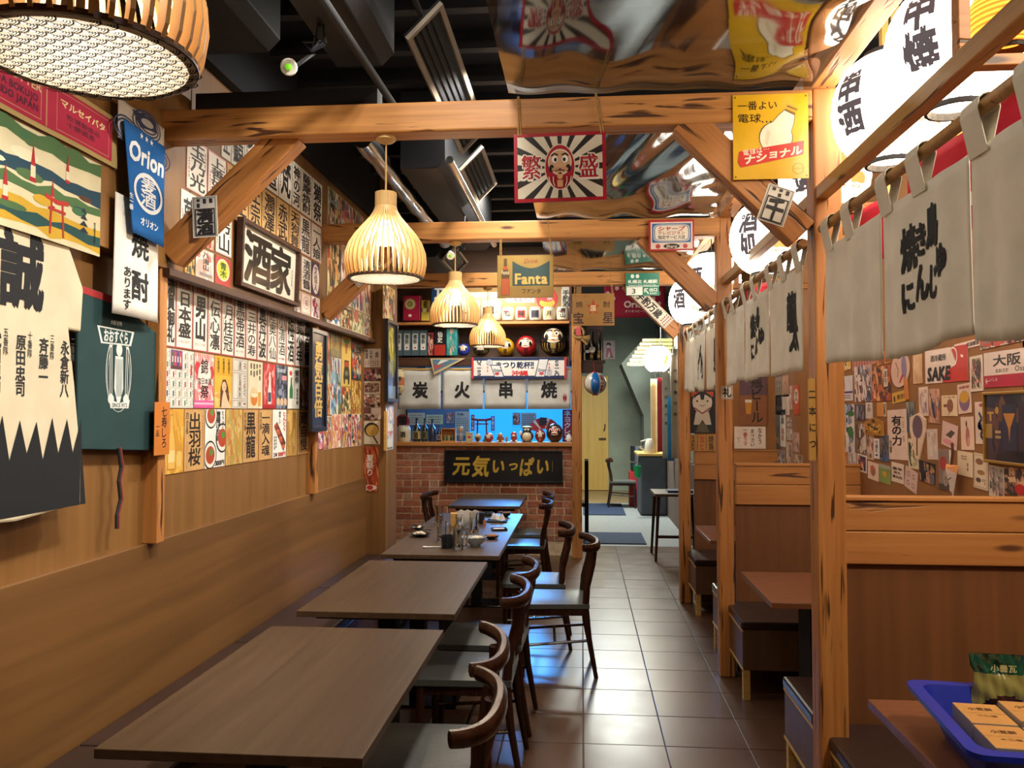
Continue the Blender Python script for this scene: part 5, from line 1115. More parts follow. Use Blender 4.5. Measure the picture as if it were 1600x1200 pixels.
for s in (-1, 1): p.line([(e[0]+s*.055, e[1]+.10), (e[0]+s*.05, e[1]-.09)], .016, Wt, 1.4); p.line([(e[0]+s*.055, e[1]+.09), (e[0]+s*.05, e[1]-.08)], .008, '#173A3C', 1.8); p.ell(e[0]+s*.05, e[1]-.1, .02, .018, Wt, 1.5)
p.poly([(e[0]-.026,e[1]+.06),(e[0]+.026,e[1]+.06),(e[0]+.03,e[1]-.06),(e[0],e[1]-.135),(e[0]-.03,e[1]-.06)][::-1], Wt, 1.5); p.ell(e[0], e[1]+.085, .02, .025, Wt, 1.5)
for i in range(6): p.line([(e[0]-.02+.008*i, e[1]+.05), (e[0]-.012+.006*i, e[1]-.09)], .0025, '#2c5254', 2)
f = lc(184, 633); p.poly([(f[0]-.06,f[1]-.012),(f[0]+.06,f[1]-.012),(f[0]+.068,f[1]+.02),(f[0],f[1]+.008),(f[0]-.068,f[1]+.02)], Wt, 1.6); p.ht('SINCE 1972', f[0]-.05, f[0]+.05, f[1], .016, '#173A3C', 2, .02)
p.ht('大阪名物', lc(170,503)[0], lc(188,503)[0], lc(180,505)[1], .018, Wt, 1, .0)
o = p.build('print', 'cloth_ink', t); o.matrix_local = mt @ Matrix.Translation((0,0,.0065))
for i, (cc, dx) in enumerate((('#22242a', 0), ('#8C2A2A', 2.5))):
    pts = [(XA+.01, *yz(px+dx, py, XA)) for px, py in ((181,700),(185,730),(181,752),(184,780),(178,805),(178,826))]
    mb = MB(); mb.tube([(x-XA, y-y0, z-z0) for x, y, z in pts], .006, 6, 0, cc); mb.build('apron_string', 'cloth_ink', t)
m, w, h = lw(239.5, 264, 628, 712, XL+.075); sheet('orange_slip', w, h, '#C9772a', m, 'orange paper slip with a vertical line of black writing, on the near stud', 'slip', lambda p, w, h: (p.vt('七寿しろ', w*.62, h*.92, h*.12, w*.36, '#2a1a10', 1, .02), p.vt('一品', w*.2, h*.6, h*.35, w*.2, '#2a1a10', 1, .01)))
# small jutting block under the slip

# ------------------------------------------------------------------ shelves and counter at the far wall
YS = YBR-.04; PX = YS/F
def sx(px, Y=YS): return atY(px, 560, Y).x
Z1, Z2, ZC = atY(700, 503, YS).z, atY(700, 558.5, YS).z, 1.30
t = thing('display_shelf', 'dark two tier shelf across the far wall above the counter', 'shelf', (-1.14, YS, Z2-.03))
for z, nm in ((Z1, 'upper_board'), (Z2, 'lower_board')):
    mb = MB(); mb.box((-1.10, 0, z-Z2), (1.0, .40, z-Z2+.03)); mb.build(nm, 'plank' if nm == 'upper_board' else 'darktrim', t, bevel=.003)
mb = MB(); mb.box((-1.12, .02, 0), (-1.08, .40, 1.0)); mb.box((1.0, .02, 0), (1.03, .40, 1.0)); mb.build('side_panel', 'darktrim', t)
mb = MB(); mb.box((-.32, .37, .44), (1.0, .388, .95)); mb.build('kraft_panel', pm('kraft_panel', '#B08f5e', .8), t)
mb = MB(); mb.box((-1.1, -.03, -.07), (1.0, .0, -.0)); mb.build('apron_rail', 'darktrim', t)
t = thing('counter_board', 'pale wooden counter board on top of the brick wall', 'counter', (-1.14, YBR, 1.256)); mb = MB(); mb.box((-1.1, -.07, 0), (1.08, .30, .044)); mb.build('board', 'plank', t, bevel=.003)
def sq(v): return v*PX
m, w, h = fr(695, 879, 703, 754, YBR-.036)
pic_frame('gold_lettered_sign', m, w, h, .022, '#14161c', 'long black framed sign with gold brushed writing on the brick wall', 'sign', lambda p, w, h: ([p.ch(c, w*x, h*.5, w*s, h*k, '#C4A23E', 2, .05, 0, .12) for c, x, s, k in (('元',.145,.15,.62),('気',.31,.15,.66),('い',.46,.12,.5),('っ',.585,.10,.38),('ぱ',.70,.12,.6),('い',.835,.12,.55))], p.line([(w*.915,h*.35),(w*.917,h*.68)],.006,'#8a7434',2)), .026)
# tins, boxes, barrels
def boxthing(name, x0, x1, top, z, dep, col, label, cat, draw=None, y=YS+.16, group=None, mat='gloss'):
    w, h = sq(x1-x0)-.004, top*PX; t = thing(name, label, cat, ((sx(x0)+sx(x1))/2, y, z), 0, group)
    mb = MB(); mb.box((-w/2, -dep/2, 0), (w/2, dep/2, h), 0, col); mb.build('body', mat, t, bevel=.003)
    if draw:
        p = P(); draw(p, w, h); o = p.build('print', mat, t); o.matrix_local = Matrix(((1,0,0,-w/2),(0,0,-1,-dep/2-.0005),(0,1,0,0),(0,0,0,1)))
    return t
UZ, LZ = Z1+.031, Z2+.031
boxthing('red_tin', 626, 654, 40, UZ, .14, '#9A1B3C', 'crimson tin box with a round gold medallion on the upper shelf', 'tin', lambda p,w,h: (p.border(w*.03,h*.02,w*.97,h*.98,.006,'#7a1530',.8), p.ell(w*.42,h*.66,w*.34,w*.34,'#8a7a4a',1), p.ell(w*.42,h*.66,w*.27,w*.27,'#C2B27a',1.5), p.ring(w*.42,h*.66,w*.18,w*.18,.012,'#6d6236',2), p.ell(w*.42,h*.2,w*.1,w*.08,'#E6DCC8',1), p.ch('福',w*.42,h*.66,w*.24,w*.24,'#6d6236',2,.02)))
boxthing('yellow_box', 654.5, 667, 33, UZ, .09, '#BFA83c', 'slim yellow gift box beside the crimson tin', 'box', lambda p,w,h: (p.q(0,h*.42,w,h*.58,'#6a5f2a',1), p.ell(w*.5,h*.5,w*.3,w*.3,'#E8DFae',1.5), p.vt('金箔',w*.5,h*.95,h*.62,w*.4,'#4a3d18',2,.03)))
g = 'matching grey sake boxes on the lower shelf'
for i, (a, b) in enumerate(((612,626),(626,639),(639,652),(652,664.5))):
    boxthing('sake_box', a, b, 41, LZ, .10, '#4E6470', ('first','second','third','fourth')[i]+' grey blue sake box with a white label from the left', 'box', lambda p,w,h: (p.q(w*.17,h*.22,w*.83,h*.86,'#DDE0DC',1), p.vt('獺祭',w*.5,h*.84,h*.45,w*.5,'#22262a',2,.04), p.q(w*.4,h*.28,w*.6,h*.34,'#A33',2)), group=g)
boxthing('sake_box', 665, 675, 37, LZ, .08, '#B24A4A', 'narrow red box with a pale figure on the lower shelf', 'box', lambda p,w,h: p.art(w*.05,h*.03,w*.95,h*.97,['#B24A4A','#E6C8B4','#3a2a2c','#D88a7a','#8c2f34'],24,9,1,.35))
boxthing('sake_box', 675.5, 694.5, 41, LZ, .12, '#1b1c20', 'box black above and red below with white characters', 'box', lambda p,w,h: (p.q(0,0,w,h*.42,'#A8332a',1), p.vt('仙史',w*.5,h*.93,h*.5,w*.42,'#E4E0D8',2,.04)))
boxthing('sake_box', 695, 713, 43, LZ, .12, '#2f8a8a', 'teal box with faint blossoms on the lower shelf', 'box', lambda p,w,h: p.art(0,0,w,h,['#2f8a8a','#2c7c80','#57A4a0','#C9a890','#3a949a'],24,10,1,.3))
def cyl_print(p, r, r2=None):
    p.split(r*.22)
    p.v = [((r+z+.001)*math.sin(x/r), -(r+z+.001)*math.cos(x/r), y) for x, y, z in p.v]; return p
def ball_print(p, r, zc=0, rz=None):
    rz = rz or r; o = []; p.split(r*.16)
    for x, y, z in p.v:
        a, b = x/r, y/rz; k = 1+(z+.0012)/r; o.append((r*k*math.sin(a)*math.cos(b), -r*k*math.cos(a)*math.cos(b), zc+rz*k*math.sin(b)))
    p.v = o; return p
def barrel(px, z, r, h, txt, label, draw=None, group='straw wrapped sake barrels', y=YS+.18, gr='#E3DED0'):
    t = thing('sake_barrel', label, 'barrel', (sx(px, y), y, z), 0, group); mb = MB()
    pr = [(r*.86,0),(r*.97,h*.1),(r,h*.4),(r*.98,h*.7),(r*.93,h*.86),(r*.8,h*.93),(r*.5,h)]
    mb.lathe(pr, 22, (0,0,0), 0, gr); mb.build('body', 'ink', t, smooth=True)
    mb = MB()
    for k in range(12): a = 2*PI*k/12; mb.ball((math.cos(a)*r*.72, math.sin(a)*r*.72, h*.95), (r*.16, r*.16, h*.05), 8, 5, 0, '#D8D0BC')
    mb.build('rope_rim', 'ink', t, smooth=True)
    p = P()
    if draw: draw(p, r, h)
    for i, c in enumerate(txt): p.ch(c, 0 if len(txt) < 3 else 0, h*(.66-.34*i) if len(txt) > 1 else h*.45, r*.85, h*.38, '#1d1c1e', 2, .05)
    for c, dx in (('大',-.62), ('上',.62)): p.ch(c, r*dx, h*.4, r*.2, h*.18, '#B0772e', 2, .02)
    if p.v: cyl_print(p, r).build('print', 'ink', t)
barrel(735, UZ, .125, .245, '寿', 'large white sake barrel mostly behind a lamp', y=YS+.2); barrel(767, UZ, .125, .25, '龍', 'large white sake barrel at the lamp cord')
bl = lambda c: (lambda p, r, h: p.q(-r*.6, h*.15, r*.6, h*.72, c, 1))
for px, tx, d, nm in ((793.5,'仙','','with a red flourish'),(815,'菊',bl('#B8423a'),'with a red square'),(836.5,'桜',bl('#3c3c54'),'with a dark square and a pink blossom'),(858,'月',bl('#C9B48a'),'with a pale gold square'),(879.5,'男山','','with two bold characters')):
    barrel(px, UZ, .075, .155, tx, 'small white sake barrel '+nm+' on the upper shelf', d or (lambda p, r, h: p.ell(-r*.2, h*.62, r*.5, h*.06, '#B8423a', 1)))
# stuck on the kraft panel
YK = YS+.368
for (x0,x1,yt,yb,c,lab,d) in ((791,835,464,473,'#EADBD2','pink and white strip sticker on the kraft panel',lambda p,w,h: p.ht('北海道限定',w*.05,w*.95,h*.5,h*.7,'#B5423c',1,.03)), (877,892,452,481,'#E2DED4','white slip with black characters on the kraft panel',lambda p,w,h: p.vt('手酌酒',w*.5,h*.95,h*.05,w*.7,'#222',1,.05)), (878,894,446,452,'#E6E2DA','small white card at the top of the kraft panel',None)):
    m, w, h = fr(x0, x1, yt, yb, YK); sheet('shelf_sticker', w, h, c, m, lab, 'sticker', d)
m, w, h = fr(838, 872, 449, 484, YK); r_ = w/2; sheet('round_sticker', w, h, '#C9393a', m, 'round red sticker with a yellow foot on the kraft panel', 'sticker', lambda p,w,h: (p.ell(w*.5,h*.3,w*.36,h*.2,'#E0C24a',1), p.ell(w*.5,h*.62,w*.4,h*.27,'#D8454a',1.5), p.ch('祭',w*.62,h*.55,w*.3,h*.3,'#F0E4D8',2,.02)), pts=[(r_+r_*math.cos(2*PI*i/24), r_+r_*math.sin(2*PI*i/24)) for i in range(24)])
m, w, h = fr(674.5, 716, 434, 480, YS-.02); sheet('blue_sign', w, h, '#23406A', m, 'dark blue shop sign with a white character, half behind a lamp', 'sign', lambda p,w,h: p.ch('塩',w*.48,h*.5,w*.8,h*.82,'#DDE0DE',1,.04), th=.01, material='gloss')
# round good-luck dolls
M['doll'] = inkmat('doll_lacquer', .3, 0, .5)
def doll(px, z, r, col, label, txt='', tc='#C9A24a', face='#E0B490', stripe='#C9A24a', y=YS+.17, tall=1.0, brow='#1d1a1a'):
    t = thing('daruma_doll', label, 'doll', (sx(px, y), y, z), 0, 'round good-luck dolls'); R2 = r*1.02*tall; zc = R2*.93
    mb = MB(); mb.ball((0,0,zc), (r, r*.95, R2), 24, 16, 0, col); mb.v = [(a, b, max(0, c)) for a, b, c in mb.v]; mb.build('body', 'doll', t, smooth='all')
    p = P(); y0 = r*.30*tall
    p.ell(0, y0, r*.74, R2*.50, '#ECE2D2', 1, 28); p.ell(0, y0, r*.64, R2*.42, face, 3, 28)
    for s in (-1, 1):
        p.ell(s*r*.27, y0+R2*.1, r*.17, R2*.14, '#F4EFE6', 5); p.ell(s*r*.25, y0+R2*.09, r*.08, R2*.075, '#151314', 7)
        p.line([(s*r*.08, y0+R2*.24), (s*r*.28, y0+R2*.36), (s*r*.54, y0+R2*.24)], R2*.09, brow, 7)
        p.ell(s*r*.5, y0-R2*.16, r*.15, R2*.22, brow, 7); p.ell(s*r*.16, y0-R2*.22, r*.2, R2*.07, '#EFE6DA', 8)
        if stripe:
            for k in range(3): p.line([(s*r*(.42+.24*k), -R2*.2), (s*r*(.5+.26*k), -R2*.5), (s*r*(.44+.2*k), -R2*.8)], r*.05, stripe, 3)
    p.ell(0, y0-R2*.06, r*.11, R2*.11, '#D0A080', 8); p.line([(-r*.14, y0-R2*.3), (r*.14, y0-R2*.3)], R2*.035, '#8a2a22', 9)
    if txt: p.vt(txt, 0, -R2*.2, -R2*.95, r*.42, tc, 4, .06)
    ball_print(p, r, zc, R2); p.v = [(a, b*.95-.0005, max(.002, c)) for a, b, c in p.v]; p.build('face', 'doll', t)
doll(724.5, LZ, .074, '#2438A0', 'small cobalt blue round doll on the lower shelf', '', stripe='#4a5ac0'); doll(752, LZ, .10, '#23221f', 'dark doll hidden behind the lowest lamp', '', stripe='#B5A03a', tall=.8); doll(790, LZ, .105, '#D2A31c', 'yellow round doll on the lower shelf', '福', '#5a3f10', stripe='#8a6a14'); doll(822, LZ, .118, '#B3242c', 'bright red round doll on the lower shelf', '福', '#6a1218', stripe='')
doll(865, LZ, .162, '#17181a', 'largest round doll, black with gold stripes, on the lower shelf', '龍太', '#B0955a', tall=1.12)
# front cloths
def beer_towel(p, w, h):
    p.q(0, 0, w, h, '#22305a', .5); p.q(w*.02, h*.14, w*.98, h*.86, '#E6E2DE', 1); p.q(0, 0, w*.022, h, '#C23a40', 1.5); p.q(w*.978, 0, w, h, '#C23a40', 1.5)
    for x, a in ((.08, -PI/2), (.90, PI/2)):
        for i, c in enumerate('Orion'): p.ch(c, w*x, h*(.82-.155*i if a < 0 else .18+.155*i), h*.24, h*.30, '#22305a', 2, .06, a)
    p.ht('まつり乾杯!!', w*.25, w*.66, h*.64, h*.34, '#22305a', 2, .06); p.ht('沖縄', w*.42, w*.6, h*.26, h*.26, '#C8323a', 2, .06)
    for x, s in ((.27, .12), (.74, -.12)):
        p.poly([(w*(x-.05+s*.2), h*.08), (w*(x+.055+s*.2), h*.08), (w*(x+.055-s*.2), h*.66 if x < .5 else h*.95), (w*(x-.05-s*.2), h*.66 if x < .5 else h*.95)], '#22305a', 2.5); p.poly([(w*(x-.042+s*.17), h*.1), (w*(x+.047+s*.17), h*.1), (w*(x+.047-s*.17), h*.62 if x < .5 else h*.9), (w*(x-.042-s*.17), h*.62 if x < .5 else h*.9)], '#DCDDE0', 3); p.ht('Orion', w*(x-.04), w*(x+.045), h*.4, h*.16, '#22305a', 3.5, .05, .1); p.ell(w*x, h*.24, w*.025, h*.08, '#C8525a', 3.4)
    for x in (.17, .82): p.vt('●●●', w*x, h*.75, h*.3, w*.018, '#C8525a', 2, 0)
    p.ell(w*.19, h*.75, w*.04, h*.16, '#B8BCC8', 2); p.ell(w*.82, h*.3, w*.03, h*.2, '#B8BCC8', 1.8)
m, w, h = fr(737, 885, 559, 592, YS-.05); cloth('beer_towel', w, h, '#22305a', m, 'navy and white festival towel with red ends hung under the dolls', 'towel', beer_towel, lambda x, y: .004*math.sin(9*x))
m, w, h = fr(672, 727, 560, 586, YS-.045); sheet('pennant', w, h, '#C9B48a', m, 'triangular souvenir pennant hung under the grey boxes', 'pennant', lambda p,w,h: (p.poly([(w*.12,h*.18),(w*.06,h*.93),(w*.85,h*.93)],'#5a7a90',1), p.poly([(w*.13,h*.3),(w*.1,h*.6),(w*.4,h*.62)],'#B8504a',2), p.poly([(w*.2,h*.6),(w*.3,h*.9),(w*.55,h*.9)],'#DDE0DC',2.5)), pts=[(0,h),(w*.11,0),(w,h)][::-1][::-1])
def noren_text(txts):
    def d(p, w, h):
        for (x, y, s, c) in txts: p.ch(c, w*x, h*y, s, s*1.12, '#1c1c20', 1, .06)
    return d
t = thing('kitchen_curtain', 'grey white split curtain with four black characters over the kitchen counter', 'curtain', (sx(623), YS-.01, atY(700, 577, YS).z))
hh = (640-577)*PX
for i, (a, b, c, cx) in enumerate(((622,691.2,'炭',658),(692,756.3,'火',723),(757.3,823.3,'串',791),(824.5,892,'焼',858))):
    w = sq(b-a); mb = MB(); wv = lambda x, y, i=i: .008*math.sin(16*x+i*1.3)*(.4-y/hh)
    mb.grid(lambda u, v: (w*u, -hh+hh*v, wv(w*u, -hh+hh*v)), 14, 6, 0, '#C9CAC6'); o = mb.build('curtain_panel', 'cloth_ink', t, smooth='all', solid=.002); o.matrix_local = Matrix(((1,0,0,sx(a)-sx(623)),(0,0,-1,0),(0,1,0,0),(0,0,0,1)))
    p = P(); p.ch(c, sq(cx-a), -hh*.52, sq(25), sq(27), '#1c1c20', 1, .06)
    if i == 3: p.ell(w*.86, -hh*.72, .022, .05, '#8C2A34', 1); p.vt('龍太', w*.86, -hh*.56, -hh*.88, .025, '#D8B0A8', 2, .02)
    p.split(.03); p.v = [(x, y, z+wv(x, y)+.0026) for x, y, z in p.v]; q_ = p.build('print', 'cloth_ink', o)
mb = MB(); mb.tube([(-.03,0,0),(sq(272),0,0)], .01, 8); mb.build('rod', 'pale', t)
t = thing('paper_lantern', 'small beige unlit paper lantern hanging by the kitchen curtain', 'lantern', (sx(627), YS-.18, atY(627, 617, YS-.18).z)); H = 42*PX; r = .078; mb = MB()
mb.lathe([(r*.55,.012),(r*.9,.05),(r,H*.35),(r,H*.65),(r*.9,H-.05),(r*.55,H-.012)], 20, (0,0,0), 0, None, ['#B9A77c','#C2B084','#A8623c','#C9B88c','#B9A77c']); mb.build('paper', 'ink', t, smooth=True)
mb = MB(); mb.lathe([(r*.5,0),(r*.58,0),(r*.58,.016),(r*.5,.016)], 16); mb.lathe([(r*.5,H-.016),(r*.58,H-.016),(r*.58,H),(r*.5,H)], 16); mb.tube([(0,0,H),(0,0,H+.12),(0,.17,H+.14)],.004, 5); mb.build('rings', 'black', t)
p = P(); p.ht('三四郎', -.06, .06, H*.6, .05, '#2a2420', 1, .05); p.ht('ダルマ', -.05, .05, H*.22, .05, '#2a2420', 1, .05); cyl_print(p, r+.001).build('print', 'ink', t)

# ------------------------------------------------------------------ on the counter
YQ = YBR+.10; PQ = YQ/F
def cx_(px, Y=YQ): return atY(px, 680, Y).x
M['darkglass'] = pm('dark_bottle_glass', '#141a1c', .08, var=.1)
def bottle(px, wpx, hpx, col, lab, label_col=None, y=YQ, z=ZC, name='sake_bottle', P_=None):
    k = y/F; r = wpx*k/2; h = hpx*k; t = thing(name, lab, 'bottle', (cx_(px, y), y, z)); mb = MB()
    mb.lathe([(r*.95,0),(r,.01),(r,h*.52),(r*.8,h*.62),(r*.32,h*.72),(r*.28,h*.93),(r*.36,h*.94),(r*.36,h),(r*.1,h)], 16, (0,0,0), 0, col); mb.build('glass_body', 'doll', t, smooth=True)
    if label_col:
        mb = MB(); mb.lathe([(r*1.02,h*.12),(r*1.02,h*.44)], 16, (0,0,0), 0, label_col, cap=False); mb.build('paper_label', 'ink', t, smooth=True)
        p = P(); p.vt('酒', 0, h*.42, h*.14, r*1.1, '#2a241c', 2, .06); cyl_print(p, r*1.03).build('print', 'ink', t)
bottle(651, 12.5, 37, '#1c2022', 'squat dark bottle with a gold label by the sake barrel on the counter', '#B5A04e'); bottle(663.5, 10.5, 37, '#20241c', 'dark bottle with a mottled label, second on the counter', '#6a6a4a'); bottle(675.5, 12, 36, '#1b2a48', 'blue black bottle without label on the counter'); bottle(686, 8.5, 25, '#1c1f20', 'short dark bottle with a small white label on the counter', '#D8D4CC')
M_ = PQ
t = thing('round_fan', 'round red paper fan with a black character leaning behind the barrel', 'fan', (cx_(626), YQ+.1, ZC)); mb = MB(); mb.lathe([(.001,-.004),(.088,-.004),(.088,.004),(.001,.004)], 24, (0,0,0), 0, '#C23a34'); o = mb.build('fan_leaf', 'ink', t); o.matrix_local = Matrix(((1,0,0,0),(0,0,-1,0),(0,1,0,.235),(0,0,0,1)))
p = P(); p.ch('勝', 0, 0, .12, .14, '#1c1a1c', 1, .06); o = p.build('print', 'ink', t); o.matrix_local = Matrix(((1,0,0,0),(0,0,-1,-.005),(0,1,0,.235),(0,0,0,1)))
mb = MB(); mb.cyl((0,0,0),(0,0,.16),.006, n=6); mb.build('handle', 'pale', t)
barrel(632, ZC, .08, .19, '酒', 'small straw sake barrel at the left end of the counter', group=None, y=YQ, gr='#C9C0A4')
t = thing('bottle_rack', 'small open wooden rack with bottles and cups inside on the counter', 'rack', (cx_(701.5), YQ, ZC)); w = 23*M_; h = 21*M_; mb = MB()
for b in (((-w/2,-.05,0),(w/2,.05,.012)), ((-w/2,-.05,h-.012),(w/2,.05,h)), ((-w/2,-.05,.012),(-w/2+.01,.05,h-.012)), ((w/2-.01,-.05,.012),(w/2,.05,h-.012))): mb.box(*b)
mb.box((-w/2,.04,.012),(w/2,.05,h-.012)); mb.build('rack_body', 'plank', t)
for i in range(3):
    mb = MB(); mb.lathe([(.016,0),(.018,.05),(.016,.06)], 10, (-.045+.045*i, -.01, .012), 0, ['#5d7a50','#8a8a6a','#3f5a48'][i]); mb.build('cup', 'doll', t, smooth=True)
def figure(px, wpx, hpx, label, parts, name='figurine', cat='figurine', y=YQ-.02):
    k = y/F; w, h = wpx*k/2, hpx*k; t = thing(name, label, cat, (cx_(px, y), y, ZC))
    for nm, (c, rr, col) in parts.items():
        mb = MB(); mb.ball((c[0]*w, c[1]*w, c[2]*h), (rr[0]*w, rr[1]*w, rr[2]*h), 14, 9, 0, col); mb.build(nm.split('.')[0], 'doll', t, smooth='all')
    return t
figure(720, 10, 25, 'wooden doll with a round head on the counter', {'body': ((0,0,.33),(.75,.7,.33),'#8C8478'), 'head': ((0,0,.78),(.8,.75,.22),'#C9A27a')}, 'wooden_doll', 'doll')
boxthing('small_box', 726, 737.5, 15, ZC, .07, '#B8B08c', 'small cream box with a red dot on the counter', 'box', lambda p,w,h: (p.ell(w*.5,h*.5,w*.22,w*.22,'#B5402e',1), p.border(w*.1,h*.1,w*.9,h*.9,.004,'#6d7a4a',1)), y=YQ-.02)
figure(746.5, 12, 15, 'small golden owl figure on the counter', {'body': ((0,0,.45),(.9,.8,.45),'#B08a2c'), 'eye': ((-.35,-.7,.66),(.22,.15,.13),'#F0E4C0'), 'eye.1': ((.35,-.7,.66),(.22,.15,.13),'#F0E4C0'), 'belly': ((0,-.45,.35),(.5,.45,.28),'#2c2620')})
doll(764, ZC, .055, '#B02a34', 'small red doll beside the golden owl on the counter', '', stripe='', y=YQ-.03)
figure(782, 13, 14, 'brown crouching toy dog figure on the counter', {'body': ((0,0,.35),(.95,.7,.35),'#9c5a34'), 'head': ((0,-.5,.7),(.6,.5,.3),'#B8703e'), 'paw': ((-.6,-.5,.1),(.3,.4,.1),'#E8E0D8'), 'paw.1': ((.6,-.5,.1),(.3,.4,.1),'#E8E0D8')})
figure(791.5, 5, 9, 'tiny pale figure between the toy dog and the lion', {'body': ((0,0,.5),(.9,.8,.5),'#8a8078')}); figure(757, 5, 7, 'tiny turquoise dish by the small red doll', {'body': ((0,0,.4),(1.2,1,.4),'#4aa0ac')})
figure(803, 13, 16, 'red lion dance figure with white paws on the counter', {'body': ((0,0,.38),(.8,.7,.38),'#B5482e'), 'head': ((0,-.3,.72),(.75,.6,.28),'#C23a2c'), 'mouth': ((0,-.8,.62),(.45,.3,.1),'#E8DCC8'), 'paw': ((-.6,-.5,.1),(.3,.35,.1),'#F0ECE4'), 'paw.1': ((.6,-.5,.1),(.3,.35,.1),'#F0ECE4')})
figure(823.5, 23, 25, 'round bellied raccoon dog figure with a straw hat on the counter', {'body': ((0,0,.36),(.92,.75,.36),'#3c3128'), 'belly': ((0,-.42,.34),(.66,.5,.3),'#DCCFB0'), 'head': ((0,-.15,.74),(.62,.55,.22),'#4a3c2e'), 'hat': ((0,.05,.9),(.8,.7,.1),'#9c8450'), 'eye': ((-.22,-.66,.77),(.14,.08,.06),'#F4F0E8'), 'eye.1': ((.22,-.66,.77),(.14,.08,.06),'#F4F0E8'), 'nose': ((0,-.72,.68),(.1,.1,.05),'#151314'), 'flask': ((-.85,-.3,.55),(.2,.2,.14),'#E8E2D4'), 'paw': ((-.45,-.5,.05),(.25,.3,.06),'#3c3128'), 'paw.1': ((.45,-.5,.05),(.25,.3,.06),'#3c3128')}, 'raccoon_dog')
doll(844, ZC, .062, '#8C2228', 'tall dark red doll beside the raccoon dog on the counter', '寿', stripe='', y=YQ-.03, tall=1.25); doll(866.5, ZC, .098, '#2a1c1c', 'black and red scowling doll at the right of the counter', '', face='#C23a2c', stripe='#8c2a24', y=YQ-.02, tall=1.12)
t = thing('white_vase', 'little white vase at the right end of the counter', 'vase', (cx_(889, YQ), YQ, ZC)); mb = MB(); mb.lathe([(.02,0),(.036,.02),(.038,.05),(.022,.08),(.014,.092),(.018,.10)], 14); mb.build('body', 'white', t, smooth=True)
t = thing('folding_fan', 'large open red folding fan standing behind the raccoon dog', 'fan', (cx_(850, YQ+.12), YQ+.12, ZC)); R_ = .185; n = 14
for i in range(n):
    a0, a1 = PI*.08+PI*.84*i/n, PI*.08+PI*.84*(i+1)/n; mb = MB(); vs = []
    for q, a in enumerate((a0, (a0+a1)/2, a1)):
        for rr in (.05, R_): vs.append((rr*math.cos(a)*1.05, -.006*(q == 1), .10+rr*math.sin(a)))
    mb.add(vs, [(0,1,3,2),(2,3,5,4)], 0, '#C4362c' if i % 5 else '#E6D8CC'); mb.build('fan_fold', 'ink', t, solid=.0015)
p = P(); p.ch('祭', 0, .24, .10, .10, '#1d2230', 4, .08); o = p.build('print', 'ink', t); o.matrix_local = Matrix(((1,0,0,-.01),(0,0,-1,-.012),(0,1,0,0),(0,0,0,1)))
m, w, h = fr(879, 894.5, 640, 690, YBR+.2); cloth('name_banner', w, h, '#93344a', m, 'crimson vertical banner with white characters at the counter end', 'banner', lambda p,w,h: p.vt('ネヨクレン',w*.5,h*.97,h*.05,w*.7,'#E8DCDC',1,.06))
# lit blue panel and papers behind the counter
M['bluebox'] = pm('lit_blue_panel', '#2a8ad0', .5, emit='#1E90E8', es=1.1, var=.1)
a, b = atY(636, 700, 10.6), atY(893, 636, 10.6); t = thing('blue_light_panel', 'glowing sky blue panel behind the kitchen counter', 'light panel', (a.x, 10.6, 1.15)); mb = MB(); mb.box((atY(733,700,10.6).x-a.x,0,0),(b.x-a.x,.04,.75)); mb.build('lit_face', 'bluebox', t)
mb = MB(); mb.box((0,.0,0),(atY(732,700,10.6).x-a.x,.04,.75)); mb.build('dim_face', pm('dim_blue_panel', '#4a6a94', .6), t)
mb = MB(); mb.box((-.02,.04,0),(b.x-a.x+.02,.08,.78)); mb.build('housing', 'black', t)
Yp = 10.595
for (x0,x1,yt,yb,c,lab,d) in ((637,664,645,664,'#C9C4B0','cream handwritten sheet behind the counter bottles',lambda p,w,h: p.fine(w*.1,h*.1,w*.9,h*.9,'#8a8468',1,4,False)), (666,692,648,663,'#C9C8A8','second cream sheet behind the counter bottles',lambda p,w,h: p.fine(w*.1,h*.1,w*.9,h*.9,'#7a7a5c',1,3,False)), (697,709,644,662,'#6a6a72','small shrine photo behind the counter',lambda p,w,h: (p.art(w*.05,h*.05,w*.95,h*.95,['#7a8494','#3a2c2c','#A84a3a','#C9C4BC'],20,3))),
        (711,734,643,681,'#A9ACA8','grey notice sheet hanging behind the counter',lambda p,w,h: (p.ht('予約',w*.1,w*.6,h*.88,h*.12,'#333',1,.04), p.fine(w*.1,h*.1,w*.9,h*.75,'#7a7d7c',1,7,False))), (736,741.5,648,673,'#8C2c50','narrow crimson flag against the blue panel',lambda p,w,h: p.vt('のぼり旗',w*.5,h*.97,h*.05,w*.6,'#e0d0d8',1,.04)), (767,773,650,673,'#6a6ca8','narrow violet flag against the blue panel',lambda p,w,h: p.vt('お祭り',w*.5,h*.97,h*.05,w*.6,'#e0e0f0',1,.04)),
        (801,813,645,664,'#6d5a5a','second shrine photo against the blue panel',lambda p,w,h: p.art(w*.05,h*.05,w*.95,h*.95,['#8a94a4','#4a2c2c','#A84a3a','#D9D4CC'],20,4)), (814,838,645,668,'#8f9aa4','grey notice beside the red folding fan',lambda p,w,h: p.fine(w*.1,h*.1,w*.9,h*.9,'#4c5560',1,6,False))):
    m, w, h = fr(x0, x1, yt, yb, Yp); sheet('notice_sheet', w, h, c, m, lab, 'notice', d)
t = thing('gate_model', 'small dark red shrine gate model standing before the blue panel', 'model', (cx_(753, YBR+.22), YBR+.22, ZC)); g_ = pm('gate_red', '#7A1f2c', .4)
mb = MB()
for s in (-1,1): mb.cyl((s*.06,0,0),(s*.05,0,.25),.009)
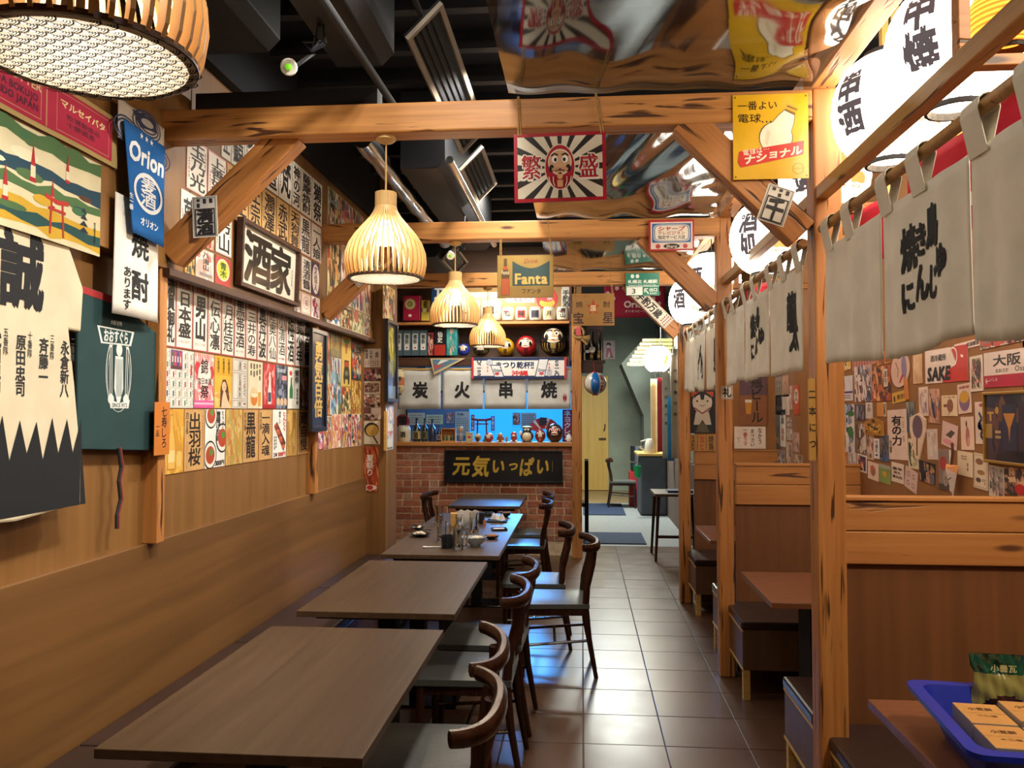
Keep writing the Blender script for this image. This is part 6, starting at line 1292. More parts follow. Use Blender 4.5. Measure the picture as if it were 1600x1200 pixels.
mb.build('pillars', g_, t); mb = MB(); mb.tube([(-.12,0,.27),(-.05,0,.255),(.05,0,.255),(.12,0,.27)], .014, 8); mb.box((-.08,-.008,.2),(.08,.008,.215)); mb.build('lintels', g_, t)
light('kitchen_blue', 'AREA', (-.75, 10.75, 2.05), 95, (.08, .38, 1), .5, (math.radians(-62), 0, 0), .3)

# ------------------------------------------------------------------ grey split curtains of the booths
def noren(y0, y1, npan, label, texts, gap=.012, ztop=2.34, zb=1.812, seed=1, first_tab=0):
    """y0 far end, y1 near end; seen from the aisle the far end is on the left"""
    x = XR+.02; t = thing('booth_curtain', label, 'curtain', (x, y0, zb), 0, 'grey booth curtains'); L = y0-y1; H = ztop-zb; body = H-.085
    base = Matrix(((0,0,-1,0),(-1,0,0,0),(0,1,0,0),(0,0,0,1))); w = (L-gap*(npan-1))/npan; r = random.Random(seed)
    for i in range(npan):
        u0 = i*(w+gap); a1, a2, f = r.uniform(.006,.012), r.uniform(.003,.007), r.uniform(0, 6)
        def wv(x, y, f=f, a1=a1, a2=a2): k = 1-y/body*.8; return (a1*math.sin(11*x/w*1.2+f)+a2*math.sin(23*x/w+2*f+2*y))*k
        bot = lambda u: .012*math.sin(4*u+f)+.012*abs(2*u-1)
        mb = MB(); mb.grid(lambda u, v: (w*u, bot(u)*(1-v)+body*v, wv(w*u, body*v)), 22, 14, 0, '#E6E2D6')
        o = mb.build('curtain_panel', 'cloth_ink', t, smooth='all', solid=.003); o.matrix_local = base @ Matrix.Translation((u0, 0, 0))
        p = P()
        for (pi, px_, py_, c, s, ro) in texts:
            if pi == i: p.ch(c, px_*w, py_*body, s, s*1.3, '#23262c', 1, .07, ro)
        if p.v: p.split(.03); p.v = [(a, b, c+wv(a, b)+.003) for a, b, c in p.v]; p.build('print', 'cloth_ink', o)
        nt = 2; tw = .085
        for k in range(nt+ (1 if i == npan-1 else 0)):
            ua = [0, w*.5-tw/2, w-tw][k] if nt == 2 else 0
            mb = MB(); rr = .024
            prof = [(-.003, body-.01)] + [(rr*math.cos(q), H+rr*math.sin(q)*1.0) for q in [PI*.0+PI*j/6 for j in range(7)]][::1] + [(-.012-rr*.3, body-.01)]
            vs = []
            for z_, y_ in [(.004, body-.02), (rr, H-.01)] + [(rr*math.cos(PI*j/6), H+rr*math.sin(PI*j/6)) for j in range(1, 6)] + [(-rr, H-.01), (-.004, body-.02)]: vs += [(ua, y_, z_), (ua+tw, y_, z_)]
            mb.add(vs, [(2*j, 2*j+1, 2*j+3, 2*j+2) for j in range(len(vs)//2-1)], 0, '#DDD9CC'); o = mb.build('tab', 'cloth_ink', t, solid=.002); o.matrix_local = base @ Matrix.Translation((u0, 0, 0))
    mb = MB(); mb.tube([(0, .06, H), (0, -L-.03, H)], .017, 10); mb.build('pole', 'rail', t, smooth=True)
    return t
TXT = lambda i: [(i,.36,.66,'焼',.10,.08),(i,.50,.68,'き',.075,.05),(i,.63,.73,'鳥',.09,0),(i,.34,.36,'に',.075,.1),(i,.50,.42,'ん',.085,0),(i,.63,.40,'じ',.075,-.1),(i,.74,.50,'ゅ',.085,0)]
noren(3.08, 1.41, 3, 'large grey booth curtain nearest to the camera, with brushed black writing', TXT(1), seed=2)
noren(5.22, 3.42, 3, 'grey booth curtain between the nearest and middle posts, with small black characters', TXT(1)+[(2,.72,.62,'龍',.13,0),(2,.78,.38,'太',.11,0)], seed=5)
noren(7.2, 5.48, 3, 'grey booth curtain between the middle and far posts', [(1,.4,.6,'に',.12,.1),(1,.6,.62,'ん',.13,0),(1,.42,.36,'き',.12,0),(1,.66,.36,'り',.12,0),(2,.8,.6,'龍',.12,0),(2,.84,.38,'太',.10,0)], seed=8)
# ------------------------------------------------------------------ glowing lanterns over the booths
AM = '#B85A18'
M['lamp_paper'] = inkmat('lit_lantern_paper', .7, 9.0)
def lantern(px, py, Y, r, label, col='#FFEED8', draw=None, group='big white lanterns over the booths', mat='lamp_paper', sz=1.0):
    c = atY(px, py, Y); t = thing('paper_lantern', label, 'lantern', (c.x, c.y, c.z-r*sz), 0, group)
    mb = MB(); n = 32; pr = []
    for i in range(n+1):
        a = -1.22+2.44*i/n; k = 1 - (.012 if i % 2 else 0); pr.append((r*k*math.cos(a)**.8, r*sz+r*sz*math.sin(a)*1.0))
    mb.lathe(pr, 30, (0,0,0), 0, col, [col if i % 2 else ('#8A3C0E' if col == AM else '#F4EADA') for i in range(n+1)], cap=False); mb.build('paper', mat, t, smooth='all')
    for s in (-1, 1):
        mb = MB(); z = r*sz+s*r*sz*.945; mb.lathe([(r*.40, z-.012), (r*.45, z-.012), (r*.45, z+.012), (r*.40, z+.012), (r*.40, z-.012)], 20, cap=False); mb.build('ring', 'black', t)
    if draw: p = P(); draw(p, r); ball_print(p, r*1.004, r*sz, r*sz).build('print', mat, t)
    mb = MB(); mb.cyl((0,0,r*sz*1.95), (0,0,r*sz*1.95+.22), .004, n=6); mb.build('cord', 'black', t)
    return t
def lt(chars, discs=True, ax=-.75):
    def d(p, r):
        p.vt(chars, r*ax, r*.75, -r*.75, r*.52, '#1b1718', 2, .07)
        p.ring(r*(ax-.05), r*.02, r*.0+.001, .001, .0005, '#1b1718', 2)
        if discs:
            for x, y in ((.25,.05),(.03,-.42),(.55,-.42)): p.ell(r*x, r*y, r*.23, r*.23, '#8A4A24', 1, 20)
    return d
lantern(1493, 72, 2.45*K, .205, 'big white glowing lantern nearest to the camera, with black characters down its side', draw=lt('申焼', False, -.92)); lantern(1392, 171, 2.86*K, .205, 'big white glowing lantern second from the camera, with brown discs', draw=lt('串酒', True, -1.1))
lantern(1288, 272, 3.62*K, .205, 'big white glowing lantern just behind the nearest booth post', draw=lt('酒場', True)); lantern(1200, 372, 4.25*K, .205, 'big white glowing lantern over the middle booth', draw=lt('酒処', True)); 
lantern(1112, 440, 5.5*K, .205, 'big white glowing lantern over the far booth, nearer one', draw=lt('酒', True)); lantern(1084, 470, 6.35*K, .205, 'big white glowing lantern farthest along the booths', draw=lt('酒', True))
AM = '#B85A18'
lantern(1575, 25, 2.15*K, .10, 'amber striped lantern in the frame at the upper right corner', AM, lambda p, r: p.ell(0, 0, r*.3, r*.5, '#FFF2D8', 1), None, 'lamp_paper', .9)
t = thing('hanging_lattice', 'orange square timber lattice hanging at the upper right corner', 'frame', (0,0,0)); a = atY(1512, 90, 1.98*K); t.location = a
for (x0,z0,x1,z1) in ((-.03,-.03,.5,.0),(-.03,0,0,.62),(.22,0,.25,.62),(.47,0,.5,.62),(-.03,.62,.5,.65)):
    mb = MB(); mb.box((x0,-.02,z0),(x1,.02,z1)); mb.build('frame_bar', 'post', t, bevel=.003)
for i, (px, py, Y, w, h, lab) in enumerate(((1348, 385, 3.0*K, .30, .10, 'red bunting strip low behind the nearest curtain pole'), (1470, 312, 2.3*K, .46, .16, 'red and white cloth banner behind the nearest curtain pole'), (1560, 240, 1.9*K, .30, .04, 'red banner hanging behind the near end of the curtain pole'), (1180, 490, 4.3*K, .5, .12, 'red bunting strip behind the middle curtain pole'))):
    a = atY(px, py, Y); a.x = max(a.x, XR+.075); cloth('red_bunting', w, h+.12, '#C2183C', frame_mat((a.x, a.y+w*.5, a.z-h*.7), (.1,-1,0), (0,0,1)), lab, 'bunting', lambda p, w, h: (p.poly([(w*.1,h*.2),(w*.5,h*.5),(w*.9,h*.3),(w*.9,h*.2),(w*.5,h*.4),(w*.1,h*.1)], '#F0E6DC', 1)), None, 'red bunting behind the curtains')
# ------------------------------------------------------------------ upper board of the far divider and what hangs on it
yb_ = YC+.085
t = thing('upper_board', 'brown plywood board standing on the far booth divider', 'board', (XR+.105, yb_, 1.325)); mb = MB(); mb.box((0,0,0),(.70,.015,1.05)); mb.build('sheet', 'board', t)
m, w, h = fr(1156, 1198.5, 588, 665.5, yb_-.012); sheet('beer_board', w, h, '#8A5630', m, 'brown wooden beer board with vertical lettering and a painted glass', 'sign', lambda p,w,h: (p.q(0,h*.62,w,h,'#5f4450',.8), p.vt('瓶ビール', w*.64, h*1.0, h*.05, w*.42, '#1d1510', 1, .03), p.poly([(w*.24,h*.24),(w*.41,h*.24),(w*.45,h*.5),(w*.2,h*.5)], '#C98A2e', 1), p.q(w*.2,h*.47,w*.45,h*.53,'#E8DCC8',1.5)), th=.02)
m, w, h = fr(1147.5, 1196.5, 666.5, 701, yb_-.008); sheet('white_note', w, h, '#E8DACE', m, 'white handwritten note under the beer board', 'note', lambda p,w,h: (p.vt('なかう',w*.82,h*.95,h*.2,w*.13,'#1d1a1c',1,.03), p.vt('まっさい',w*.58,h*.9,h*.08,w*.13,'#1d1a1c',1,.03), p.vt('一番うマ',w*.35,h*.95,h*.1,w*.13,'#B8302c',1,.03), p.vt('い！',w*.14,h*.55,h*.25,w*.1,'#1d1a1c',1,.02)))
m, w, h = fr(1077.5, 1118, 610, 677, yb_-.006)
def dog(p, w, h):
    p.ell(w*.5,h*.72,w*.38,h*.25,'#D8CDBC',1,24); p.ell(w*.5,h*.82,w*.32,h*.16,'#20202a',1.5,24); p.ell(w*.5,h*.7,w*.36,h*.21,'#D8CDBC',2,24); p.poly([(w*.4,h*.94),(w*.6,h*.94),(w*.56,h*.78),(w*.44,h*.78)],'#20202a',2.3)
    for s in (-1,1): p.poly([(w*(.5+s*.12),h*.97),(w*(.5+s*.44),h*.97),(w*(.5+s*.42),h*.84)][::s],'#C4502c',2.5); p.ell(w*(.5+s*.2),h*.75,w*.035,h*.025,'#16141a',3); 
    p.line([(w*.18,h*.6),(w*.5,h*.46),(w*.82,h*.6)],.012,'#8A3A52',3); p.line([(w*.4,h*.66),(w*.5,h*.63),(w*.6,h*.66)],.006,'#7a5a50',3); p.poly([(w*.16,h*.2),(w*.25,h*.5),(w*.75,h*.5),(w*.84,h*.2)],'#C9BEAC',1.3)
    p.poly([(w*.2,h*.02),(w*.5,h*.32),(w*.8,h*.02)],'#4d4636',2); p.ell(w*.5,h*.13,w*.2,h*.1,'#5a5340',2.5)
sheet('toy_dog_picture', w, h, '#16171f', m, 'black picture of a white toy dog head with red ears', 'picture', dog, th=.006)
for i, (x0, x1, tx, c) in enumerate(((1077.5,1089.5,'SAKE','#2a1c14'), (1091,1103,'宝ヒ','#B03a2a'), (1104.5,1118,'焼鳥','#2a1c14'))):
    m, w, h = fr(x0, x1, 679, 705, yb_-.004); sheet('wooden_menu_strip', w, h, '#B5823e', m, ('first','second','third')[i]+' tan menu strip under the toy dog picture', 'strip', lambda p,w,h,tx=tx,c=c: p.vt(tx,w*.5,h*.95,h*.05,w*.6,c,1,.03), 'tan strips under the toy dog')
# side boards on the posts
a = atY(1256, 720, YA-.016); mb = MB(); mb.box((0,0,0),(.026,.014,.31),0,'#B5883e'); o = mb.build('tall_board', 'ink', None, (XR-.026, YA+.01, a.z)); tag(o, 'narrow tall board with characters fixed to the nearest booth post', 'board'); p = P(); p.vt('二本につ', 0, .28, .03, .024, '#2a1c10', 1, .03); o2 = p.build('print', 'ink', o); o2.matrix_local = Matrix(((1,0,0,.013),(0,0,-1,-.0005),(0,1,0,0),(0,0,0,1)))
m, w, h = fr(1127, 1145, 603, 623.5, YB-.004); sheet('paper_slip', w, h, '#E2D6CA', m, 'square white slip with one heavy character on the middle post', 'slip', lambda p,w,h: (p.border(w*.05,h*.05,w*.95,h*.95,.003,'#333',1), p.ch('礼',w*.5,h*.5,w*.75,h*.75,'#1c1a1a',2,.07)))
# ------------------------------------------------------------------ postcards and pictures on the booth wall
def tilted(m, w, h, a): return m @ Matrix.Translation((w/2,h/2,0)) @ Matrix.Rotation(a,4,'Z') @ Matrix.Translation((-w/2,-h/2,0))
def art(pal, n=24, s=1, b=.06): return lambda p,w,h: p.art(w*b, h*b, w*(1-b), h*(1-b), pal, n, s, 1, .35)
Q = [(1305,1333,590,627,'#DCD2D4','pale station sign card with a violet stripe',lambda p,w,h:(p.q(0,h*.3,w,h*.38,'#4a3a78',1),p.vt('新宿',w*.25,h*.85,h*.5,w*.2,'#333',1,.03),p.vt('原宿駅',w*.5,h*.85,h*.48,w*.18,'#333',1,.03),p.fine(w*.1,h*.08,w*.9,h*.25,'#6a5a6a',1,2,False)),0),
 (1336,1363,573,628,'#C9A8A0','busy collage card of small figures beside the station card',art(['#C9A8A0','#4a4048','#EAD8D0','#8C5a58','#6d6a84','#E6C8BC'],50,2,0),0), (1364,1393,574,627,'#B5542c','orange picture of a row of gates with a long white tag',lambda p,w,h:(p.art(0,0,w,h,['#B5542c','#D87a3e','#3c2c2c','#E6A878','#6d3a2c'],40,3),p.q(w*.66,h*.4,w*.84,h*.9,'#EBD9C8',3),p.vt('御守',w*.75,h*.85,h*.45,w*.12,'#333',3.5,.02)),0),
 (1395,1420,612,629,'#D6A63a','small yellow ticket below the round fan',lambda p,w,h:(p.ht('東京都',w*.3,w*.95,h*.5,h*.5,'#4a3418',1,.02),p.ell(w*.15,h*.4,w*.06,h*.3,'#5a3a1c',1)),.08), (1428,1442,555,600,'#DDB488','plain parchment bookmark left of the red drink poster',art(['#DDB488','#E2BE96','#D0A478'],10,4,0),0),
 (1447,1514,549,600,'#EAD6C8','red and white drink poster with big brushed capitals',lambda p,w,h:(p.poly([(w*.42,0),(w,0),(w,h),(w*.62,h),(w*.75,h*.5),(w*.5,h*.3)],'#C8342c',1),p.ht('SAKE',w*.06,w*.62,h*.28,h*.42,'#221d1e',2,.08,.1),p.ht('酒冷蔵所',w*.14,w*.52,h*.74,h*.2,'#221d1e',2,.03),p.ring(w*.68,h*.72,w*.1,h*.28,w*.02,'#F2E2D4',2.5),p.line([(w*.85,h*.72),(w*.9,h*.68)],.012,'#F2E2D4',2)),0),
 (1517,1537,557,612,'#E6D6C4','white card with a dark painted actor face',lambda p,w,h:(p.art(w*.12,h*.08,w*.88,h*.92,['#B5a48c','#5d5444','#A84a34','#3c3a4a','#E0CDB4'],26,5),),.03), (1539,1630,552,606,'#E6D4CC','white and crimson station name sign at the picture edge',lambda p,w,h:(p.q(0,0,w,h*.34,'#B51C3e',1),p.ht('大阪',w*.17,w*.68,h*.74,h*.34,'#222',1,.03),p.ht('おおさか',w*.22,w*.46,h*.46,h*.13,'#333',1,.02),p.ht('Osaka',w*.56,w*.85,h*.48,h*.16,'#333',1,.01),p.ht('←',w*.03,w*.1,h*.19,h*.2,'#F0E0E0',2,.03),p.ht('ふくしま',w*.1,w*.26,h*.22,h*.11,'#F0E0E0',2,.02)),0),
 (1305,1336,632,703,'#D8CCC8','tall travel poster of a train and a red tower',lambda p,w,h:(p.art(0,0,w,h,['#D8CCC8','#8c94b0','#3a3e5c','#E8DAD0','#A8c0d0'],40,6,1,.3),p.line([(w*.25,h*.5),(w*.22,h*.9)],.02,'#B5333c',3),p.ell(w*.45,h*.6,w*.12,h*.26,'#2a3058',3),p.ell(w*.82,h*.42,w*.14,h*.12,'#3c7a4a',3),p.ell(w*.85,h*.8,w*.16,h*.06,'#3c7a4a',3)),0), (1337.5,1352,632,657,'#5a5260','small violet photograph above a brown one',art(['#5a5260','#8a8090','#3c3644','#A89CA8'],16,7,.03),0), (1353.5,1364,629,654,'#D8C8C0','pale oval tag with a seal',lambda p,w,h:(p.ell(w*.5,h*.55,w*.3,h*.14,'#A89088',1),p.vt('御札',w*.5,h*.9,h*.6,w*.3,'#6a5a58',1,.02)),0), (1371,1386,629,650.5,'#CE8A3a','small orange card with a dark edge strip',lambda p,w,h:(p.q(w*.68,0,w*.95,h,'#E6D0B4',1),p.vt('切符',w*.81,h*.9,h*.1,w*.2,'#2a2220',2,.03)),0),
 (1338,1355,660,708,'#8a6a5c','dim brown photograph with a white figure',art(['#8a6a5c','#5c463e','#B59888','#D8C8BC','#6a5448'],26,8,.03),0), (1355.5,1366,678,717,'#D6B8A4','narrow card of a lady in a long robe',art(['#D6B8A4','#6a4a4a','#B57a5c','#EAD8C8'],18,9,.05),0), (1376,1390,679,720,'#4c6a98','deep blue night photograph',art(['#4c6a98','#2a3048','#6a5a50','#38507c','#8c7a6a'],22,10,.0),0), (1367.5,1375.5,685,716,'#E2DEE0','tall white tag hanging on the blue photograph',lambda p,w,h:(p.vt('守護札',w*.5,h*.92,h*.3,w*.5,'#4a4a68',1,.02),p.ell(w*.5,h*.18,w*.25,h*.05,'#3a3a58',1)),0,.006),
 (1388.5,1418.5,640,716,'#EACFC0','large white calligraphy sheet with spidery black strokes',lambda p,w,h:(p.vt('有の力',w*.48,h*.88,h*.28,w*.5,'#1d1a1c',1,.05),p.vt('一日一福',w*.82,h*.9,h*.35,w*.1,'#8a7468',1,.0),p.vt('合掌',w*.15,h*.4,h*.12,w*.14,'#2a2424',1,.02)),.03), (1418,1430,628,676,'#7c847c','grey green bookmark right of the calligraphy sheet',art(['#7c847c','#5c6068','#A8aca0','#48505c'],16,11,0),.02), (1420.5,1436,685,731,'#DDD2AE','cream picture of two black robed figures',art(['#DDD2AE','#2a2a2a','#8a8a6a','#E8E0C4','#3c3a38'],22,12,.06),0),
 (1437,1451,605,650,'#E6CFC0','bookmark with a pale violet flower, under the parchment',art(['#E6CFC0','#C0A0A0','#9c8498','#EADACC'],16,13,.1),.02), (1452.5,1469.5,608,661,'#CFA08c','bookmark with blue balloon shapes',art(['#CFA08c','#4a5a7c','#E0B88c','#B5705c','#3a4260'],20,14,0),-.02), (1472.5,1497,618,650,'#E8CDA8','cream card with a brown bristly painted fish',lambda p,w,h:(p.ell(w*.55,h*.5,w*.2,h*.32,'#8c5a44',1),p.ell(w*.25,h*.5,w*.12,h*.08,'#7a4a3a',1),p.ht('大海老',w*.1,w*.9,h*.9,h*.12,'#8a6a5a',1,.0),p.line([(w*.5,h*.2),(w*.45,h*.05)],.006,'#6a4434',1)),0), (1498,1518.5,600,646,'#E2C4B4','pink bookmark with a round yellow and violet emblem',lambda p,w,h:(p.ell(w*.5,h*.42,w*.4,h*.34,'#8c6a8c',1,20),p.ell(w*.5,h*.55,w*.36,h*.2,'#D0A038',1.5,20),p.ht('鳥獣戯',w*.1,w*.9,h*.88,h*.1,'#A84a4a',1,.02)),.06),
 (1503,1523,651,702,'#EACDB8','card with a long pinkish squid',lambda p,w,h:(p.ell(w*.52,h*.4,w*.15,h*.3,'#B5706a',1),p.ell(w*.45,h*.78,w*.06,h*.1,'#6a4448',1),p.ell(w*.58,h*.25,w*.1,h*.14,'#D89a8c',1.5)),.03), (1525.5,1541,628,693,'#E4CFC0','white bookmark with a coiled dark blue dragon',lambda p,w,h:(p.line([(w*.4,h*.75),(w*.65,h*.6),(w*.3,h*.45),(w*.7,h*.32),(w*.5,h*.2),(w*.8,h*.1)],.016,'#3a3c5c',1),p.ell(w*.45,h*.42,w*.22,h*.09,'#3a3c5c',1),p.ht('福',w*.4,w*.8,h*.92,h*.09,'#C04a44',1,.02)),.02), (1473,1497,661,698,'#E0BEB8','tilted pink card with a grey painted fish',lambda p,w,h:(p.poly([(w*.25,h*.45),(w*.6,h*.75),(w*.85,h*.7),(w*.6,h*.4)],'#5c5048',1),p.ell(w*.5,h*.2,w*.4,h*.12,'#E59aa0',1)),-.16), (1450,1466,670,717,'#DCC8C0','pale faded bookmark under the blue balloons one',art(['#DCC8C0','#CBB0A8','#E6D8D0'],10,15,.1),.04),
 (1438,1461.5,720,752,'#2c2a34','dark photograph of a draped shape',art(['#2c2a34','#A87a5c','#1d1c26','#C99a78','#6a6a78'],16,16,.0),-.06), (1468,1487.5,701,764,'#8c7a74','photo strip with a red lantern and white edge',lambda p,w,h:(p.q(w*.86,0,w,h,'#EADCD4',1),p.ell(w*.38,h*.65,w*.27,h*.17,'#B5403c',1.5),p.ell(w*.55,h*.3,w*.2,h*.2,'#A8988c',1.4),p.q(0,0,w*.8,h*.15,'#5c4c48',1.2)),0), (1497.5,1521,704.5,742,'#E8D4B8','cream envelope behind the fox mask',lambda p,w,h:(p.fine(w*.25,h*.65,w*.65,h*.85,'#7a6a5a',1,2,False),p.fine(w*.6,h*.15,w*.75,h*.55,'#7a6a5a',1,1)),-.03), (1523,1545,708,762,'#E2D0B8','cream food card with three brown sketches',lambda p,w,h:(p.border(w*.06,h*.04,w*.94,h*.96,.002,'#8a7a5c',1),p.ell(w*.4,h*.77,w*.26,h*.09,'#8c5a40',1),p.ell(w*.52,h*.47,w*.26,h*.07,'#A87a50',1),p.ell(w*.35,h*.24,w*.18,h*.07,'#5c4c3c',1),p.fine(w*.6,h*.15,w*.85,h*.3,'#8a7a6a',1,2)),-.05),
 (1547,1570,727,775,'#DACFC0','grey comic sheet below the gold framed collage',art(['#DACFC0','#8a847c','#B5a8a0','#5c5654','#A87a80'],30,17,.06),-.03), (1571,1612,729,771,'#B58468','photograph with a red ball at the picture edge',lambda p,w,h:(p.art(0,0,w,h,['#B58468','#6a4a44','#E0BC98','#3c3434','#8c5a48'],24,18),p.ell(w*.62,h*.25,w*.2,h*.2,'#C4262e',3)),0),
 (1312,1325,703,728,'#C98a5c','orange small card, first of the low row',art(['#C98a5c','#E0b48c','#A8603a'],12,19,.08),-.05), (1326,1339,705,733,'#D8C4B4','small pale card, second of the low row',art(['#D8C4B4','#8a8aa0','#EADCD0'],12,20,.08),-.05), (1340.5,1355,709,736,'#E8D8D0','small card of a dark blue sunset, third of the low row',art(['#2a2a5c','#C0504a','#3c2c3c','#E8C0A0','#5a4458'],16,21,.1),-.05), (1357,1373.5,721,748,'#E6CDBc','small white card with a reddish plant, fourth of the low row',lambda p,w,h:(p.ell(w*.5,h*.5,w*.24,h*.28,'#A86a5c',1),p.ell(w*.45,h*.68,w*.2,h*.14,'#D0704a',1.5)),-.05), (1374.5,1392.5,725,753,'#8aa05c','small green card with a yellow blob, fifth of the low row',lambda p,w,h:(p.q(0,h*.8,w,h,'#A8b0a0',1),p.ell(w*.5,h*.5,w*.2,h*.16,'#D8A83a',1)),-.04), (1394,1413,722,752,'#E6D2C2','small card with brown lettering, sixth of the low row',lambda p,w,h:(p.ht('豊年',w*.1,w*.9,h*.7,h*.16,'#4a3028',1,.06),p.ht('祭礼',w*.2,w*.8,h*.5,h*.14,'#5c3c30',1,.04),p.ht('屋台村',w*.1,w*.9,h*.28,h*.16,'#4a3028',1,.04)),-.03), (1415,1434,731,764,'#DBBCB4','tilted pinkish card with four scribbles, last of the low row',lambda p,w,h:[p.ring(w*(.3+.4*(i%2)),h*(.28+.42*(i//2)),w*.12,h*.12,.004,'#6a4a58',1,10) for i in range(4)],-.2),
 (1315,1330,568,580,'#E2A83a','yellow scrap peeping under the near curtain',art(['#E2A83a','#3a3230','#E8d0a0'],10,22,0),.05), (1333,1369,560,576,'#C98a7c','fringed pinkish strip peeping under the near curtain',lambda p,w,h:[p.q(w*(.04+.12*i),h*.1,w*(.1+.12*i),h*.75,'#A8543c',1) for i in range(8)],.06), (1371,1392,552,571,'#D0812e','orange scrap peeping under the near curtain',art(['#D0812e','#B56a22','#8a4a1c'],8,23,0),.04), (1492,1532,537,548,'#E8CFC4','white strip peeping under the near curtain, above the drink poster',lambda p,w,h:p.ht('居酒屋通',w*.5,w*.98,h*.5,h*.6,'#333',1,.04),.04), (1533,1600,528,545,'#E4C8bc','long white strip with black curls peeping under the near curtain',art(['#E4C8bc','#2c2628','#C8544a','#8a7a74'],20,24,0),.03)]
for q in Q:
    x0, x1, yt, yb, c, lab, d, a = q[:8]; m, w, h = rw(x0, x1, yt, yb, off=q[8] if len(q) > 8 else .003); sheet('wall_card', w, h, c, tilted(m, w, h, a), lab, 'card', d, 'cards on the booth wall')
# thicker things on that wall
m, w, h = rw(1394, 1423, 552, 606, off=.006); r_ = [(w*.5+w*.5*math.cos(2*PI*i/26), h*.5+h*.5*math.sin(2*PI*i/26)) for i in range(26)]
t = thing('round_fan', 'pinkish round paper fan with a painted figure and an orange handle', 'fan'); t.matrix_world = tilted(m, w, h, .15); mb = MB(); mb.prism(r_, -.003, .0, 0, '#DDB8A4'); mb.build('fan_leaf', 'ink', t)
p = P(); p.line([(w*.3,h*.75),(w*.42,h*.5),(w*.35,h*.3)],.012,'#A8705c',1); p.ell(w*.72,h*.5,w*.14,h*.32,'#8c7a9c',1); p.ell(w*.55,h*.85,w*.16,h*.05,'#4a3a3c',1); p.poly([(w*.45,h*.1),(w*.68,h*.3),(w*.6,h*.34),(w*.42,h*.16)],'#C03038',1.5); p.build('print', 'ink', t)
mb = MB(); mb.box((w*.68,-h*.42,-.004),(w*.82,h*.2,.004),0,'#D0803e'); mb.build('handle', 'ink', t)
m, w, h = rw(1354, 1383, 652, 679, off=.012); sheet('wooden_plaque', w, h, '#B57a2a', m, 'wooden wish plaque with a pitched top and gold figures', 'plaque', lambda p,w,h:(p.art(w*.1,h*.1,w*.9,h*.65,['#B57a2a','#D09a38','#5c4018','#E0B050','#3c4a2c'],26,25),p.ell(w*.5,h*.8,w*.1,h*.1,'#5c4018',2)), th=.008, pts=[(0,0),(w,0),(w,h*.75),(w*.5,h),(0,h*.75)])
m, w, h = rw(1423, 1449, 645, 716, off=.008); sheet('paddle', w, h, '#E4CBB4', tilted(m, w, h, -.05), 'cream wooden paddle painted with a violet oval', 'paddle', lambda p,w,h:(p.ell(w*.52,h*.7,w*.3,h*.25,'#6d5468',1,20),p.line([(w*.5,h*.45),(w*.5,h*.08)],.018,'#7a4c3c',1)), th=.008, pts=[(w*.4,0),(w*.62,0),(w*.95,h*.62),(w*.95,h*.88),(w*.55,h),(w*.05,h*.88),(w*.05,h*.62)])
m, w, h = rw(1490, 1508.5, 725, 774, off=.03); t = thing('fox_mask', 'pointed white paper fox mask with an orange brow, hung on a dark string', 'mask'); t.matrix_world = m
mb = MB(); mb.add([(0,h,0),(w,h,0),(w*.5,0,.0),(w*.5,h*.9,.03),(w*.06,h*.75,.005),(w*.94,h*.75,.005)], [(0,4,3),(1,3,5),(0,3,1),(4,2,3),(3,2,5)], 0, '#E8D8D4'); mb.c[0] = mb.c[1] = mb.c[2] = '#D8925a'; mb.build('mask_body', 'ink', t, solid=.003)
p = P(); p.v = []; 
for s, x in ((1, .12), (-1, .88)): p.add([(w*x, h*.96, .006), (w*(x+s*.2), h*.8, .018), (w*(x), h*.78, .008)], [(0,1,2)], 0, '#C03a2c')
for s, x in ((1, .25), (-1, .75)): p.add([(w*x, h*.62, .02), (w*(x+s*.16), h*.54, .026), (w*(x+s*.16), h*.515, .026), (w*x, h*.59, .02)], [(0,1,2,3)], 0, '#2a2224')
p.build('face_paint', 'ink', t, solid=.002)
mb = MB(); mb.tube([(w*.5,h,.005),(w*.55,h*1.4,.0),(w*.5,h*1.68,0)], .006, 6); mb.build('string', 'darktrim', t)
m, w, h = rw(1545, 1630, 613, 722, off=.004)
pic_frame('framed_collage', m, w, h, .012, '#23222c', 'gold framed dark collage of labels at the picture edge', 'frame', lambda p,w,h:(p.art(.012,.012,w-.012,h-.012,['#23222c','#2c2a38','#4a3a3c','#6a4a2c','#1d1c26'],30,26,1,.4),p.ht('T',w*.07,w*.2,h*.66,h*.13,'#D0A038',3,.08),p.q(w*.02,h*.35,w*.16,h*.55,'#B5903a',2.5),p.ell(w*.26,h*.74,w*.035,h*.05,'#C9A03c',3),p.q(w*.22,h*.42,w*.33,h*.46,'#C9B078',3),p.q(w*.22,h*.35,w*.33,h*.39,'#B59a5c',3),p.q(w*.36,h*.2,w*.62,h*.82,'#2c3448',2.7),p.poly([(w*.38,h*.7),(w*.6,h*.7),(w*.51,h*.5),(w*.49,h*.3),(w*.47,h*.5)],'#C98a34',3),p.q(w*.66,h*.2,w*.96,h*.85,'#3c2c34',2.7)), .02, pm('gold_frame', '#B08a3c', .35, .6))
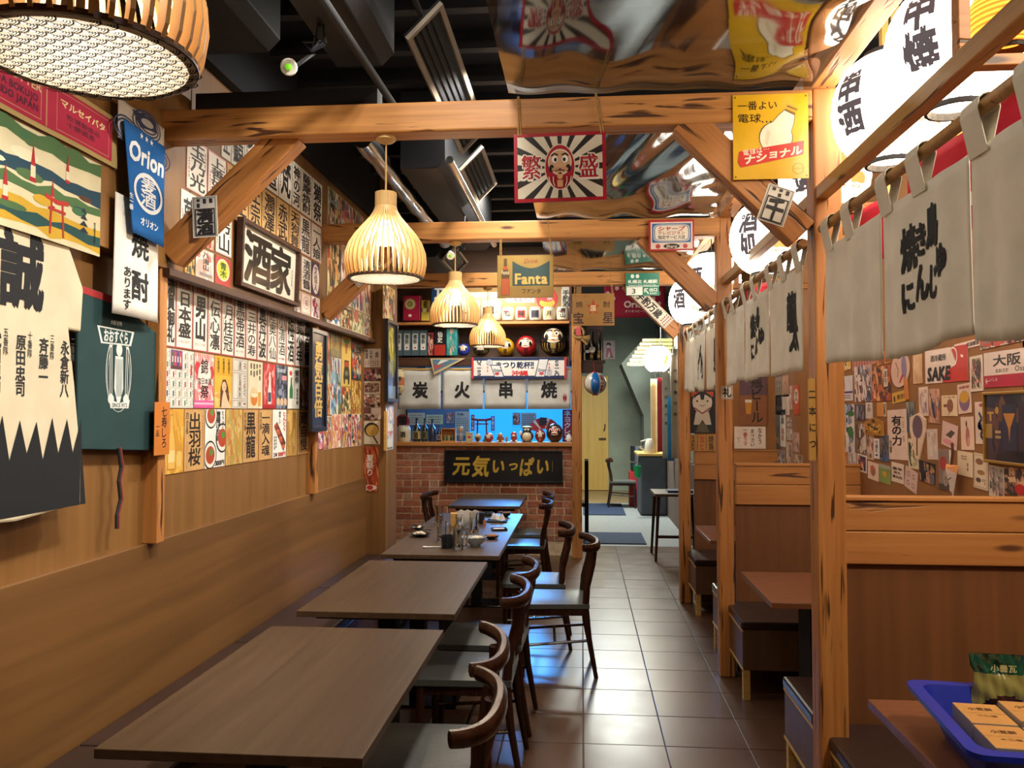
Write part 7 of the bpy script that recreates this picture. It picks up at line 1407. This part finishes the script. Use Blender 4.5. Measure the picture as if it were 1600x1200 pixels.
# slips on the wall of the middle booth
R2_ = [(1200,1222,592,648,'#B07a34','bundle of ochre wooden menu slips under the middle curtain',lambda p,w,h:[p.vt('やきとり串',w*(.12+.19*i),h*.92,h*.1,w*.13,'#4a2c14',1,.02) for i in range(5)]), (1222.5,1233,588,620,'#B87a2e','ochre card with an arched outline under the middle curtain',lambda p,w,h:p.ring(w*.5,h*.4,w*.3,h*.3,.008,'#7a4c1c',1,14)), (1212,1234,618,648,'#DEC4B0','striped black and white card on the middle booth wall',lambda p,w,h:[p.line([(w*(.1+.11*i),h*.05),(w*(.25+.07*i),h*.95)],.008,'#4a3838',1) for i in range(8)]), (1240,1250,602,648,'#C4542e','orange rounded tag with a white oval of writing',lambda p,w,h:(p.ell(w*.5,h*.62,w*.34,h*.26,'#E6D0BC',1),p.vt('大入',w*.5,h*.8,h*.45,w*.4,'#222',2,.04))), (1234.5,1239.5,603,640,'#C8A090','narrow pinkish slip beside the orange tag',art(['#C8A090','#E6D4C4','#A86a5c'],8,31,0)), (1219.5,1228,640,697,'#E6DCC8','white arrow shaped charm with red writing',lambda p,w,h:(p.vt('福来',w*.5,h*.5,h*.15,w*.5,'#B5302c',1,.03),p.vt('祈願',w*.5,h*.95,h*.6,w*.5,'#222',1,.03))), (1201,1219,648,698,'#5c4030','dark photograph of tall reeds on the middle booth wall',art(['#5c4030','#3c2a24','#A8702e','#C98a3c','#2a1e1c'],30,32,0)), (1229.5,1239,652,667,'#A88a80','small photograph beside the arrow charm, upper',art(['#A88a80','#6a5450','#D0b8ac'],12,33,.05)), (1229.5,1239,669,687,'#B8A498','small photograph beside the arrow charm, lower',art(['#B8A498','#7a6a64','#DCCCC0'],12,34,.05)), (1239.5,1250,675,706,'#B58c7c','dim pinkish photograph near the nearest post',art(['#B58c7c','#D0aca0','#7a5450'],14,35,.05)), (1202,1213,699,727,'#A8806c','low photograph with two halves on the middle booth wall',art(['#A8806c','#D0b09c','#6a4840'],14,36,.05)), (1214,1228,702,727,'#B08a7c','low photograph with white figures on the middle booth wall',art(['#B08a7c','#E0d0c4','#7a4c48','#8c94a0'],16,37,.05)), (1229,1239,690,727,'#C0a08c','low narrow picture under the arrow charm',art(['#C0a08c','#8a6858','#E0ccb8'],12,38,.05)), (1240,1256,708,735,'#A88c78','lowest photograph near the nearest post',art(['#A88c78','#D8c4b0','#7a5c4c'],14,39,.05))]
for x0, x1, yt, yb, c, lab, d in R2_: m, w, h = rw(x0, x1, yt, yb); sheet('wall_card', w, h, c, m, lab, 'card', d, 'cards on the middle booth wall')
# ------------------------------------------------------------------ blue tub of boxes on the near booth table
M['tub'] = pm('blue_plastic', '#14289a', .4, var=.06); TB = .7405
t = thing('plastic_tub', 'blue plastic tub full of small boxes on the near booth table', 'tub', (.905, 2.01, TB), -.10); TM = Matrix.Translation((.905, 2.01, 0)) @ Matrix.Rotation(-.10, 4, 'Z'); w, d, H = .66, .52, .125
def ringq(i, z, rr=.04):
    o = []
    for cx0, cy0, a0 in ((w-i-rr, i+rr, -PI/2), (w-i-rr, d-i-rr, 0), (i+rr, d-i-rr, PI/2), (i+rr, i+rr, PI)):
        for k in range(5): a = a0+PI/2*k/4; o.append((cx0+rr*math.cos(a), cy0+rr*math.sin(a), z))
    return o
mb = MB(); L_ = [ringq(.06, .0), ringq(.02, H-.004), ringq(-.012, H), ringq(-.012, H-.014), ringq(.0, H-.014)]
def skin(mb, rings):
    n = len(rings[0]); vs = [v for r in rings for v in r]; mb.add(vs, [(j*n+i, j*n+(i+1) % n, (j+1)*n+(i+1) % n, (j+1)*n+i) for j in range(len(rings)-1) for i in range(n)])
skin(mb, [ringq(.064, .006), ringq(.066, .0), ringq(.02, H-.012), ringq(-.012, H-.014), ringq(-.012, H), ringq(.022, H), ringq(.066, .008)]); mb.add(ringq(.064, .008), [tuple(range(20))]); mb.add(ringq(.066, .0), [tuple(range(19,-1,-1))]); mb.build('tub_body', 'tub', t, smooth=True)
def kraft(x, y, rz, lab, z=TB+.0085, hz=.105):
    xy = TM @ Vector((x, y, 0)); t = thing('kraft_box', lab, 'box', (xy.x, xy.y, z), rz-.10, 'kraft boxes in the blue tub'); mb = MB(); mb.box((-.055,-.075,0),(.055,.075,hz),0,'#8F8478'); mb.c[1] = '#C08A48'; mb.build('carton', 'ink', t, bevel=.002)
    p = P(); p.ht('小豆餅', -.03, .03, .03, .022, '#5c3a18', 1, .05); p.ht('十二個', -.025, .025, -.02, .014, '#6a4520', 1, .02); p.line([(-.055,.0),(.055,.0)], .0015, '#9c6c34', 1); o = p.build('print', 'ink', t); o.location = (0,0,hz)
for i, (x, y, rz, hz, lab) in enumerate(((.125, .145, 0, .106, 'kraft box at the near left corner of the tub'), (.125, .30, 0, .108, 'kraft box behind the near left one in the tub'), (.24, .145, 0, .106, 'kraft box under the white wrapper in the tub'), (.24, .30, .0, .12, 'kraft box in the middle of the tub, a little taller'), (.355, .145, .0, .106, 'kraft box to the right of the wrapper in the tub'), (.36, .31, .02, .125, 'tallest kraft box right of the middle in the tub'), (.475, .2, .0, .11, 'kraft box at the right edge of the picture in the tub'))): kraft(x, y, rz, lab, hz=hz)
mb = MB(); mb.box((-.028,-.011,0),(.028,.011,.014),0,'#E4DED2'); o = mb.build('white_wrapper', 'ink', None, tuple((TM @ Vector((.23, .13, 0))).xy)+(TB+.0085+.106,), (0,0,-.5), bevel=.003); tag(o, 'small white wrapper lying on the kraft boxes', 'wrapper')
t = thing('snack_bag', 'shiny green and gold snack bag standing in the blue tub', 'bag', (1.19, 2.47, TB+.009), -.1)
M['foil'] = inkmat('shiny_foil', .22, 0, .6)
def bag(u, v): th = .035*math.sin(PI*min(1, v*1.15)+.05)*math.sin(PI*u)**.7 if v < .87 else .003; cr = .004*math.sin(40*u+9*v)+.003*math.sin(23*v+11*u); return ((u-.5)*(.155+.02*(v > .8)+.01*math.sin(6*v)), -th-cr, .215*v)
mb = MB(); mb.grid(bag, 26, 24); mb.grid(lambda u, v: (bag(u, v)[0], .03*math.sin(PI*v)*math.sin(PI*u), .215*v), 12, 12)
for k in range(len(mb.f)):
    z = sum(mb.v[i][2] for i in mb.f[k])/4/.215; x = sum(mb.v[i][0] for i in mb.f[k])/4; mb.c[k] = '#154a38' if z > .74 else ('#3a1c1c' if .05 < math.hypot(x, (z-.2)*.215) < .065 else ('#B59a4a' if math.hypot(x, (z-.2)*.215) < .05 else '#8a8248'))
mb.build('bag_body', 'foil', t, smooth='all'); p = P(); p.ht('小曇瓦', -.035, .035, .178, .022, '#C9C48a', 1, .03); o = p.build('print', 'foil', t); o.matrix_local = Matrix(((1,0,0,0),(0,0,-1,-.014),(0,1,0,0),(0,0,0,1)))

# ------------------------------------------------------------------ passage beyond the brick wall
def pz(px, py, z=0): return atZ(px, py, z)
for (x0, x1, y0, y1, lab) in ((.02, .80, 9.72*K, 10.6*K, 'dark blue floor mat nearer to the tiles'), (.02, .70, 12.4*K, 13.9*K, 'dark blue floor mat farther down the passage')):
    mb = MB(); mb.box((0,0,0),(x1-x0,y1-y0,.012)); o = mb.build('floor_mat', pm('mat_blue', '#22304a', .9, var=.2, scale=80), None, (x0, y0, 0), bevel=.004); tag(o, lab, 'mat', 'blue floor mats')
Yd = 16.3*K-.02; a = atY(907, 766, Yd); b = atY(950, 588, Yd)
t = thing('wooden_door', 'pale yellow wooden door at the end of the passage', 'door', (a.x-.3, Yd-.04, 0), 0); wd = b.x-a.x+.3
mb = MB(); mb.box((0,-.02,0.01),(wd,.03,b.z)); mb.build('door_leaf', wood('pale_door_wood', '#C39A48', '#D0AA5A', None, .5, .4, 'Z', bump=.03), t, bevel=.004)
mb = MB(); hz = atY(944, 685, Yd).z; mb.cyl((wd-.07,-.07,hz),(wd-.07,-.02,hz),.012); mb.tube([(wd-.05,-.07,hz),(wd-.2,-.07,hz)],.012,8); mb.tube([(wd-.09,-.04,hz+.16),(wd-.07,-.06,hz+.25),(wd-.07,-.04,hz+.3)],.012,6); mb.build('handle', 'black', t)
# sloping slab, dark to paint in a cast shadow, with a slatted hood
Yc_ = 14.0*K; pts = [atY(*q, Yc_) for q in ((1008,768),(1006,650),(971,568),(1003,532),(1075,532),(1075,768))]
mb = MB(); mb.prism([(p_.x, p_.z) for p_ in pts][::-1], -(Yc_+.9), -Yc_, mat=Matrix(((1,0,0,0),(0,0,-1,0),(0,1,0,0),(0,0,0,1)))); tag(mb.build('shadow_slab', pm('shadow_concrete', '#4c514a', .85, var=.15, scale=3)), 'slanting slab coloured dark as a cast shadow at the end of the passage', 'wall')
t = thing('slatted_hood', 'slanted hood of pale wooden slats over the passage end', 'hood', atY(1015, 548, 13.4*K))
for i in range(7):
    p0_ = atY(980+4*i, 569-6.2*i, 13.3*K); q0 = Vector(t.location); c = p0_-q0; mb = MB(); mb.box((0,-.03,-.025),(1.1,.03,.025)); mb.build('slat', 'pale', t, c)
m, w, h = fr(985, 1005, 560, 572, 14.0*K-.006); sheet('notice_sheet', w, h, '#D8D8D0', m, 'small white sheet with two grey portraits under the slatted hood', 'notice', lambda p,w,h: [p.ell(w*(.3+.4*i),h*.5,w*.14,h*.35,'#7a7c78',1) for i in range(2)])
lantern(1027, 561, 10.4*K, .185, 'round white glowing lantern at the passage with brushed writing', draw=lambda p, r: (p.vt('居酒屋', -r*.28, r*.7, -r*.65, r*.42, '#8a6a68', 2, .03), p.ell(r*.62, r*.05, r*.13, r*.22, '#E39a2a', 1), p.ell(r*.55, -r*.3, r*.15, r*.2, '#E39a2a', 1)), group=None)
# shelf left of the passage with bottles; flag; beach ball lantern; wreath; ornament
Yl = YD+.12; a = atY(911, 563, Yl); b = atY(946, 563, Yl)
t = thing('bottle_shelf', 'small dark wooden wall shelf holding two bottles', 'shelf', (a.x, Yl, a.z)); mb = MB(); mb.box((-.03,-.02,-.03),(b.x-a.x,.22,0)); mb.box((-.03,-.01,-.15),(b.x-a.x-.03,.01,-.03)); mb.build('shelf_board', 'darktrim', t); mb = MB(); mb.box((-.03,.2,-.1),(b.x-a.x-.02,.22,.55)); mb.build('shelf_back', 'darktrim', t)
for px, hh_, lab in ((924.5, 50, 'tall dark bottle with gold writing left on the small shelf'), (936, 48, 'tall dark bottle with gold writing right on the small shelf')):
    k = (Yl+.1)/F; t2 = thing('wine_bottle', lab, 'bottle', (atY(px, 550, Yl+.1).x, Yl+.1, a.z)); r = 4.6*k; h = hh_*k; mb = MB(); mb.lathe([(r*.95,0),(r,.01),(r,h*.55),(r*.6,h*.66),(r*.3,h*.74),(r*.28,h),(r*.1,h)], 16, (0,0,0), 0, '#15181a'); mb.build('glass_body', 'doll', t2, smooth=True); p = P(); p.vt('大吟', 0, h*.34, h*.06, r*1.1, '#C2A24a', 2, .07); cyl_print(p, r*1.01).build('print', 'doll', t2)
t2 = thing('white_pipe', 'white cup shaped fitting among the bottles', 'fitting', (atY(917, 550, Yl+.04).x, Yl+.04, a.z)); mb = MB(); mb.lathe([(.0,-.0),(.035,.0),(.035,.06),(.028,.06),(.028,.01)], 14); o = mb.build('cup', 'white', t2, (.06,-.03,.11)); o.rotation_euler = (1.4,0,0); mb = MB(); mb.box((-.04,-.0,0),(-.02,.04,.19)); mb.box((-.04,0,.09),(.06,.04,.12)); mb.build('bracket', 'white', t2)
m, w, h = fr(943, 961, 532, 561, 16.3*K-.006); sheet('old_print', w, h, '#D9B8BC', m, 'pink print of a lady in a robe beside the small bottle shelf', 'print', lambda p,w,h: (p.ell(w*.45,h*.78,w*.2,h*.1,'#1d1a1c',1), p.ell(w*.42,h*.68,w*.14,h*.09,'#EAD8CC',1.5), p.poly([(w*.2,h*.08),(w*.85,h*.05),(w*.6,h*.6),(w*.3,h*.6)],'#C8707a',1.2), p.poly([(w*.35,h*.1),(w*.6,h*.1),(w*.5,h*.45)],'#EAD8CC',2), p.ell(w*.7,h*.12,w*.15,h*.06,'#8a7a3c',2)), th=.004)
m, w, h = fr(944, 1040, 447, 497, 8.9*K); cloth('red_flag', w, h, '#8C1230', m, 'dark red flag with white lettering and leaves under the farthest beam', 'flag', lambda p,w,h: (p.ht('Orion',w*.32,w*.7,h*.42,h*.22,'#DCC8C8',1,.06), p.ht('オリオンビール',w*.34,w*.68,h*.2,h*.09,'#DCC8C8',1,.02), [p.ell(w*(.06+.03*k*(k%2)),h*(.12+.16*k),w*.035,h*.07,'#D0B0B4',1,8) for k in range(6)], [p.ell(w*(.9-.03*k*(k%2)),h*(.12+.16*k),w*.03,h*.07,'#D0B0B4',1,8) for k in range(6)]), lambda x, y: .02*math.sin(5*x+2*y))
bb = atY(930, 599, 8.75*K); t = thing('beach_ball_lantern', 'blue, white and red beach ball lantern hanging by the counter post', 'lantern', (bb.x, bb.y, bb.z)); r = .128; mb = MB()
cs = ['#C9C5BE', '#1766B0', '#C9C5BE', '#1766B0', '#A82C34', '#C9C5BE', '#1766B0', '#A82C34']
n = 32; prof = [(max(1e-4, r*math.sin(PI*i/14)), -r*math.cos(PI*i/14)) for i in range(15)]; mb.lathe(prof, n, cap=False)
for k in range(len(mb.f)): mb.c[k] = cs[((k % n)+14)*8//n % 8]
mb.build('ball', 'doll', t, smooth='all'); p = P(); [p.ch(c, r*.62, r*(.6-.3*i), .055, .06, '#A82C34', 2, .08, -PI/2) for i, c in enumerate('Orion')]; ball_print(p, r).build('print', 'doll', t)
mb = MB(); mb.lathe([(.03,-r-.008),(.04,-r+.008)], 12); mb.lathe([(.03,r-.008),(.04,r+.01)], 12); mb.tube([(0,0,r),(-.02,0,r+.10),(-.03,.45,r+.16)],.004,5); mb.build('red_cap', pm('red_cap', '#A82C34', .5), t)
ww = atY(904, 520, YD-.10); t = thing('straw_ornament', 'straw new year ornament with red paper on the counter post', 'ornament', (ww.x, YD-.10, ww.z)); mb = MB(); mb.tube([(.06*math.cos(a_), 0, .06*math.sin(a_)) for a_ in [2*PI*i/16 for i in range(17)]], .016, 7); mb.build('straw_ring', 'string', t)
mb = MB(); q = random.Random(5)
for i in range(14): a_ = q.uniform(-.9, .2); mb.tube([(0,0,-.05),(.10*math.cos(a_)+.03,-.02,-.05+.12*math.sin(a_))], .004, 4)
mb.build('straw_tuft', 'string', t); mb = MB(); mb.prism([(-.03,-.03),(.03,-.03),(.02,.07),(-.03,.06)], -.02, -.014, mat=Matrix(((1,0,0,0),(0,0,1,0),(0,1,0,0),(0,0,0,1)))); mb.build('red_paper', pm('red_paper', '#C4505c', .6), t)
# clothes rail, counter, kettle and the rest on the right side
cols_ = [('#C9B488','cream garment hanging in the passage, first of the row'),('#A82C34','red garment hanging in the passage'),('#B5B0A4','grey garment hanging in the passage'),('#2c80B8','bright blue garment low in the passage'),('#D0C4B0','pale garment nearest the booth post')]
for i, (c, lab) in enumerate(cols_):
    px0, px1, yt, yb, Yg = ((1018,1030,592,716,12.6*K),(1028,1036,590,706,12.3*K),(1036,1046,580,716,11.6*K),(1044,1052,620,720,11.0*K),(1050,1060,545,716,10.4*K))[i]; a = atY(px0, yb, Yg); b = atY(px1, yt, Yg); w, h = b.x-a.x, b.z-a.z
    go = cloth('hanging_garment', w, h, c, frame_mat(a, (1,-.35,0), (0,0,1)), lab, 'garment', (lambda p,w,h: [p.ch(k, w*.5, h*(.8-.1*j), w*.5, w*.5, '#5c5a58', 1, .03) for j, k in enumerate('大漁豊作祭')]) if i in (2,4) else None, lambda x, y: .035*math.sin(40*x+2), 'garments hanging in the passage')
    mb = MB(); mb.tube([(w*.5,h,0),(w*.5,h+max(.03, 2.43-b.z),0)], .006, 6); mb.build('hanger', 'metal', go)
t = thing('garment_rail', 'metal rail carrying the garments in the passage', 'rail', (1.2, 10.2*K, 2.42)); mb = MB(); mb.tube([(0,0,0),(.1,2.6*K,0)], .012, 8); mb.build('bar', 'metal', t); mb = MB(); mb.cyl((0,.02,0),(.0,.02,1.2),.008); mb.cyl((.1,2.58*K,0),(.1,2.58*K,1.2),.008); mb.build('hanger_rod', 'metal', t)
t = thing('passage_counter', 'counter draped with a grey cloth in the passage', 'counter', (.93, 12.4*K, 0)); mb = MB(); mb.box((0,0,.01),(.42,.9,.95)); mb.build('counter_body', pm('grey_drape', '#4d5158', .85, var=.12, scale=5, bump=.3), t, bevel=.03); mb = MB(); mb.box((-.04,-.04,.95),(.44,.95,.985)); mb.build('counter_top', 'pale', t)
t = thing('kettle', 'pale electric kettle jug on the passage counter', 'kettle', (1.08, 12.5*K, .985)); mb = MB(); mb.lathe([(.08,0),(.085,.02),(.07,.15),(.055,.22),(.05,.23),(.001,.24)], 18); mb.build('jug', pm('kettle_plastic', '#B8B3A6', .35), t, smooth=True); mb = MB(); mb.tube([(-.06,0,.21),(-.13,0,.19),(-.13,0,.08),(-.08,0,.05)], .013, 7); mb.build('handle', pm('kettle_handle', '#A39e92', .4), t, smooth=True)
t = thing('steel_pot_stack', 'steel pots stacked on red crates behind the passage counter', 'pots', (.93, 13.6*K, 0)); mb = MB(); mb.box((-.1,0,0),(.25,.35,.6)); mb.build('crate', pm('red_crate', '#A0242c', .5), t)
for z in (.62, .78, .92): mb = MB(); mb.lathe([(.16,z),(.165,z+.13),(.15,z+.13)], 18, (.08,.17,0)); mb.build('pot', 'metal', t, smooth=True)
t = thing('green_cup', 'green plastic cup hanging on the passage counter', 'cup', (.87, 12.25*K, .62)); mb = MB(); mb.lathe([(.045,0),(.062,.18),(.055,.18),(.04,.01)], 14); mb.build('cup_body', pm('green_plastic', '#1c9a58', .4), t); mb = MB(); mb.cyl((.0,0,.18),(.02,.12,.34),.004,n=5); mb.build('hook', 'metal', t)
dup(c0, (.70, 13.5*K, 0), PI, 'dark wooden chair at the far passage counter')
mb = MB(); mb.box((1.35, 9.05*K, 0), (1.45, 12.6*K, 1.0)); wq = struct('wall_low_brick', mb, pm('far_brick_wall', '#5c4a40', .85, var=.3, scale=20, bump=.3))
def stool(x, y, lab):
    t = thing('bar_table', lab, 'table', (x, y, 0)); mb = MB(); mb.box((-.26,-.3,.715),(.26,.3,.745)); mb.build('top', 'table', t)
    for sx_ in (-1,1):
        for sy_ in (-1,1): mb = MB(); mb.tube([(sx_*.25,sy_*.28,0),(sx_*.21,sy_*.24,.715)], [.014,.02], 8); mb.build('leg', 'chair', t)
    mb = MB(); mb.box((-.22,-.25,.25),(.22,-.22,.28)); mb.build('stretcher', 'chair', t); return t
stool(1.06, 8.9*K, 'small dark table with splayed legs beside the far booth post')
mb = MB(); mb.box((-.14,-.1,0),(.14,.1,.025)); o = mb.build('blue_tray', pm('navy_tray', '#2a3060', .4), None, (1.1, 8.85*K, .745)); tag(o, 'navy tray lying on the small passage table', 'tray')
t = thing('black_chair', 'black chair showing its edge behind the counter post', 'chair', (.035, 10.9, 0)); mb = MB(); mb.box((-.06,-.2,.42),(.02,.2,.47)); mb.build('seat', 'vinyl', t)
mb = MB(); mb.box((.0,-.2,.0),(.05,-.16,1.02)); mb.box((.0,.16,.0),(.05,.2,1.02)); mb.build('leg', 'black', t); mb = MB(); mb.box((.0,-.16,.75),(.03,.16,1.0)); mb.build('backrest', 'vinyl', t)
